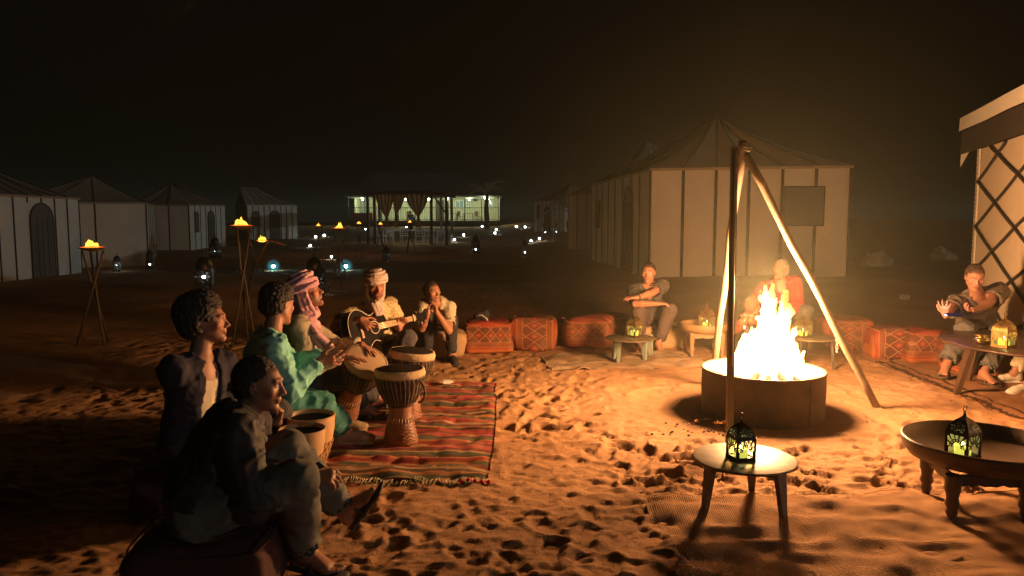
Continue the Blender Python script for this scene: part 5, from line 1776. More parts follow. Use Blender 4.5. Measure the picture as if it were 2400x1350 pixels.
lantern_at('lantern with dark crossed lattice beneath the left curtain of the gazebo', 905, 612, 40, power=7.5, lit_z=.3)
lantern_at('dark lantern with a low white light, alone on the sand left of the girl', 1115, 593, 46, power=6.2, lit_z=.15)
lantern_at('dark lantern with blue sparkle on top of the sand rise in mid camp', 1230, 600, 42, power=6.2, lit_z=.18)
lantern_at('lantern standing left of the door of the small white tent', 1278, 552, 34, power=15.0, lit_z=.2)
lantern_at('lantern with arched window under the drooping palm fronds', 1303, 556, 36, power=15.0, lit_z=.3)

# small globe lamps on spikes, each with a glowing ball added as bloom
def halo_mat(name, col, k):
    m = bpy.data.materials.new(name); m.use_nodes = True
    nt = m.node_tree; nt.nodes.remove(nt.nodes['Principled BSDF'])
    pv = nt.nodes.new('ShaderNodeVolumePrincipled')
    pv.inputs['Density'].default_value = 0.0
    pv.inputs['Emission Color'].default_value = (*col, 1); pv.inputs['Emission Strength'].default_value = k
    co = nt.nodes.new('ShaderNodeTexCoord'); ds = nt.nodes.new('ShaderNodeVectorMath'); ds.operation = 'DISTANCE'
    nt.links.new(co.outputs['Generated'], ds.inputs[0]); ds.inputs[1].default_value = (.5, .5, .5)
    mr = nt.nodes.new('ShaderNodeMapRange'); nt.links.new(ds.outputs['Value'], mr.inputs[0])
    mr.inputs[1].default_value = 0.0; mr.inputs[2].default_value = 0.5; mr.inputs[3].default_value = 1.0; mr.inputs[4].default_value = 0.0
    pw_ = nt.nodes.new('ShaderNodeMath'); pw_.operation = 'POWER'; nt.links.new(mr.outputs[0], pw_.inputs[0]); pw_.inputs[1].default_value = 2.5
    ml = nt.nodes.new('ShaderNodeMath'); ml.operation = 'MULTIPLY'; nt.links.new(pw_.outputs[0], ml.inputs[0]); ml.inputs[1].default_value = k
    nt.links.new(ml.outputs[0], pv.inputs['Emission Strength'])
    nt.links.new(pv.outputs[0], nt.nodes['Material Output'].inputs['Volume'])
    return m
HALO_T = halo_mat('teal_glow', (0.10, 0.62, 0.72), 6.0)
HALO_W = halo_mat('white_glow', (0.45, 0.62, 0.72), 6.0)
def globe_lamp(label, u, v, dz=0.0, r_=0.055, power=3.0, teal=False, post=0.28):
    p = G(u, v + 12 * 12 / max(8, G(u, v).y))
    Yb = p.y
    c = P(u, v, Yb)
    h = max(0.12, c.z - p.z)
    t = thing('garden_lamp', label, 'lamp', p, 0, 'small white garden lamps')
    MB().tube([(0, 0, -.05), (0, 0, h - r_ * .8)], 0.012, 6).build('stake', LBLACK, t)
    MB().lathe([(r_ * 1.2, h + r_ * .9), (r_ * .9, h + r_ * 1.3), (.004, h + r_ * 1.8)], 10).build('cap', LBLACK, t)
    for k in range(4): MB().bar((r_ * math.cos(k * PI / 2), r_ * math.sin(k * PI / 2), h - r_ * .8), (r_ * 1.1 * math.cos(k * PI / 2), r_ * 1.1 * math.sin(k * PI / 2), h + r_), .008).build('cage_bar', LBLACK, t)
    MB().sphere((0, 0, h), r_ * .62, 10, 8).build('bulb', LEDT if teal else LEDB, t)
    MB().sphere((0, 0, h), r_ * (3.6 if teal else 2.2), 14, 10).build('light_halo', HALO_T if teal else HALO_W, t)  # emissive ball painting the bloom round the bulb
    lamp('lantern_light', (0, 0, h), power, (0.45, 0.95, 1.0) if teal else (0.75, 0.93, 1.0), 0.03, t)
    return t
gl = [('bright teal garden lamp between the crossed torch stands and the lit path', 641, 627, 10, True, .075), ('bright teal garden lamp behind the middle tripod torch', 811, 627, 10, True, .075),
      ('small white garden lamp left of the second lantern on the path', 777, 604, 4, False, .06), ('white garden lamp above the tall lantern, at the path bend', 727, 577, 8, False, .075),
      ('upper white garden lamp of the pair before the far palm', 1163, 539, 14, False, .10), ('lower white garden lamp of the pair before the far palm', 1160, 547, 8, False, .09),
      ('round white garden lamp right of the gazebo chairs', 1087, 552, 12, False, .09), ('round white garden lamp on a short stake, nearest the lone dark lantern', 1065, 563, 10, False, .08),
      ('white garden lamp on the far path before the palm trunk', 1130, 531, 12, False, .10), ('left white garden lamp of the two before the sand bank', 1210, 532, 14, False, .11),
      ('right white garden lamp of the two before the sand bank', 1231, 533, 12, False, .10), ('yellowish garden lamp beside the mid camp lantern', 1264, 560, 8, False, .07),
      ('white garden lamp just right of the mid camp lantern', 1245, 566, 6, False, .07), ('white garden lamp at the left foot of the gazebo', 740, 556, 8, False, .09),
      ('bright white garden lamp right of the path bend', 760, 553, 12, False, .10), ('white garden lamp under the middle of the gazebo', 953, 533, 10, False, .08),
      ('white garden lamp at the left gazebo chairs', 912, 541, 8, False, .07), ('white garden lamp at the outer left gazebo post', 857, 538, 9, False, .08), ('white garden lamp at the right gazebo chairs', 1044, 532, 6, False, .06)]
for lb, u, v, pw, te, r_ in gl: globe_lamp(lb, u, v, 0, r_, pw * (11 if te else 6.5), te)

# ================================================================== torches
STICK = mat('dark_stick', (0.09, 0.06, 0.04), (0.05, 0.035, 0.025), 8, 0.6, 0, 0.3, 30, 0.005)
TFL = emat('torch_flame', (1.0, 0.50, 0.055), 2.4)
TFR = emat('torch_ember', (1.0, 0.12, 0.015), 2.2)
BOWL = mat('torch_bowl', (0.22, 0.09, 0.05), (0.12, 0.05, 0.03), 8, 0.6)
def torch(label, u, vf, vb, spread, tilt=0.0, power=8.0, kind=0, Y=None, fh=1.0):
    """flame pixel u, vf; the feet at row vb"""
    g = G(u, vb) if Y is None else Vector((P(u, 600, Y).x, Y, gz(P(u, 600, Y).x, Y)))
    top = P(u, vf, g.y).z - g.z
    t = thing('torch_stand', label, 'torch', g, 0, 'tripod torches behind the listeners')
    w_ = spread * g.y / F_PX / 2
    knot = top * 0.62
    for k in range(3):
        a = (k * 2 * PI / 3) + .5 + u
        f_ = Vector((w_ * math.cos(a), w_ * math.sin(a) * .8, -.05))
        kk = Vector((.02 * math.cos(a + 2), .02 * math.sin(a + 2), knot))
        up = kk + (kk - f_) * ((top - .04 - knot) / (knot + .05)) * 1.0
        up.x += tilt * .15
        MB().tube([f_, kk, up], [.016, .014, .012], 7).build('pole', STICK, t)
    MB().tube([(.035 * math.cos(a), .035 * math.sin(a), knot) for a in np.linspace(0, 2 * PI, 9)[:-1]], .012, 5, True).build('lashing', STICK, t)
    tx = tilt * .15
    MB().lathe([(.03, top - .06), (.11, top - .035), (.16, top - .012), (.165, top - .008), (.15, top - .008), (.02, top - .045)], 18, (tx, 0, 0), Matrix.Rotation(tilt * .35, 3, 'Y') if tilt else None).build('bowl', BOWL, t)
    v = Vol(Vector((-.2, -.2, -.1)), Vector((.2, .2, .35)), .012)
    rr = random.Random(int(u))
    for k in range(6):
        x, y = (k - 2.5) * .020, rr.uniform(-.03, .03)
        v.cap((x, y, 0), (x * 1.0 + rr.uniform(-.012, .012), y, (rr.uniform(.07, .15) - abs(k - 2.5) * .022) * fh), .032, .005, .012)
    V, Q = v.mesh(); V = folds(V, vnormals(V, Q), .008, 16, 2)
    link('flame', np_mesh('flame', V, Q), TFL, t, (tx, 0, top))
    MB().lathe([(.13, .003), (.09, .008), (.001, .02)], 16).build('ember', TFR, t, (tx, 0, top - .010))
    lamp('torch_light', (tx, 0, top + .12), power * 2.5, (1.0, 0.45, 0.10), .05, t)
torch('low wide torch bowl burning orange before the brown tent, left of all others', 227, 578, 806, 92, 0, 3.0)
torch('tallest near torch, upright yellow flame above the tilted torch', 575, 527, 808, 66, 0, 3.0)
torch('tilted torch with a broad leaning flame, just right of the tallest torch', 603, 563, 690, 100, 0.9, 3.0)
torch('slender torch right of the path bend, burning yellow', 797, 534, 686, 70, 0, 4.0)
torch('small far torch left of the slender one', 748, 529, 640, 30, 0, 3.0, 0, 30.0)
torch('torch before the left gazebo post', 843, 524, 606, 30, 0, 4.0)
torch('torch with a wide orange flame under the left curtain', 893, 526, 590, 34, 0, 4.0)
torch('torch on spread legs under the right curtain of the gazebo', 961, 521, 592, 32, 0, 4.0)
# ================================================================== rugs
def stripe_mat():
    t = NT('striped_kilim')
    co = t.coord('Object'); s = t.n('ShaderNodeSeparateXYZ'); t.t.links.new(co, s.inputs[0])
    wob = t.math('MULTIPLY', t.math('SUBTRACT', t.noise(2.0, 3, 0.5, co), 0.5), 0.05)
    y = t.math('FRACT', t.math('MULTIPLY', t.math('ADD', s.outputs[1], wob), 1 / 1.30))
    red, dred, grn, blk, org, crm, pnk = (0.36, 0.035, 0.045), (0.16, 0.02, 0.025), (0.03, 0.085, 0.06), (0.03, 0.025, 0.028), (0.48, 0.20, 0.075), (0.46, 0.33, 0.20), (0.46, 0.07, 0.10)
    seq = [(0.0, grn), (0.05, org), (0.08, blk), (0.12, crm), (0.145, dred), (0.18, grn), (0.225, org), (0.25, red), (0.30, org), (0.325, blk), (0.36, grn), (0.40, crm), (0.42, dred), (0.46, pnk), (0.51, blk), (0.535, red), (0.59, org), (0.61, grn), (0.655, blk), (0.68, pnk), (0.72, dred), (0.745, red), (0.79, blk), (0.81, org), (0.835, grn), (0.87, dred), (0.905, crm), (0.925, red), (0.965, blk)]
    c = t.ramp(y, seq[:28], 'CONSTANT')
    f = t.math('MULTIPLY', t.noise(70, 3, .7, co), 0.5)
    c = t.mix(f, c, (0.30, 0.17, 0.09))
    dust = t.ramp(t.noise(3.5, 5, 0.65, co), [(0.45, 0.0), (0.75, 0.55)])
    c = t.mix(dust, c, (0.42, 0.23, 0.11))
    t.set(t.b, 'Base Color', c); t.b.inputs['Roughness'].default_value = 0.95; t.b.inputs['Specular IOR Level'].default_value = .1
    w_ = t.n('ShaderNodeTexWave'); w_.inputs['Scale'].default_value = 34; w_.bands_direction = 'Y'; t.t.links.new(co, w_.inputs[0]); w_.inputs['Distortion'].default_value = 1.5
    b1 = t.bump(w_.outputs['Fac'], 0.5, 0.006)
    t.bump(t.noise(120, 3, .7, co), .5, .004, b1)
    return t.m

def weave_mat(name, a, b, border=None, wscale=30, seed=0):
    t = NT(name)
    co = t.coord('Object')
    c = t.mix(t.ramp(t.noise(6, 5, .65, co), [(.35, 0), (.65, 1)]), a, b)
    c = t.mix(t.math('MULTIPLY', t.ramp(t.noise(2.2, 4, .6, co), [(.5, 0), (.7, 1)]), 0.6), c, (0.46, 0.26, 0.13))
    t.b.inputs['Roughness'].default_value = 0.97; t.b.inputs['Specular IOR Level'].default_value = .08
    if border:
        s = t.n('ShaderNodeSeparateXYZ'); t.t.links.new(co, s.inputs[0])
        zz = t.math('MULTIPLY', t.math('PINGPONG', s.outputs[1], 0.035), 0.6)
        x = t.math('ADD', s.outputs[0], zz)
        m1 = t.math('MULTIPLY', t.math('GREATER_THAN', x, border[0]), t.math('LESS_THAN', x, border[0] + .05))
        x2 = s.outputs[0]
        m2 = t.math('MULTIPLY', t.math('GREATER_THAN', x2, border[0] + .12), t.math('LESS_THAN', x2, border[0] + .15))
        c = t.mix(t.math('MULTIPLY', t.math('MAXIMUM', m1, m2), 0.85), c, (0.035, 0.02, 0.02))
    t.set(t.b, 'Base Color', c)
    w_ = t.n('ShaderNodeTexWave'); w_.inputs['Scale'].default_value = wscale; w_.bands_direction = 'Y'; t.t.links.new(co, w_.inputs[0]); w_.inputs['Distortion'].default_value = 3
    w2 = t.n('ShaderNodeTexWave'); w2.inputs['Scale'].default_value = wscale * .8; w2.bands_direction = 'X'; t.t.links.new(co, w2.inputs[0]); w2.inputs['Distortion'].default_value = 3
    b1 = t.bump(t.math('MULTIPLY', w_.outputs['Fac'], w2.outputs['Fac']), 0.8, 0.012)
    t.bump(t.noise(90, 4, .75, co), .7, .008, b1)
    return t.m

def rug(name, label, org, ax, L, W_, m, step=0.02, lift=0.006, wr=0.006, seed=0, kind='rug', gr=0.035, sink=0.0):
    """a cloth L by W_ metres, local x along the angle ax (degrees), its origin corner at org"""
    nu, nv = int(L / step), int(W_ / step)
    u_ = np.linspace(0, L, nu + 1); v_ = np.linspace(0, W_, nv + 1)
    U, Vv = np.meshgrid(u_, v_)
    ca, sa = math.cos(R(ax)), math.sin(R(ax))
    eu = 0.02 * noise2(Vv * 3, U * 0 + seed, 3) * (1 - U / L) + 0.02 * noise2(Vv * 3 + 9, U * 0, 5) * (U / L)
    X = org[0] + (U + eu) * ca - Vv * sa; Y = org[1] + (U + eu) * sa + Vv * ca
    Z = (gmax(X, Y, gr) if gr < .05 else (gmax(X, Y, gr) + gmax(X + .03, Y, gr) + gmax(X, Y + .03, gr)) / 3) + lift + wr * (1 - np.abs(noise2(U * 3.1 + seed, Vv * 7.0, 31)) * 2) + wr * .8 * noise2(U * 9, Vv * 13, 33)
    edge = np.minimum(np.minimum(U, L - U), np.minimum(Vv, W_ - Vv))
    Z = Z - 0.008 * (1 - sstep(0, 0.05, edge)) - sink * (1 - sstep(0, 0.28, edge)) * (0.75 + 0.9 * noise2(U * 4, Vv * 4, 91))
    base = Vector((org[0], org[1], gz(org[0], org[1])))
    V1 = np.stack([X - base.x, Y - base.y, Z - base.z], -1).reshape(-1, 3)
    # rotate into local axes so the pattern follows the cloth
    Ri = np.array(Matrix.Rotation(-R(ax), 3, 'Z'), float)
    V1 = V1 @ Ri.T
    n = len(V1)
    V2 = V1 - np.array([0, 0, 0.012])
    idx = np.arange(n).reshape(nv + 1, nu + 1)
    Q = np.stack([idx[:-1, :-1], idx[:-1, 1:], idx[1:, 1:], idx[1:, :-1]], -1).reshape(-1, 4)
    rim = list(idx[0, :]) + list(idx[1:, -1]) + list(idx[-1, ::-1][1:]) + list(idx[::-1, 0][1:-1])
    rm = np.array([(a, a + n, b + n, b) for a, b in zip(rim, rim[1:] + rim[:1])])[:, ::-1]
    o = link(name, np_mesh(name, np.concatenate([V1, V2]), np.concatenate([Q, rm]), True), m, None, base, (0, 0, R(ax)))
    tag(o, label, kind)
    return o, base

kr = G(1150, 1124)
kx0 = kr.x - 2.15; ky0 = kr.y
kil, kb = rug('striped_rug', 'red, green and orange striped kilim under the djembe drums', (kx0, ky0), 0.5, 2.15, 2.62, stripe_mat(), 0.02, 0.006, 0.011, 2)
# fringe and pompoms on its near edge
m = MB()
for k in range(150):
    x = kx0 + 2.15 * (k + .5) / 150; y = ky0 - .01 + 0.02 * math.sin(k * .7)
    z = float(gmax(np.array([x]), np.array([y - .03]), .02)[0])
    m.tube([(x - kb.x, y + .02 - kb.y, z + .008), (x - kb.x + random.uniform(-.012, .012), y - .025 - kb.y, z + .006), (x - kb.x + random.uniform(-.02, .02), y - .06 - kb.y, z + .001)], .0035, 4)
f = m.build('fringe', mat('fringe_wool', (0.50, 0.36, 0.22), (0.10, 0.16, 0.08), 18, .95), kil, None, (0, 0, -R(.5)))
f['kind'] = 'stuff'
for k in range(5):
    x = kx0 + 2.15 - .01 - .04 * k; y = ky0 - .05 + .01 * (k % 2)
    MB().sphere((x - kb.x, y - kb.y, float(gsurf(np.array([x]), np.array([y]))[0]) + .012), .015, 8, 6).build('pompom', mat('red_wool', (0.55, 0.02, 0.03), None, 9, .95), kil, None, (0, 0, -R(.5)))

g = G(1478, 1150)
JUTE = weave_mat('coarse_jute', (0.50, 0.29, 0.15), (0.38, 0.21, 0.11), None, 34)
rug('woven_mat', 'coarse brown woven mat dusted with sand under the round metal table', (g.x + .02, 2.36), -1.0, 3.4, g.y - 2.36, JUTE, 0.022, 0.008, 0.013, 4, gr=.052, sink=.020)
g = G(1290, 866)
rug('shaggy_rug', 'pale fringed rug lying crooked before the red cushions and the small painted table', (g.x, g.y), 4.0, 1.75, 0.85, weave_mat('pale_wool', (0.42, 0.31, 0.20), (0.30, 0.20, 0.12), None, 26), 0.025, 0.010, 0.022, 6)
g = G(2400, 1003)
rug('bordered_rug', 'orange rug with a dark zigzag border line under the large round table', (g.x + .10, 4.9), -1.0, 2.6, 3.1, weave_mat('orange_wool', (0.40, 0.21, 0.11), (0.33, 0.16, 0.085), (0.03,), 30), 0.026, 0.006, 0.008, 8)

# ================================================================== kilim poufs
def pouf_mat(name, mode=0):
    t = NT(name)
    co = t.coord('Object'); s = t.n('ShaderNodeSeparateXYZ'); t.t.links.new(co, s.inputs[0])
    if mode == 1: zz, xx = s.outputs[0], s.outputs[2]
    else: zz, xx = s.outputs[2], s.outputs[0]
    xx = t.math('ADD', xx, t.math('MULTIPLY', s.outputs[1], 1.0)); xx = t.math('ADD', xx, t.math('MULTIPLY', t.n('ShaderNodeObjectInfo').outputs['Random'], .07 if mode != 1 else 0.0))
    z = t.math('ADD', t.math('MULTIPLY', zz, 1 / (0.62 if mode == 1 else 0.36)), 0.5 if mode == 1 else 0.0)
    red, dk, org, crm, brn = (0.36, 0.05, 0.028), (0.12, 0.045, 0.028), (0.52, 0.15, 0.04), (0.42, 0.19, 0.09), (0.20, 0.06, 0.03)
    if mode == 1: bands = t.ramp(z, [(0, org), (.10, red), (.16, crm), (.175, brn), (.26, crm), (.275, dk), (.725, crm), (.74, brn), (.83, crm), (.845, red), (.90, org)], 'CONSTANT')
    else: bands = t.ramp(z, [(0, org), (.13, red), (.19, crm), (.205, brn), (.34, crm), (.36, dk), (.86, crm), (.875, red)], 'CONSTANT')
    p = 0.13
    a = t.math('PINGPONG', t.math('ADD', xx, 0.065), 0.065); b_ = t.math('PINGPONG', t.math('SUBTRACT', zz, 0.215 if mode != 1 else 0.0), 0.10 if mode == 1 else 0.068)
    dd = t.math('ADD', t.math('MULTIPLY', a, 1 / 0.065), t.math('MULTIPLY', b_, 1 / (0.10 if mode == 1 else 0.068)))
    line = t.math('LESS_THAN', t.math('ABSOLUTE', t.math('SUBTRACT', dd, 1.0)), 0.10)
    core = t.math('LESS_THAN', dd, 0.55); core2 = t.math('LESS_THAN', dd, 0.22)
    rng_ = ((.275, .725) if mode == 1 else (.36, .86))
    inb = t.math('MULTIPLY', t.math('GREATER_THAN', z, rng_[0]), t.math('LESS_THAN', z, rng_[1]))
    c = t.mix(t.math('MULTIPLY', core, inb), bands, red)
    c = t.mix(t.math('MULTIPLY', core2, inb), c, crm)
    c = t.mix(t.math('MULTIPLY', line, inb), c, crm)
    # small dashes in the narrow bands
    chk = t.math('GREATER_THAN', t.math('PINGPONG', xx, 0.012), 0.007)
    nb = t.math('MULTIPLY', t.math('GREATER_THAN', z, .21 if mode != 1 else .18), t.math('LESS_THAN', z, .33 if mode != 1 else .25))
    c = t.mix(t.math('MULTIPLY', t.math('MULTIPLY', chk, nb), .8), c, (0.33, 0.09, 0.05))
    c = t.mix(t.math('MULTIPLY', t.noise(60, 3, .7, co), .4), c, (0.22, 0.10, 0.06))
    c = t.mix(t.math('MULTIPLY', t.n('ShaderNodeObjectInfo').outputs['Random'], .45), c, (0.24, 0.09, 0.05))
    c = t.mix(t.ramp(t.noise(4, 4, .6, co), [(.5, 0), (.75, .5)]), c, (0.40, 0.23, 0.12))
    t.set(t.b, 'Base Color', c); t.b.inputs['Roughness'].default_value = .93; t.b.inputs['Specular IOR Level'].default_value = .15
    t.bump(t.noise(110, 3, .7, co), .6, .004)
    return t.m
PM = [pouf_mat('kilim_pouf_cloth', 0), pouf_mat('kilim_pouf_cloth_upright', 1)]
BEIGE = mat('beige_pouf_cloth', (0.48, 0.34, 0.20), (0.40, 0.27, 0.15), 5, .93, 0, .4, 60, .005)
def pouf(label, p, rz, sx=.56, sy=.44, h=.34, mode=0, m=None, seed=0, tilt=0, group='kilim cushions round the fire', cat='cushion', rd=.06):
    v = Vol(Vector((-sx * .62, -sy * .65, -.05)), Vector((sx * .62, sy * .65, h + .08)), .02)
    v.box((0, 0, h / 2), (sx / 2, sy / 2, h / 2), None, rd, 0)
    V, Q = v.mesh(); V = smooth_mesh(V, Q, 1)
    N = vnormals(V, Q)
    V = V + N * (0.030 * noise3(V[:, 0] * 4 + seed, V[:, 1] * 4, V[:, 2] * 4, seed) + .006 * noise3(V[:, 0] * 14, V[:, 1] * 14 + seed, V[:, 2] * 14, seed))[:, None]
    V[:, 2] += 0.025 * np.clip(V[:, 2] / h, 0, 1) * np.cos(V[:, 0] / sx * PI) - 0.01
    V[:, 0] += tilt * V[:, 2]
    base = Vector((p[0], p[1], gz(p[0], p[1]) - .006))
    t = thing('floor_cushion', label, cat, base, rz, group)
    link('cover', np_mesh('cover', V, Q), m or PM[mode], t)
    # piped seam round the top edge
    mm = MB()
    pts = []
    hx, hy = sx / 2 - .012, sy / 2 - .012
    for k in range(40):
        a = 2 * PI * k / 40; c_, s_ = math.cos(a), math.sin(a)
        e = 0.30
        pts.append((hx * math.copysign(abs(c_) ** e, c_) + tilt * (h - .03), hy * math.copysign(abs(s_) ** e, s_), h - .016 + .012 * math.cos(a * 2)))
    mm.tube(pts, .005, 5, True).build('piping', mat('orange_piping', (0.45, 0.16, 0.06), None, 9, .9) if m is None else m, t)
    return t
g = G(1145, 828); pouf('square red kilim cushion with small diamonds, first right of the girl', (g.x, g.y + .22), .02, .58, .44, .36, 0, None, 1)
g = G(1257, 822); pouf('red kilim cushion standing higher with one tall diamond, second right of the girl', (g.x, g.y + .22), -.10, .52, .44, .38, 1, None, 2, -.06)
g = G(1378, 818); pouf('round shouldered red kilim cushion left of the small painted table', (g.x, g.y + .22), .08, .60, .44, .35, 0, None, 3, 0, rd=.11)
g = G(1432, 806); pouf('dark edged kilim cushion half hidden behind the small painted table', (g.x + .08, g.y + .30), .3, .55, .42, .34, 0, None, 4)
g = G(2000, 822); pouf('faded red kilim cushion behind the right pole of the tripod', (g.x - .02, g.y + .25), -.05, .60, .44, .36, 1, None, 5)
g = G(2100, 842); pouf('upright patterned kilim cushion with orange ends, left of the man in grey', (g.x + .05, g.y + .22), -.12, .50, .42, .33, 1, None, 6)
g = G(2175, 848); pouf('striped red kilim cushion beside the knee of the man in grey', (g.x + .02, g.y + .14), -.10, .46, .42, .33, 0, None, 7)
g = G(2290, 850); pouf('dark red kilim cushion under the man in grey', (P(2295, 800, 7.55).x, 7.55), -.1, .62, .48, .28, 0, None, 8)
g = G(2365, 868); pouf('dark red cushion under the far side of the large round table', (P(2380, 800, 7.35).x, 7.35), -.2, .55, .45, .28, 1, None, 9)
for lb, u, Y, s_, hh, mm in (('tan seat cushion under the girl', 1040, 8.45, .50, .26, BEIGE), ('tan seat cushion under the man with crossed arms', 1545, 9.05, .60, .27, BEIGE), ('tan seat cushion under the man in the red shirt behind the fire', 1832, 9.05, .6, .27, BEIGE),
                             ('tan seat cushion under the guitar player', 885, 6.85, .55, .27, BEIGE), ('brown seat cushion under the drummer', 690, 5.25, .55, .27, PM[0]), ('brown seat cushion under the man in green', 598, 4.5, .55, .27, PM[1]),
                             ('dark seat cushion under the man in the navy jacket', 448, 3.95, .55, .27, mat('dark_cushion_cloth', (0.07, 0.02, 0.016), (0.045, 0.015, 0.012), 5, .93, 0, .4, 60, .005))):
    pouf(lb, (P(u, 800, Y).x, Y), .1, s_, .46, hh, 0, mm, int(u))
pp = P(480, 1200, 3.0)
pouf('large dark red kilim cushion, nearest the camera, under the man in the black jacket', (pp.x + .02, 3.0), .10, .56, .50, .27, 0, MATS['dark_cushion_cloth'], 12)

# ================================================================== low tables
TOPM = mat('hammered_green_metal', (0.26, 0.19, 0.11), (0.11, 0.085, 0.05), 14, .5, .25, .35, 26, .004)
LEGM = mat('dark_table_iron', (0.10, 0.085, 0.07), (0.06, 0.05, 0.04), 8, .5, .3)
TEAL = mat('teal_painted_metal', (0.22, 0.33, 0.30), (0.32, 0.36, 0.28), 8, .5)
ORNG = mat('red_painted_metal', (0.45, 0.12, 0.06), (0.36, 0.10, 0.05), 8, .55)
CW = mat('carved_wood', (0.36, 0.22, 0.11), (0.25, 0.14, 0.07), 5, .6, 0, .4, 18, .01, stretch=(1, 1, .3))
DW = mat('walnut_wood', (0.085, 0.045, 0.027), (0.05, 0.03, 0.02), 4, .36, 0, .3, 14, .006, stretch=(.3, 1, 1))

def round_table(label, p, z, r_, legs, legm, topm, apron=None, lw=.055, thick=.012, group=None):
    t = thing('round_table', label, 'table', (p[0], p[1], gz(p[0], p[1])), 0, group)
    c = Vector((p[0], p[1], gz(p[0], p[1])))
    MB().lathe([(.001, z), (r_ - .006, z), (r_, z - .003), (r_ + .002, z - thick / 2), (r_ - .003, z - thick), (.001, z - thick - .001)], 48).build('table_top', topm, t)
    tops = []
    for lx, ly in legs:
        f_ = Vector((lx - c.x, ly - c.y, -.03)); u_ = Vector((f_.x * .86, f_.y * .86, z - thick - .002))
        rad = Vector((f_.x, f_.y, 0)).normalized(); tan = Vector((-rad.y, rad.x, 0))
        vs = []
        for q, wq in ((f_, .34), (u_, 1.0)):
            for a, b_ in ((-1, -1), (1, -1), (1, 1), (-1, 1)): vs.append(q + tan * a * lw / 2 * wq + rad * b_ * lw * .18)
        m = MB().add(vs, [(0, 3, 2, 1), (4, 5, 6, 7), (0, 1, 5, 4), (1, 2, 6, 5), (2, 3, 7, 6), (3, 0, 4, 7)])
        vs = []
        m.build('leg', legm, t)
        tops.append(u_)
    if apron:
        for k in range(len(tops)):
            a, b_ = tops[k], tops[(k + 1) % len(tops)]
            MB().bar(a - Vector((0, 0, .02)), b_ - Vector((0, 0, .02)), .008, .034, (0, 0, 1)).build('apron', apron, t)
    return t
q = P(1745, 1072, 3.9)
L3 = [tuple(G(u, v).xy) for u, v in ((1650, 1200), (1838, 1222), (1762, 1148))]
round_table('small round hammered metal table nearest the camera, dark splayed legs', (q.x, q.y), q.z, .272, L3, LEGM, TOPM, LEGM, .075)
lp = P(1736, 1067, 3.88); table_lantern('black pierced lantern with a glowing yellow candle on the nearest metal table', (lp.x, lp.y, q.z + .001), R(14), 1.0, LBLACK, 'a', 0.35)
q3 = P(1478, 791, 7.85)
round_table('small painted round table with teal legs and red apron before the man with crossed arms', (q3.x, q3.y), q3.z, .27, [tuple(G(u, v).xy) for u, v in ((1449, 852), (1527, 838))] + [(q3.x - .15, q3.y + .22), (q3.x + .2, q3.y + .22)], TEAL, TOPM, ORNG, .08)
table_lantern('brass pierced lantern on the small painted table', (P(1487, 781, 7.9).x, 7.9, q3.z + .001), R(38), 1.12, LBRASS, 'b', 0.35)
q5 = P(1903, 790, 7.7)
round_table('dark round table behind the flames, right of the fire', (q5.x, q5.y), q5.z, .255, [(q5.x + .2, q5.y - .1), (q5.x - .18, q5.y - .1), (q5.x + .0, q5.y + .2)], LEGM, TOPM, LEGM, .07)
table_lantern('brass lantern shining on the dark round table right behind the flames', (P(1882, 785, 7.7).x, 7.7, q5.z + .001), R(30), 1.15, LBRASS, 'b2', 0.3)
# large table on the right
c6 = (4.74, 6.40); z6 = .475
round_table('large dark wooden round table at the right edge, before the man in grey', c6, z6, .87, [(3.97, 6.5), (4.38, 7.0), (5.3, 5.9), (5.3, 6.9)], DW, DW, None, .115, .022)
pt_ = P(2352, 817, 6.2); table_lantern('brass pierced lantern on the large wooden table at the right edge', (pt_.x, 6.2, z6 + .001), R(24), 1.2, LBRASS, 'c', 0.35)
pb = P(2301, 802, 6.35)
t = thing('brass_bowl', 'small round brass bowl beside the lantern on the large wooden table', 'bowl', (pb.x, 6.35, z6 + .001))
BR = mat('polished_brass', (0.55, 0.40, 0.16), (0.42, 0.30, 0.12), 6, .28, .95)
MB().lathe([(.001, 0), (.035, 0), (.062, .018), (.066, .038), (.052, .055), (.046, .060), (.060, .074), (.063, .077), (.058, .076), (.044, .062), (.05, .05), (.03, .01), (.001, .008)], 28).build('bowl_body', BR, t)
MB().tube([(.067 * math.cos(a), .067 * math.sin(a), .036) for a in np.linspace(0, 2 * PI, 29)[:-1]], .003, 5, True).build('bowl_band', BR, t)

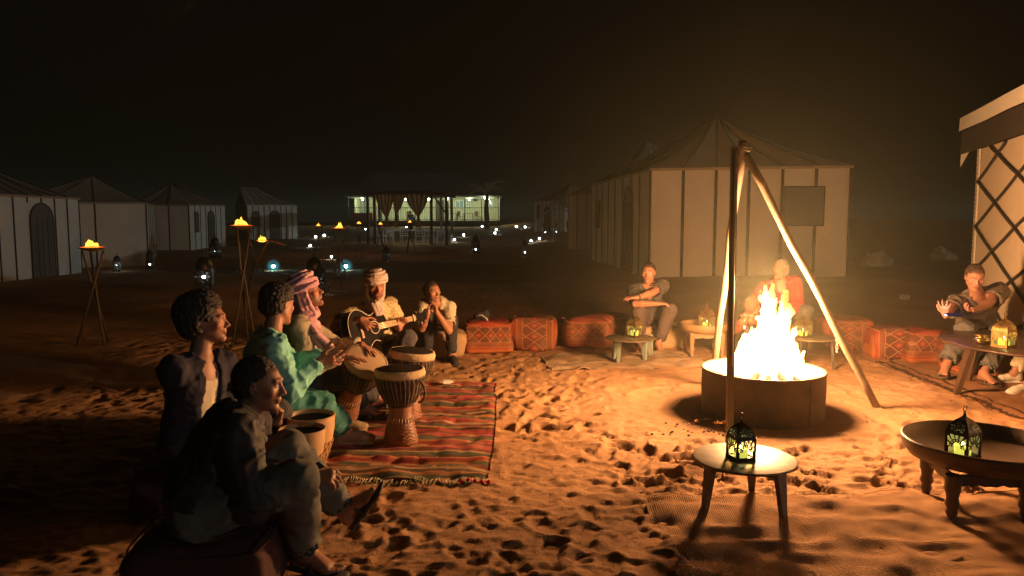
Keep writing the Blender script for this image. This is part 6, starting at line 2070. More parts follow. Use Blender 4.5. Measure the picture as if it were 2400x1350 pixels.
def tray_table(label, p, zr, r_, legs, side, wd, leg_r=.03, group=None, aprond=.05):
    """wooden tray on turned legs with a carved apron"""
    z0 = gz(p[0], p[1])
    t = thing('tray_table', label, 'table', (p[0], p[1], z0), 0, group)
    fl = zr - side + .02
    MB().lathe([(.001, fl), (r_ - .022, fl), (r_ - .018, zr - .006), (r_ - .010, zr), (r_, zr - .004), (r_ + .002, zr - .012), (r_ - .006, zr - side * .6), (r_ - .035, zr - side), (.001, zr - side - .002)], 56).build('tray', wd, t)
    zb = zr - side - .002
    pts = []
    for lx, ly in legs:
        x, y = lx - p[0], ly - p[1]
        pts.append(Vector((x, y, 0)))
        h = zb
        prof = [(leg_r * .55, -.03), (leg_r * .62, .02 * h / .2), (leg_r * .9, h * .18), (leg_r * .72, h * .26), (leg_r * 1.05, h * .36), (leg_r * .85, h * .5), (leg_r * 1.0, h * .62), (leg_r * 1.15, h * .66), (leg_r * 1.15, h)]
        MB().lathe(prof, 12, (x, y, 0)).build('leg', wd, t)
    n = len(pts)
    for k in range(n):
        a, b_ = pts[k], pts[(k + 1) % n]
        m = MB(); d = b_ - a; seg = 12
        poly = [(0, zb), (1, zb)] + [(1 - i / seg, zb - aprond - .018 * abs(math.sin(i / seg * PI * 3)) * (0.4 + i % 2 * .4)) for i in range(seg + 1)]
        nn = Vector((d.y, -d.x, 0)).normalized() * .008
        fr = [a + d * s_ + Vector((0, 0, z)) + nn for s_, z in poly]; bk = [a + d * s_ + Vector((0, 0, z)) - nn for s_, z in poly]
        N_ = len(poly)
        m.add(fr + bk, [tuple(range(N_)), tuple(range(2 * N_ - 1, N_ - 1, -1))] + [(i, i + N_, (i + 1) % N_ + N_, (i + 1) % N_) for i in range(N_)])
        m.build('apron', wd, t)
    return t, fl + z0
lg = [G(2170, 1160), G(2229, 1220), G(2402, 1224)]
c2 = (2.60, 3.98)
lg2 = [(lg[1].x, lg[1].y), (lg[2].x, lg[2].y), (lg[2].x + .06, lg[2].y + .55), (lg[0].x, lg[0].y)]
tt2, f2 = tray_table('large dark wooden tray table at the lower right with a lantern in it', c2, .345, .405, lg2, .10, mat('dark_tray_wood', (0.11, 0.065, 0.04), (0.07, 0.042, 0.028), 4, .42, 0, .3, 18, .006), .034)
lp = P(2270, 1062, 3.98); table_lantern('black pierced lantern glowing yellow inside the large wooden tray', (2.455, 3.93, f2 + .001), R(28), 1.12, LBLACK, 'd', 0.35)
c4 = P(1650, 775, 8.35)
r4 = .27
tray_table('pale carved wooden tray table left behind the fire ring', (c4.x, c4.y), .385, r4, [(c4.x - .17, c4.y - .15), (c4.x + .17, c4.y - .15), (c4.x + .17, c4.y + .17), (c4.x - .17, c4.y + .17)], .10, CW, .026)
table_lantern('round shouldered copper lantern in the pale wooden tray behind the tripod pole', (c4.x + .03, c4.y, .31), R(45), 1.25, mat('copper_lantern_metal', (0.42, 0.22, 0.10), (0.30, 0.15, 0.07), 9, .4, .8), 'e', 0.25)

# small things
g = G(1047, 903)
t = thing('white_packet', 'small white packet lying on the far edge of the striped kilim', 'packet', (g.x, g.y, float(gmax(np.array([g.x]), np.array([g.y]))[0]) + .012), .2)
MB().box((0, 0, .016), (.07, .05, .032)).build('box_body', WHITEP, t)
MB().box((.045, .01, .012), (.03, .02, .018)).build('flap', WHITEP, t)
g = G(1133, 826)
t = thing('cloth_bag', 'small dark bag with a white strap lying on the first kilim cushion', 'bag', (g.x - .03, g.y + .18, .37), .3)
v = Vol(Vector((-.2, -.2, -.06)), Vector((.2, .2, .2)), .01); v.ell((0, 0, .04), (.10, .07, .05), None, .02); v.ell((.05, .0, .06), (.05, .05, .05), None, .02)
sdf_obj('bag_body', v, mat('dark_bag_cloth', (0.03, 0.03, 0.035), None, 5, .9), t, (0, 0, 0), .006, 12)
MB().tube([(-.08, -.06, .05), (-.02, -.10, .06), (.03, -.14, .02), (.04, -.20, -.06), (.035, -.22, -.13)], .009, 6).build('strap', WHITEP, t)
# ================================================================== djembes
DJW = mat('drum_wood', (0.30, 0.13, 0.06), (0.20, 0.085, 0.04), 5, .45, 0, .3, 20, .006, stretch=(1, 1, .3))
DJD = mat('dark_drum_wood', (0.07, 0.04, 0.025), (0.05, 0.03, 0.02), 5, .5)
SKINW = mat('drum_hide', (0.55, 0.40, 0.24), (0.40, 0.26, 0.14), 6, .65, 0, .2, 30, .003)
SKIN_SHADE = mat('shaded_drum_hide', (0.05, 0.038, 0.03), (0.03, 0.023, 0.02), 6, .95, spec=.05)  # hide colour darkened for the shade over the drum heads
FUR = mat('hide_collar', (0.66, 0.50, 0.30), (0.50, 0.34, 0.18), 12, .95, 0, .9, 60, .012)
ROPE = mat('drum_rope', (0.05, 0.04, 0.035), (0.30, 0.22, 0.14), 30, .9)
PALE = mat('pale_drum_wood', (0.62, 0.40, 0.20), (0.50, 0.30, 0.14), 5, .5, 0, .3, 18, .006)

def djembe(label, p, rz, s=1.0, M=None, hide=None, wood=None, handle=False, group='djembe drums on the kilim', zs=1.0):
    t = thing('djembe', label, 'drum', p, rz, group)
    if M is not None: t.rotation_euler = M.to_euler()
    t.scale = (1, 1, zs)
    hide = hide or SKIN_SHADE; wood = wood or DJW
    def pf(pts): return [(a * s, b * s) for a, b in pts]
    MB().lathe(pf([(.001, .012), (.098, .012), (.108, 0), (.118, 0), (.120, .02), (.114, .06), (.098, .14), (.083, .22), (.077, .27), (.079, .30)]), 36).build('foot', wood, t)
    MB().lathe(pf([(.079, .30), (.088, .32), (.112, .36), (.138, .42), (.152, .49), (.158, .56), (.160, .595)]), 40).build('bowl', DJD if wood is DJW else wood, t)
    MB().lathe(pf([(.001, .603), (.150, .603), (.160, .600), (.163, .592)]), 40).build('drum_head', hide, t)
    # folded hide collar
    n = 56; V = []; Q = []
    rows = ((.159, .606), (.168, .604), (.173, .592), (.175, .572), (.173, .550), (.168, .540), (.163, .545))
    for j, (a, b_) in enumerate(rows):
        for k in range(n):
            q = 2 * PI * k / n
            rr = (a + .006 * float(noise2(k * .8, j * 1.3, 3)) * (0 < j < 6)) * s
            V.append((rr * math.cos(q), rr * math.sin(q), (b_ + (.010 * float(noise2(k * .6, 5, 8)) if j > 3 else 0)) * s))
    for j in range(len(rows) - 1):
        for k in range(n): Q.append((j * n + k, j * n + (k + 1) % n, (j + 1) * n + (k + 1) % n, (j + 1) * n + k))
    link('hide_collar', np_mesh('hide_collar', np.array(V), np.array(Q)), FUR, t)
    for z, r_ in ((.545, .172), (.335, .103)):
        MB().tube([(r_ * s * math.cos(a), r_ * s * math.sin(a), z * s) for a in np.linspace(0, 2 * PI, 37)[:-1]], .005 * s, 5, True).build('rope_ring', ROPE, t)
    # vertical ropes share one mesh
    me = MB().tube([(.1745 * s, 0, .545 * s), (.170 * s, 0.004 * s, .50 * s), (.152 * s, 0.008 * s, .43 * s), (.124 * s, .010 * s, .37 * s), (.106 * s, 0.010 * s, .337 * s)], .0040 * s, 5).mesh('rope')
    me.materials.append(ROPE)
    for k in range(34): link('rope', me, None, t, None, (0, 0, 2 * PI * k / 34))
    # carved bands on the foot
    def fr(z): return np.interp(z, [0, .02, .06, .14, .22, .27, .30], [.118, .120, .114, .098, .083, .077, .079]) + .0015
    for z0_, amp, cyc in ((.045, .010, 9), (.070, .012, 9), (.097, .012, 9), (.125, .008, 8), (.150, .006, 8)):
        pts = []
        for k in range(73):
            a = 2 * PI * k / 72; z = z0_ + amp * (abs((k / 72 * cyc) % 1 - .5) * 4 - 1)
            pts.append((fr(z) * s * math.cos(a), fr(z) * s * math.sin(a), z * s))
        MB().tube(pts[:-1], .0032 * s, 4, True).build('carved_band', wood, t)
    for k in range(26):
        a = 2 * PI * k / 26
        MB().tube([(fr(.175) * s * math.cos(a), fr(.175) * s * math.sin(a), .175 * s), (fr(.215) * s * math.cos(a + .05), fr(.215) * s * math.sin(a + .05), .215 * s)], .0034 * s, 4).build('carved_flute', SKINW, t)
    if handle:
        a0 = R(-68)
        pts = [((.165 + .055 * math.sin(q)) * s * math.cos(a0 + .02), (.165 + .055 * math.sin(q)) * s * math.sin(a0), (.44 + .085 * math.cos(q)) * s) for q in np.linspace(0, PI, 12)]
        MB().tube(pts, .009 * s, 7).build('carry_handle', ROPE, t)
    return t
g = G(950, 1046)
djembe('near djembe with a carved foot, pale hide collar and dark head, on the kilim', (g.x - .045, g.y + .10, float(gmax(np.array([g.x]), np.array([g.y]))[0]) + .008), .6, 1.0, None, None, None, True, zs=.87)
g = G(985, 1008)
djembe('far djembe standing just behind the near one, orange hide under its rim', (P(950, 900, 5.62).x, 5.62, .01), 2.0, 1.02, Matrix.Rotation(R(6), 3, 'Y') @ Matrix.Rotation(2.0, 3, 'Z'), zs=.88)
# drum held tilted by the player
nrm = Vector((.42, -.36, .83)).normalized()
hd_c = P(860, 842, 5.28)
q = nrm.to_track_quat('Z', 'Y')
djembe('djembe tilted between the knees of the drummer, pale round head under his hands', hd_c - nrm * .60 * .95, 0, .95, q.to_matrix(), SKINW)

def goblet(label, p, s, rz):
    t = thing('goblet_drum', label, 'drum', p, rz, 'pale carved drums beside the man in green')
    def pf(pts): return [(a * s, b * s) for a, b in pts]
    MB().lathe(pf([(.09, 0), (.098, .02), (.086, .10), (.078, .16), (.085, .21), (.108, .27), (.135, .35), (.150, .43), (.155, .50), (.156, .52), (.150, .522), (.146, .50), (.14, .43), (.12, .35), (.08, .28), (.001, .25)]), 40).build('shell', PALE, t)
    def fr(z): return np.interp(z, [0, .02, .10, .16, .21, .27, .35, .43, .50], [.09, .098, .086, .078, .085, .108, .135, .150, .155])
    me = None
    m = MB()
    for j, z in enumerate(np.arange(.07, .33, .036)):
        n = 22
        for k in range(n):
            a = 2 * PI * (k + .5 * (j % 2)) / n; r_ = fr(z) * s; r1 = fr(z + .034) * s
            w_ = .36 * 2 * PI * r_ / n
            c_ = Vector((math.cos(a), math.sin(a), 0)); tn = Vector((-c_.y, c_.x, 0))
            lo_ = c_ * (r_ + .001); hi_ = c_ * (r1 + .001)
            vs = [lo_ - tn * w_ * .5 + Vector((0, 0, z * s)), lo_ + tn * w_ * .5 + Vector((0, 0, z * s)), hi_ + tn * w_ + Vector((0, 0, (z + .024) * s)), hi_ + Vector((0, 0, (z + .033) * s)), hi_ - tn * w_ + Vector((0, 0, (z + .024) * s))]
            out = [q_ + c_ * .006 for q_ in vs]
            m.add(vs + out, [(5, 6, 7, 8, 9), (0, 1, 6, 5), (1, 2, 7, 6), (2, 3, 8, 7), (3, 4, 9, 8), (4, 0, 5, 9)])
    MB().lathe(pf([(.001, .492), (.146, .492), (.148, .488)]), 36).build('drum_head', SKIN_SHADE, t)  # dark disc put in the open mouth for the shade inside
    o = m.build('carved_scales', PALE, t); o['kind'] = 'stuff'
    MB().tube([(.157 * s * math.cos(a), .157 * s * math.sin(a), .515 * s) for a in np.linspace(0, 2 * PI, 37)[:-1]], .005 * s, 5, True).build('rim', PALE, t)
    return t
pa = P(708, 1004, 4.02); goblet('near pale goblet drum with a carved scale pattern and open dark mouth', (pa.x, 4.02, pa.z - .52 * .82), .82, .2)
pb_ = P(728, 972, 4.26); goblet('far pale goblet drum, half behind the near one, higher rim', (pb_.x, 4.26, pb_.z - .52 * .90), .90, 1.0)

# ================================================================== guitar
def guitar():
    c = P(866, 770, 6.46); hd = P(990, 741, 7.08)
    ax_ = (hd - c).normalized()
    fw = Vector((0.70, -0.66, 0.28)); fw = (fw - ax_ * fw.dot(ax_)).normalized()
    up = fw.cross(ax_)
    if up.z < 0: up = -up
    M = Matrix((tuple(ax_), tuple(up), tuple(ax_.cross(up)))).transposed()
    if (M @ Vector((0, 0, 1))).dot(fw) < 0: pass
    t = thing('guitar', 'black acoustic guitar with cream binding held by the turbaned player', 'guitar', c)
    blk = mat('black_lacquer', (0.012, 0.011, 0.012), None, 5, .16); crm = mat('cream_binding', (0.75, 0.66, 0.48), None, 5, .4); wd = mat('fretboard_wood', (0.62, 0.43, 0.25), (0.52, 0.35, 0.20), 8, .4)
    def out(sc_=1.0, cut=True):
        pts = []
        prof = [(-.245, 0), (-.235, .09), (-.19, .155), (-.12, .185), (-.05, .165), (.01, .122), (.05, .115), (.10, .130), (.16, .137), (.205, .115), (.232, .06), (.238, 0)]
        for x, y in prof: pts.append((x * sc_, y * sc_))
        low = [(.232, -.05), (.17, -.055) if cut else (.2, -.1), (.135, -.10), (.10, -.128), (.05, -.115), (.01, -.122), (-.05, -.165), (-.12, -.185), (-.19, -.155), (-.235, -.09)]
        for x, y in low: pts.append((x * sc_, y * sc_))
        # smooth
        P_ = pts; n = len(P_); res = []
        for i in range(n):
            p0, p1, p2, p3 = [Vector((*P_[(i + k) % n], 0)) for k in (-1, 0, 1, 2)]
            for q_ in (0, .25, .5, .75):
                res.append(tuple((0.5 * ((2 * p1) + (p2 - p0) * q_ + (2 * p0 - 5 * p1 + 4 * p2 - p3) * q_ ** 2 + (3 * p1 - p0 - 3 * p2 + p3) * q_ ** 3)).xy))
        return res
    sg = 1 if (M @ Vector((0, 0, 1))).dot(fw) > 0 else -1
    def Z(a, b_): return (a * sg, b_ * sg) if sg > 0 else (b_ * sg, a * sg)
    o = out()
    MB().prism(o, *Z(-.09, 0), M).build('body_shell', blk, t)
    for z in (.002, -.088): MB().tube([M @ Vector((x * 1.004, y * 1.004, z * sg)) for x, y in o], .0035, 5, True).build('binding', crm, t)
    def circ(r_, n=28): return [(.065 + r_ * math.cos(a), r_ * math.sin(a)) for a in np.linspace(0, 2 * PI, n + 1)[:-1]]
    MB().prism(circ(.050), *Z(.001, .0025), M).build('sound_hole', mat('hole_black', (0.004, 0.004, 0.004), None, 5, .9), t)
    MB().tube([M @ Vector((x, y, .003 * sg)) for x, y in circ(.056)], .0045, 5, True).build('rosette', crm, t)
    MB().prism([(-.115, -.07), (-.09, -.07), (-.09, .07), (-.115, .07)], *Z(.001, .010), M).build('bridge', wd, t)
    MB().prism([(.10, -.029), (.62, -.022), (.62, .022), (.10, .029)], *Z(.006, .016), M).build('fretboard', wd, t)
    MB().prism([(.235, -.025), (.62, -.020), (.62, .020), (.235, .025)], *Z(-.015, .006), M).build('neck', wd, t)
    for k in range(14):
        x = .62 - .42 * (1 - 2 ** (-(k + 1) / 12)) * 1.65
        if x > .12: MB().bar(M @ Vector((x, -.026, .0165 * sg)), M @ Vector((x, .026, .0165 * sg)), .0025).build('fret', crm, t)
    MB().prism([(.62, -.024), (.64, -.034), (.78, -.036), (.79, 0), (.78, .036), (.64, .034), (.62, .024)], *Z(-.010, .008), M).build('headstock', blk, t)
    for k in range(3):
        for sy in (-1, 1):
            x = .66 + .045 * k
            MB().tube([M @ Vector((x, sy * .034, 0)), M @ Vector((x, sy * .058, 0))], .0045, 6).sphere(M @ Vector((x, sy * .060, 0)), .008, 6, 5).build('tuning_peg', mat('chrome', (0.6, 0.6, 0.6), None, 5, .2, 1.0), t)
    for k in range(6):
        y = -.022 + .0088 * k
        MB().tube([M @ Vector((-.10, y * 1.25, .014 * sg)), M @ Vector((.63, y * .75, .021 * sg))], .0009, 3).build('string', MATS['chrome'], t)
    MB().bar(M @ Vector((.575, -.032, .026 * sg)), M @ Vector((.575, .034, .026 * sg)), .014, .010).build('capo', crm, t)
    return M, c
GM, GC = guitar()
# ================================================================== the people
V3 = Vector
C_ = dict
BLKJ = mat('black_jacket', (0.014, 0.014, 0.013), (0.022, 0.022, 0.02), 6, .7, 0, .3, 40, .004)
OLIVE = mat('olive_trousers', (0.13, 0.125, 0.095), (0.10, 0.095, 0.075), 6, .9, 0, .3, 60, .003)
NAVY = mat('navy_jacket', (0.011, 0.010, 0.022), (0.017, 0.015, 0.032), 6, .85, 0, .3, 50, .003)
WTEE = mat('cream_tee', (0.66, 0.58, 0.40), (0.60, 0.52, 0.36), 6, .9, 0, .2, 70, .002)
DARKP = mat('charcoal_trousers', (0.05, 0.047, 0.05), (0.035, 0.033, 0.036), 6, .9, 0, .3, 60, .003)
GREENT = mat('mint_tunic', (0.26, 0.66, 0.54), (0.20, 0.56, 0.46), 4, .85, 0, .3, 50, .003)
TEALP = mat('teal_trousers', (0.05, 0.23, 0.19), (0.04, 0.17, 0.14), 4, .85, 0, .3, 50, .003)
SWEAT = mat('beige_sweater', (0.42, 0.36, 0.24), (0.36, 0.30, 0.20), 5, .95, 0, .6, 90, .004)
PINK = mat('pink_turban_cloth', (0.66, 0.38, 0.42), (0.58, 0.31, 0.37), 5, .9, 0, .4, 60, .003)
LILAC = mat('lilac_turban_cloth', (0.60, 0.46, 0.50), (0.66, 0.55, 0.42), 4, .9, 0, .4, 60, .003)
def print_mat():
    t = NT('patterned_shirt')
    v = t.n('ShaderNodeTexVoronoi'); v.inputs['Scale'].default_value = 42; v.feature = 'DISTANCE_TO_EDGE'; t.t.links.new(t.coord(), v.inputs['Vector'])
    c = t.mix(t.ramp(v.outputs['Distance'], [(.02, 1), (.07, 0)]), (0.66, 0.55, 0.30), (0.16, 0.10, 0.05))
    t.set(t.b, 'Base Color', c); t.b.inputs['Roughness'].default_value = .85
    return t.m
PRINT = print_mat()
GREYT = mat('dark_grey_tee', (0.10, 0.09, 0.085), (0.075, 0.068, 0.065), 6, .92, 0, .3, 60, .003)
GREYT2 = mat('washed_grey_shirt', (0.15, 0.12, 0.10), (0.115, 0.095, 0.08), 6, .92, 0, .3, 60, .003)
GREYP = mat('slate_trousers', (0.13, 0.125, 0.12), (0.095, 0.092, 0.09), 6, .92, 0, .3, 60, .003)
PLUMP = mat('plum_grey_trousers', (0.12, 0.085, 0.08), (0.09, 0.065, 0.06), 6, .92, 0, .3, 60, .003)
REDS = mat('red_shirt', (0.48, 0.035, 0.035), (0.38, 0.03, 0.03), 6, .85, 0, .3, 60, .003)
HAIRB = mat('black_hair', (0.018, 0.013, 0.010), (0.035, 0.024, 0.018), 30, .6, 0, 1.0, 90, .012)
HAIRBR = mat('brown_hair', (0.06, 0.035, 0.022), (0.035, 0.02, 0.014), 30, .55, 0, .9, 80, .008)
HAIRG = mat('grey_hair', (0.42, 0.38, 0.32), (0.26, 0.23, 0.2), 30, .6, 0, .9, 80, .008)
LEATHER = mat('brown_leather', (0.10, 0.06, 0.035), (0.07, 0.04, 0.025), 9, .55)
BLKR = mat('black_rubber', (0.03, 0.03, 0.03), None, 9, .7)
TANS = mat('tan_suede', (0.30, 0.22, 0.14), (0.24, 0.17, 0.10), 9, .9)
SHOEW = mat('white_canvas_shoe', (0.70, 0.66, 0.56), (0.62, 0.57, 0.47), 9, .85)
CAPM = mat('brown_felt', (0.20, 0.10, 0.06), (0.15, 0.075, 0.045), 9, .95)

# 1: nearest, black jacket
K = V3
o1 = dict(pelvis=P(468, 1200, 3.0), neck=P(575, 985, 3.12), headc=P(606, 903, 3.17), head=(86, -6, 0), face=72, slouch=.05, build=1.0, vox=.0063,
    armR=C_(w=P(728, 1118, 3.03), hint=(-.1, -.4, -1), hn=(0.3, .5, -.8), curl=38, hd=V3((1, .15, -.02))), armL=C_(w=P(722, 1108, 3.36), hint=(-.1, .5, -1), hn=(0, -.5, -.7), curl=45, hd=V3((1, -.35, 0))),
    legR=C_(a=P(712, 1288, 3.14), hint=(1, -.1, .8), toe=(.95, -.28, -.08), up=(0, 0, 1)), legL=C_(a=P(805, 1192, 3.36), hint=(.1, -.1, 1), toe=(.50, -.25, .74), up=(-.80, -.1, .5)),
    top=BLKJ, topname='jacket', under=GREYT, sleeve='long', top_in=.020, tfold=.011, trousers=OLIVE, pfold=.009, leg_in=.02, cuff=.055, hair='short', hairmat=HAIRB, haircol=(.015, .011, .009), skin=(.34, .17, .10), beard=.25, shoe='thong', shoemat=BLKR)
person('seated man nearest the camera, black jacket, olive trousers, flip flop foot crossed', o1)
q = P(757, 1110, 3.18)
t = thing('phone', 'dark phone in the hands of the man in the black jacket', 'phone', q, 0)
MB().box((0, 0, 0), (.075, .15, .009), Matrix.Rotation(R(60), 3, 'Z') @ Matrix.Rotation(R(25), 3, 'X')).build('phone_body', mat('phone_black', (.012, .012, .014), None, 5, .2), t)

# 2: navy jacket
o2 = dict(pelvis=P(448, 1038, 3.95), neck=P(468, 842, 3.95), headc=P(484, 755, 4.0), head=(80, 3, 0), face=112, slouch=.02, build=.95, vox=.0068,
    armR=C_(w=P(566, 935, 4.2), hint=(-.1, -.5, -1), hn=(-.3, .2, -1), curl=25), armL=C_(w=P(650, 992, 4.1), hint=(0, .6, -.8), hn=(-.3, -.5, .3), curl=55, hd=V3((.15, -.05, 1))),
    legR=C_(a=P(640, 1120, 4.1), hint=(1, -.2, 1), toe=(1, .1, 0), up=(0, 0, 1)), legL=C_(a=P(655, 1090, 4.4), hint=(1, .2, 1), toe=(1, .3, 0), up=(0, 0, 1)),
    top=NAVY, topname='jacket', under=WTEE, sleeve='long', top_in=.018, trousers=DARKP, hair='afro', hairmat=HAIRB, skin=(.40, .20, .12), beard=.35, shoe='shoe', shoemat=BLKR, toes=False)
person('man with tall curly hair in a navy jacket over a cream shirt', o2)

# 3: mint tunic, clapping
o3 = dict(pelvis=P(598, 968, 4.5), neck=P(638, 783, 4.55), headc=P(652, 716, 4.62), head=(30, -12, -8), face=66, slouch=.02, build=.95, vox=.0078,
    armR=C_(w=P(748, 848, 4.55), hint=(-.2, -.5, -1), hn=(0, .9, .2), curl=12, hd=V3((1, .25, .1))), armL=C_(w=P(762, 832, 4.78), hint=(-.1, .6, -1), hn=(0, -.9, 0), curl=10, hd=V3((1, -.15, .35))),
    legR=C_(a=P(803, 1008, 5.0), hint=(1, -.2, 1), toe=(.97, .1, 0), up=(0, 0, 1)), legL=C_(a=P(790, 985, 5.25), hint=(1, .2, 1), toe=(.95, .3, 0), up=(0, 0, 1)),
    top=GREENT, topname='tunic', sleeve='long', top_in=.022, tfold=.013, trousers=TEALP, pfold=.012, leg_in=.026, cuff=.06, pant_end=.86, hair='curly', hairmat=HAIRB, skin=(.40, .19, .12), shoe='shoe', shoemat=TANS, toes=False)
person('curly haired man in a mint green tunic and teal trousers clapping beside the drummer', o3)

# 4: drummer
o4 = dict(pelvis=P(690, 902, 5.25), neck=P(710, 752, 5.3), headc=P(717, 690, 5.3), head=(84, 20, 0), face=80, slouch=.03, build=1.05, vox=.006, mouth=1.0, beard=.75,
    armR=C_(w=P(806, 836, 5.10), hint=(-.3, -.5, -1), hn=(.35, -.1, -1), curl=8, spread=.5, hd=V3((1, -.02, -.12))), armL=C_(w=P(846, 808, 5.42), hint=(-.1, .6, -.8), hn=(.2, -.2, -1), curl=6, spread=.5, hd=V3((.75, -.35, -.35))),
    legR=C_(a=P(846, 950, 5.66), hint=(.6, -.6, 1), toe=(1, -.1, 0), up=(0, 0, 1)), legL=C_(a=P(890, 930, 6.0), hint=(.6, .8, 1), toe=(1, .1, 0), up=(0, 0, 1)),
    top=SWEAT, topname='sweater', sleeve='long', top_in=.024, tfold=.011, trousers=DARKP, leg_in=.02, hair='turban', hairmat=PINK, tseed=3, twist=17, scalp=False, skin=(.42, .20, .13), shoe='strap', shoemat=LEATHER,
    scarf=[[P(722, 752, 5.18), P(745, 785, 5.10), P(775, 812, 5.10)], [P(712, 752, 5.2), P(738, 790, 5.12), P(760, 824, 5.12)]], scarfmat=PINK)
person('laughing drummer in a pink turban, pink scarf and beige sweater, hands on his djembe', o4)

# 5: guitarist
g1_ = GC + GM @ Vector((.045, .045, .03)); 
o5 = dict(pelvis=P(885, 824, 6.82), neck=P(872, 714, 6.75), headc=P(879, 672, 6.68), head=(152, -6, 0), face=142, slouch=.04, build=1.0, vox=.0075, mouth=.6, beard=.8,
    armR=C_(w=P(846, 748, 6.36), hint=(-1, -.1, -.35), hn=(.1, .9, -.2), curl=28, hd=V3((.75, .05, -.65))), armL=C_(w=P(936, 770, 6.80), hint=(.4, .2, -1), hn=(.5, -.5, .3), curl=50, hd=V3((.35, .1, .9))),
    legR=C_(a=P(830, 880, 6.45), hint=(-.6, -.8, 1), toe=(.2, -1, 0), up=(0, 0, 1)), legL=C_(a=P(905, 892, 6.5), hint=(.9, -.6, 1), toe=(.1, -1, 0), up=(0, 0, 1)),
    top=PRINT, topname='shirt', sleeve='short', top_in=.022, trousers=mat('slate_blue_trousers', (0.085, 0.08, 0.095), (0.06, 0.058, 0.07), 6, .9), leg_in=.02, hair='turban', hairmat=LILAC, tseed=8, twist=9, scalp=False, skin=(.40, .18, .11), shoe='thong', shoemat=LEATHER,
    scarf=[[P(880, 712, 6.60), P(889, 736, 6.57)]], scarfmat=LILAC)
person('guitar player in a pale turban with lilac scarf and patterned yellow shirt', o5)

# 6: girl
o6 = dict(pelvis=P(1036, 757, 8.4), neck=P(1022, 712, 8.02), headc=P(1013, 684, 7.92), head=(140, 0, 8), face=188, slouch=.05, build=.82, vox=.008, female=True, hs=.95, hands=.88, toes=False,
    armR=C_(w=P(1003, 734, 7.78), hint=(-.1, -.3, -1), hn=(1, .1, 0), curl=22, hd=V3((.12, .02, 1))), armL=C_(w=P(1024, 732, 7.78), hint=(.2, -.3, -1), hn=(-1, 0, 0), curl=22, hd=V3((-.12, .02, 1))),
    legR=C_(a=P(1003, 822, 8.1), hint=(-.1, -1, 1), toe=(-.2, -1, 0), up=(0, 0, 1)), legL=C_(a=P(1058, 830, 8.1), hint=(.1, -1, 1), toe=(.3, -1, 0), up=(0, 0, 1)),
    top=WTEE, topname='tee_shirt', sleeve='short', top_in=.014, trousers=DARKP, leg_in=.012, hair='bun', hairmat=HAIRB, skin=(.46, .24, .15), brow=.6, shoe='shoe', shoemat=BLKR)
person('girl in a cream tee shirt resting her chin on her hands beside the cushions', o6)

# 7: crossed arms
o7 = dict(pelvis=P(1525, 744, 9.0), neck=P(1519, 668, 8.72), headc=P(1520, 640, 8.66), head=(200, -3, 0), face=184, slouch=.05, vox=.008, beard=.35, beardcol=(.12, .09, .07),
    armR=C_(w=P(1540, 712, 8.40), hint=(-1, -.2, -.4), hn=(0, .2, -1), curl=20, hd=V3((1, .1, .05))), armL=C_(w=P(1492, 698, 8.34), hint=(1, -.2, -.4), hn=(0, .2, -1), curl=15, hd=V3((-1, -.05, 0))),
    legR=C_(a=P(1500, 810, 8.62), hint=(-.35, -1, 1), toe=(-.25, -1, 0), up=(0, 0, 1)), legL=C_(a=P(1543, 806, 8.62), hint=(.35, -1, 1), toe=(.05, -1, 0), up=(0, 0, 1)),
    top=GREYT, topname='tee_shirt', sleeve='short', vneck=.10, top_in=.018, trousers=PLUMP, leg_in=.02, pant_end=.90, hair='back', hairmat=HAIRBR, haircol=(.06, .035, .022), skin=(.48, .23, .15), browcol=(.06, .035, .02), shoe='strap', shoemat=BLKR)
person('man in a dark tee shirt, arms crossed on his knees, left of the fire', o7)
i7 = o7['_']
w7 = i7['A'][-1]; d7 = (w7[2] - w7[1]).normalized()
o = MB().tube([w7[2] - d7 * .012 + (Matrix.Rotation(a, 3, d7) @ d7.orthogonal().normalized()) * .030 - i7['base'] for a in np.linspace(0, 2 * PI, 17)[:-1]], .008, 6, True).build('wrist_watch', BLKR, i7['root'])

# 8: red shirt behind the fire
o8 = dict(pelvis=P(1834, 745, 9.0), neck=P(1828, 660, 8.86), headc=P(1829, 632, 8.78), head=(232, 2, 0), face=186, slouch=.03, vox=.009, build=1.02,
    armR=C_(w=P(1796, 735, 8.55), hint=(-1, .2, -.6), curl=25), armL=C_(w=P(1850, 740, 8.55), hint=(1, .2, -.6), curl=25),
    legR=C_(a=P(1800, 808, 8.6), hint=(-.3, -1, 1), toe=(0, -1, 0), up=(0, 0, 1)), legL=C_(a=P(1860, 808, 8.6), hint=(.3, -1, 1), toe=(0, -1, 0), up=(0, 0, 1)),
    top=REDS, topname='shirt', sleeve='long', top_in=.022, trousers=GREYP, hair='grey', hairmat=HAIRG, haircol=(.25, .2, .16), scalpk=.5, skin=(.50, .26, .17), browcol=(.2, .15, .1), shoe='shoe', shoemat=BLKR, toes=False)
person('grey haired man in a red shirt sitting behind the flames, looking aside', o8)

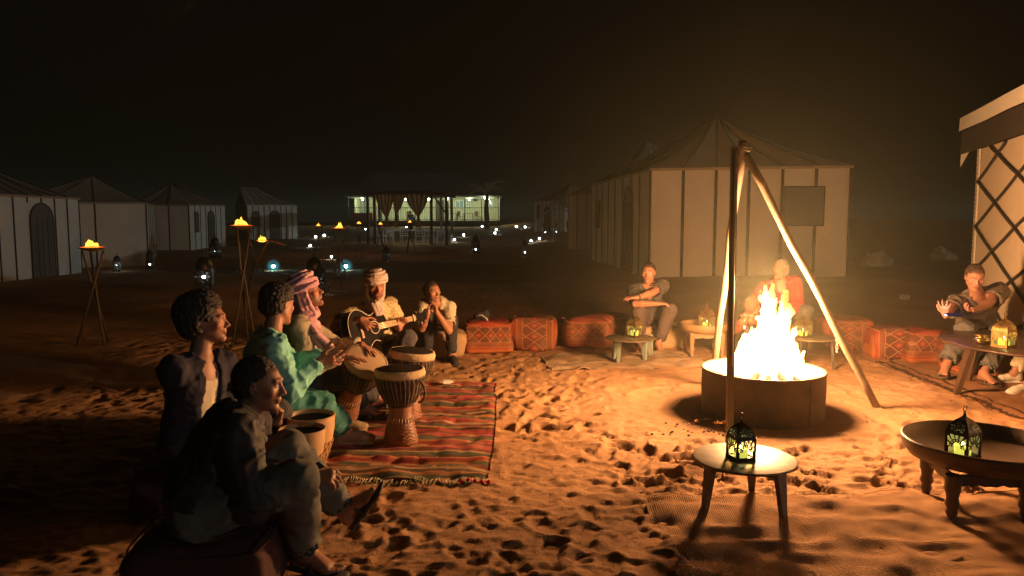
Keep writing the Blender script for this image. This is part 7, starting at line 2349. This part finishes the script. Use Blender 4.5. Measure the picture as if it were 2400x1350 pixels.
# 9: flat cap, bent over
o9 = dict(pelvis=P(1782, 772, 8.75), neck=P(1776, 742, 8.42), headc=P(1763, 721, 8.30), head=(205, -30, 12), face=190, slouch=.08, vox=.009, build=.9,
    armR=C_(w=P(1744, 752, 8.02), hint=(-1, 0, -.6), curl=50, hd=V3((.4, -.3, .8))), armL=C_(w=P(1754, 752, 8.02), hint=(1, 0, -.6), curl=50, hd=V3((-.3, -.3, .8))),
    legR=C_(a=P(1750, 818, 8.3), hint=(-.5, -1, 1), toe=(0, -1, 0), up=(0, 0, 1)), legL=C_(a=P(1795, 818, 8.3), hint=(.5, -1, 1), toe=(0, -1, 0), up=(0, 0, 1)),
    top=mat('brick_shirt', (0.30, 0.07, 0.04), None, 5, .9), topname='shirt', sleeve='long', top_in=.018, trousers=PLUMP, cap=True, capmat=CAPM, scalp=False, skin=(.46, .22, .14), beard=.3, shoe='shoe', shoemat=BLKR, toes=False)
person('person in a brown flat cap bending forward, half hidden by the flames', o9)

# 10: man in grey with a phone
o10 = dict(pelvis=P(2292, 786, 7.5), neck=P(2292, 690, 7.22), headc=P(2284, 650, 7.08), head=(196, -22, 0), face=190, slouch=.05, vox=.0075, build=1.12, beard=.15, beardcol=(.2, .15, .12),
    armR=C_(w=P(2212, 745, 6.80), hint=(-.8, .2, -.7), hn=(.1, .1, 1), curl=18, spread=.6, hd=V3((-.35, -.25, .9)), thumb=.9), armL=C_(w=P(2262, 744, 6.78), hint=(1, -.1, -.5), hn=(-.1, -.3, 1), curl=40, hd=V3((-1, -.1, .1))),
    legR=C_(a=P(2218, 856, 7.1), hint=(-.5, -1, 1), toe=(-.65, -.8, 0), up=(0, 0, 1)), legL=C_(a=P(2306, 874, 6.95), hint=(.3, -1, 1), toe=(.05, -1, 0), up=(0, 0, 1)),
    top=GREYT2, topname='shirt', sleeve='short', top_in=.024, tfold=.011, trousers=GREYP, leg_in=.03, cuff=.06, pfold=.011, hair='back', hairmat=HAIRBR, haircol=(.05, .035, .025), skin=(.40, .20, .13), shoe='strap', shoemat=LEATHER)
person('man in a loose grey shirt looking down at his phone beside the large round table', o10)
q = P(2238, 738, 6.66)
t = thing('phone', 'slim phone held flat in the hand of the man in grey, lighting his fingers violet', 'phone', q, 0)
MB().box((0, 0, 0), (.15, .072, .009), Matrix.Rotation(R(-6), 3, 'Z') @ Matrix.Rotation(R(12), 3, 'X')).build('phone_body', MATS['phone_black'], t)
MB().box((0, 0, .006), (.135, .064, .001), Matrix.Rotation(R(-6), 3, 'Z') @ Matrix.Rotation(R(12), 3, 'X')).build('phone_screen', emat('violet_screen', (0.45, 0.25, 1.0), .04), t)
MB().sphere((-.085, -.005, .0), .006, 8, 6).build('phone_torch', emat('violet_led', (0.65, 0.4, 1.0), 30.0), t)
lamp('phone_light', (-.115, -.04, .03), 1.6, (.62, .38, 1.0), .006, t)

# 11: neighbour of the large table, only a white shoe in view
ft_ = G(2384, 922)
px_, py_ = 5.35, ft_.y + .15
o11 = dict(pelvis=V3((px_, py_ + .1, .36)), neck=V3((px_ - .02, py_, .82)), head=(262, -5, 0), face=262, slouch=.03, vox=.012,
    armR=C_(w=V3((px_ - .35, py_ + .15, .6)), hint=(0, .5, -1)), armL=C_(w=V3((px_ - .35, py_ - .15, .6)), hint=(0, -.5, -1)),
    legR=C_(a=V3((px_ - .55, py_ + .3, .09)), hint=(-1, 0, 1), toe=(-1, 0, 0), up=(0, 0, 1)), legL=C_(a=V3((ft_.x + .10, ft_.y, .09)), hint=(-.5, 0, 1), toe=(-1, -.15, -.05), up=(0, 0, 1)),
    top=GREYT, topname='shirt', sleeve='long', trousers=WTEE, hair='short', hairmat=HAIRBR, shoe='shoe', shoemat=SHOEW, toes=False)
person('person at the right edge, only a pale canvas shoe and ankle reaching under the table', o11)
pouf('dark cushion under the neighbour at the right edge', (px_, py_ + .1), 0, .5, .46, .26, 0, None, 31)

# 12: someone standing far off beside the gazebo curtains
X12 = P(962, 500, 58.0).x; z12 = gz(X12, 58.0)
o12 = dict(pelvis=V3((X12, 58, z12 + .93)), neck=V3((X12, 58, z12 + 1.45)), head=(150, 0, 0), face=160, slouch=.01, vox=.018,
    armR=C_(w=V3((X12 - .3, 57.9, z12 + .85)), hint=(-.5, .5, 0)), armL=C_(w=V3((X12 + .3, 57.9, z12 + .85)), hint=(.5, .5, 0)),
    legR=C_(a=V3((X12 - .10, 58, z12 + .09)), hint=(0, -1, 0), toe=(0, -1, 0), up=(0, 0, 1)), legL=C_(a=V3((X12 + .12, 57.95, z12 + .09)), hint=(0, -1, 0), toe=(0, -1, 0), up=(0, 0, 1)),
    top=mat('blue_grey_shirt', (0.20, 0.24, 0.32), None), topname='shirt', sleeve='long', trousers=DARKP, hair='short', hairmat=HAIRB, shoe=None, toes=False)
person('person standing far off between the two right curtains of the gazebo', o12)
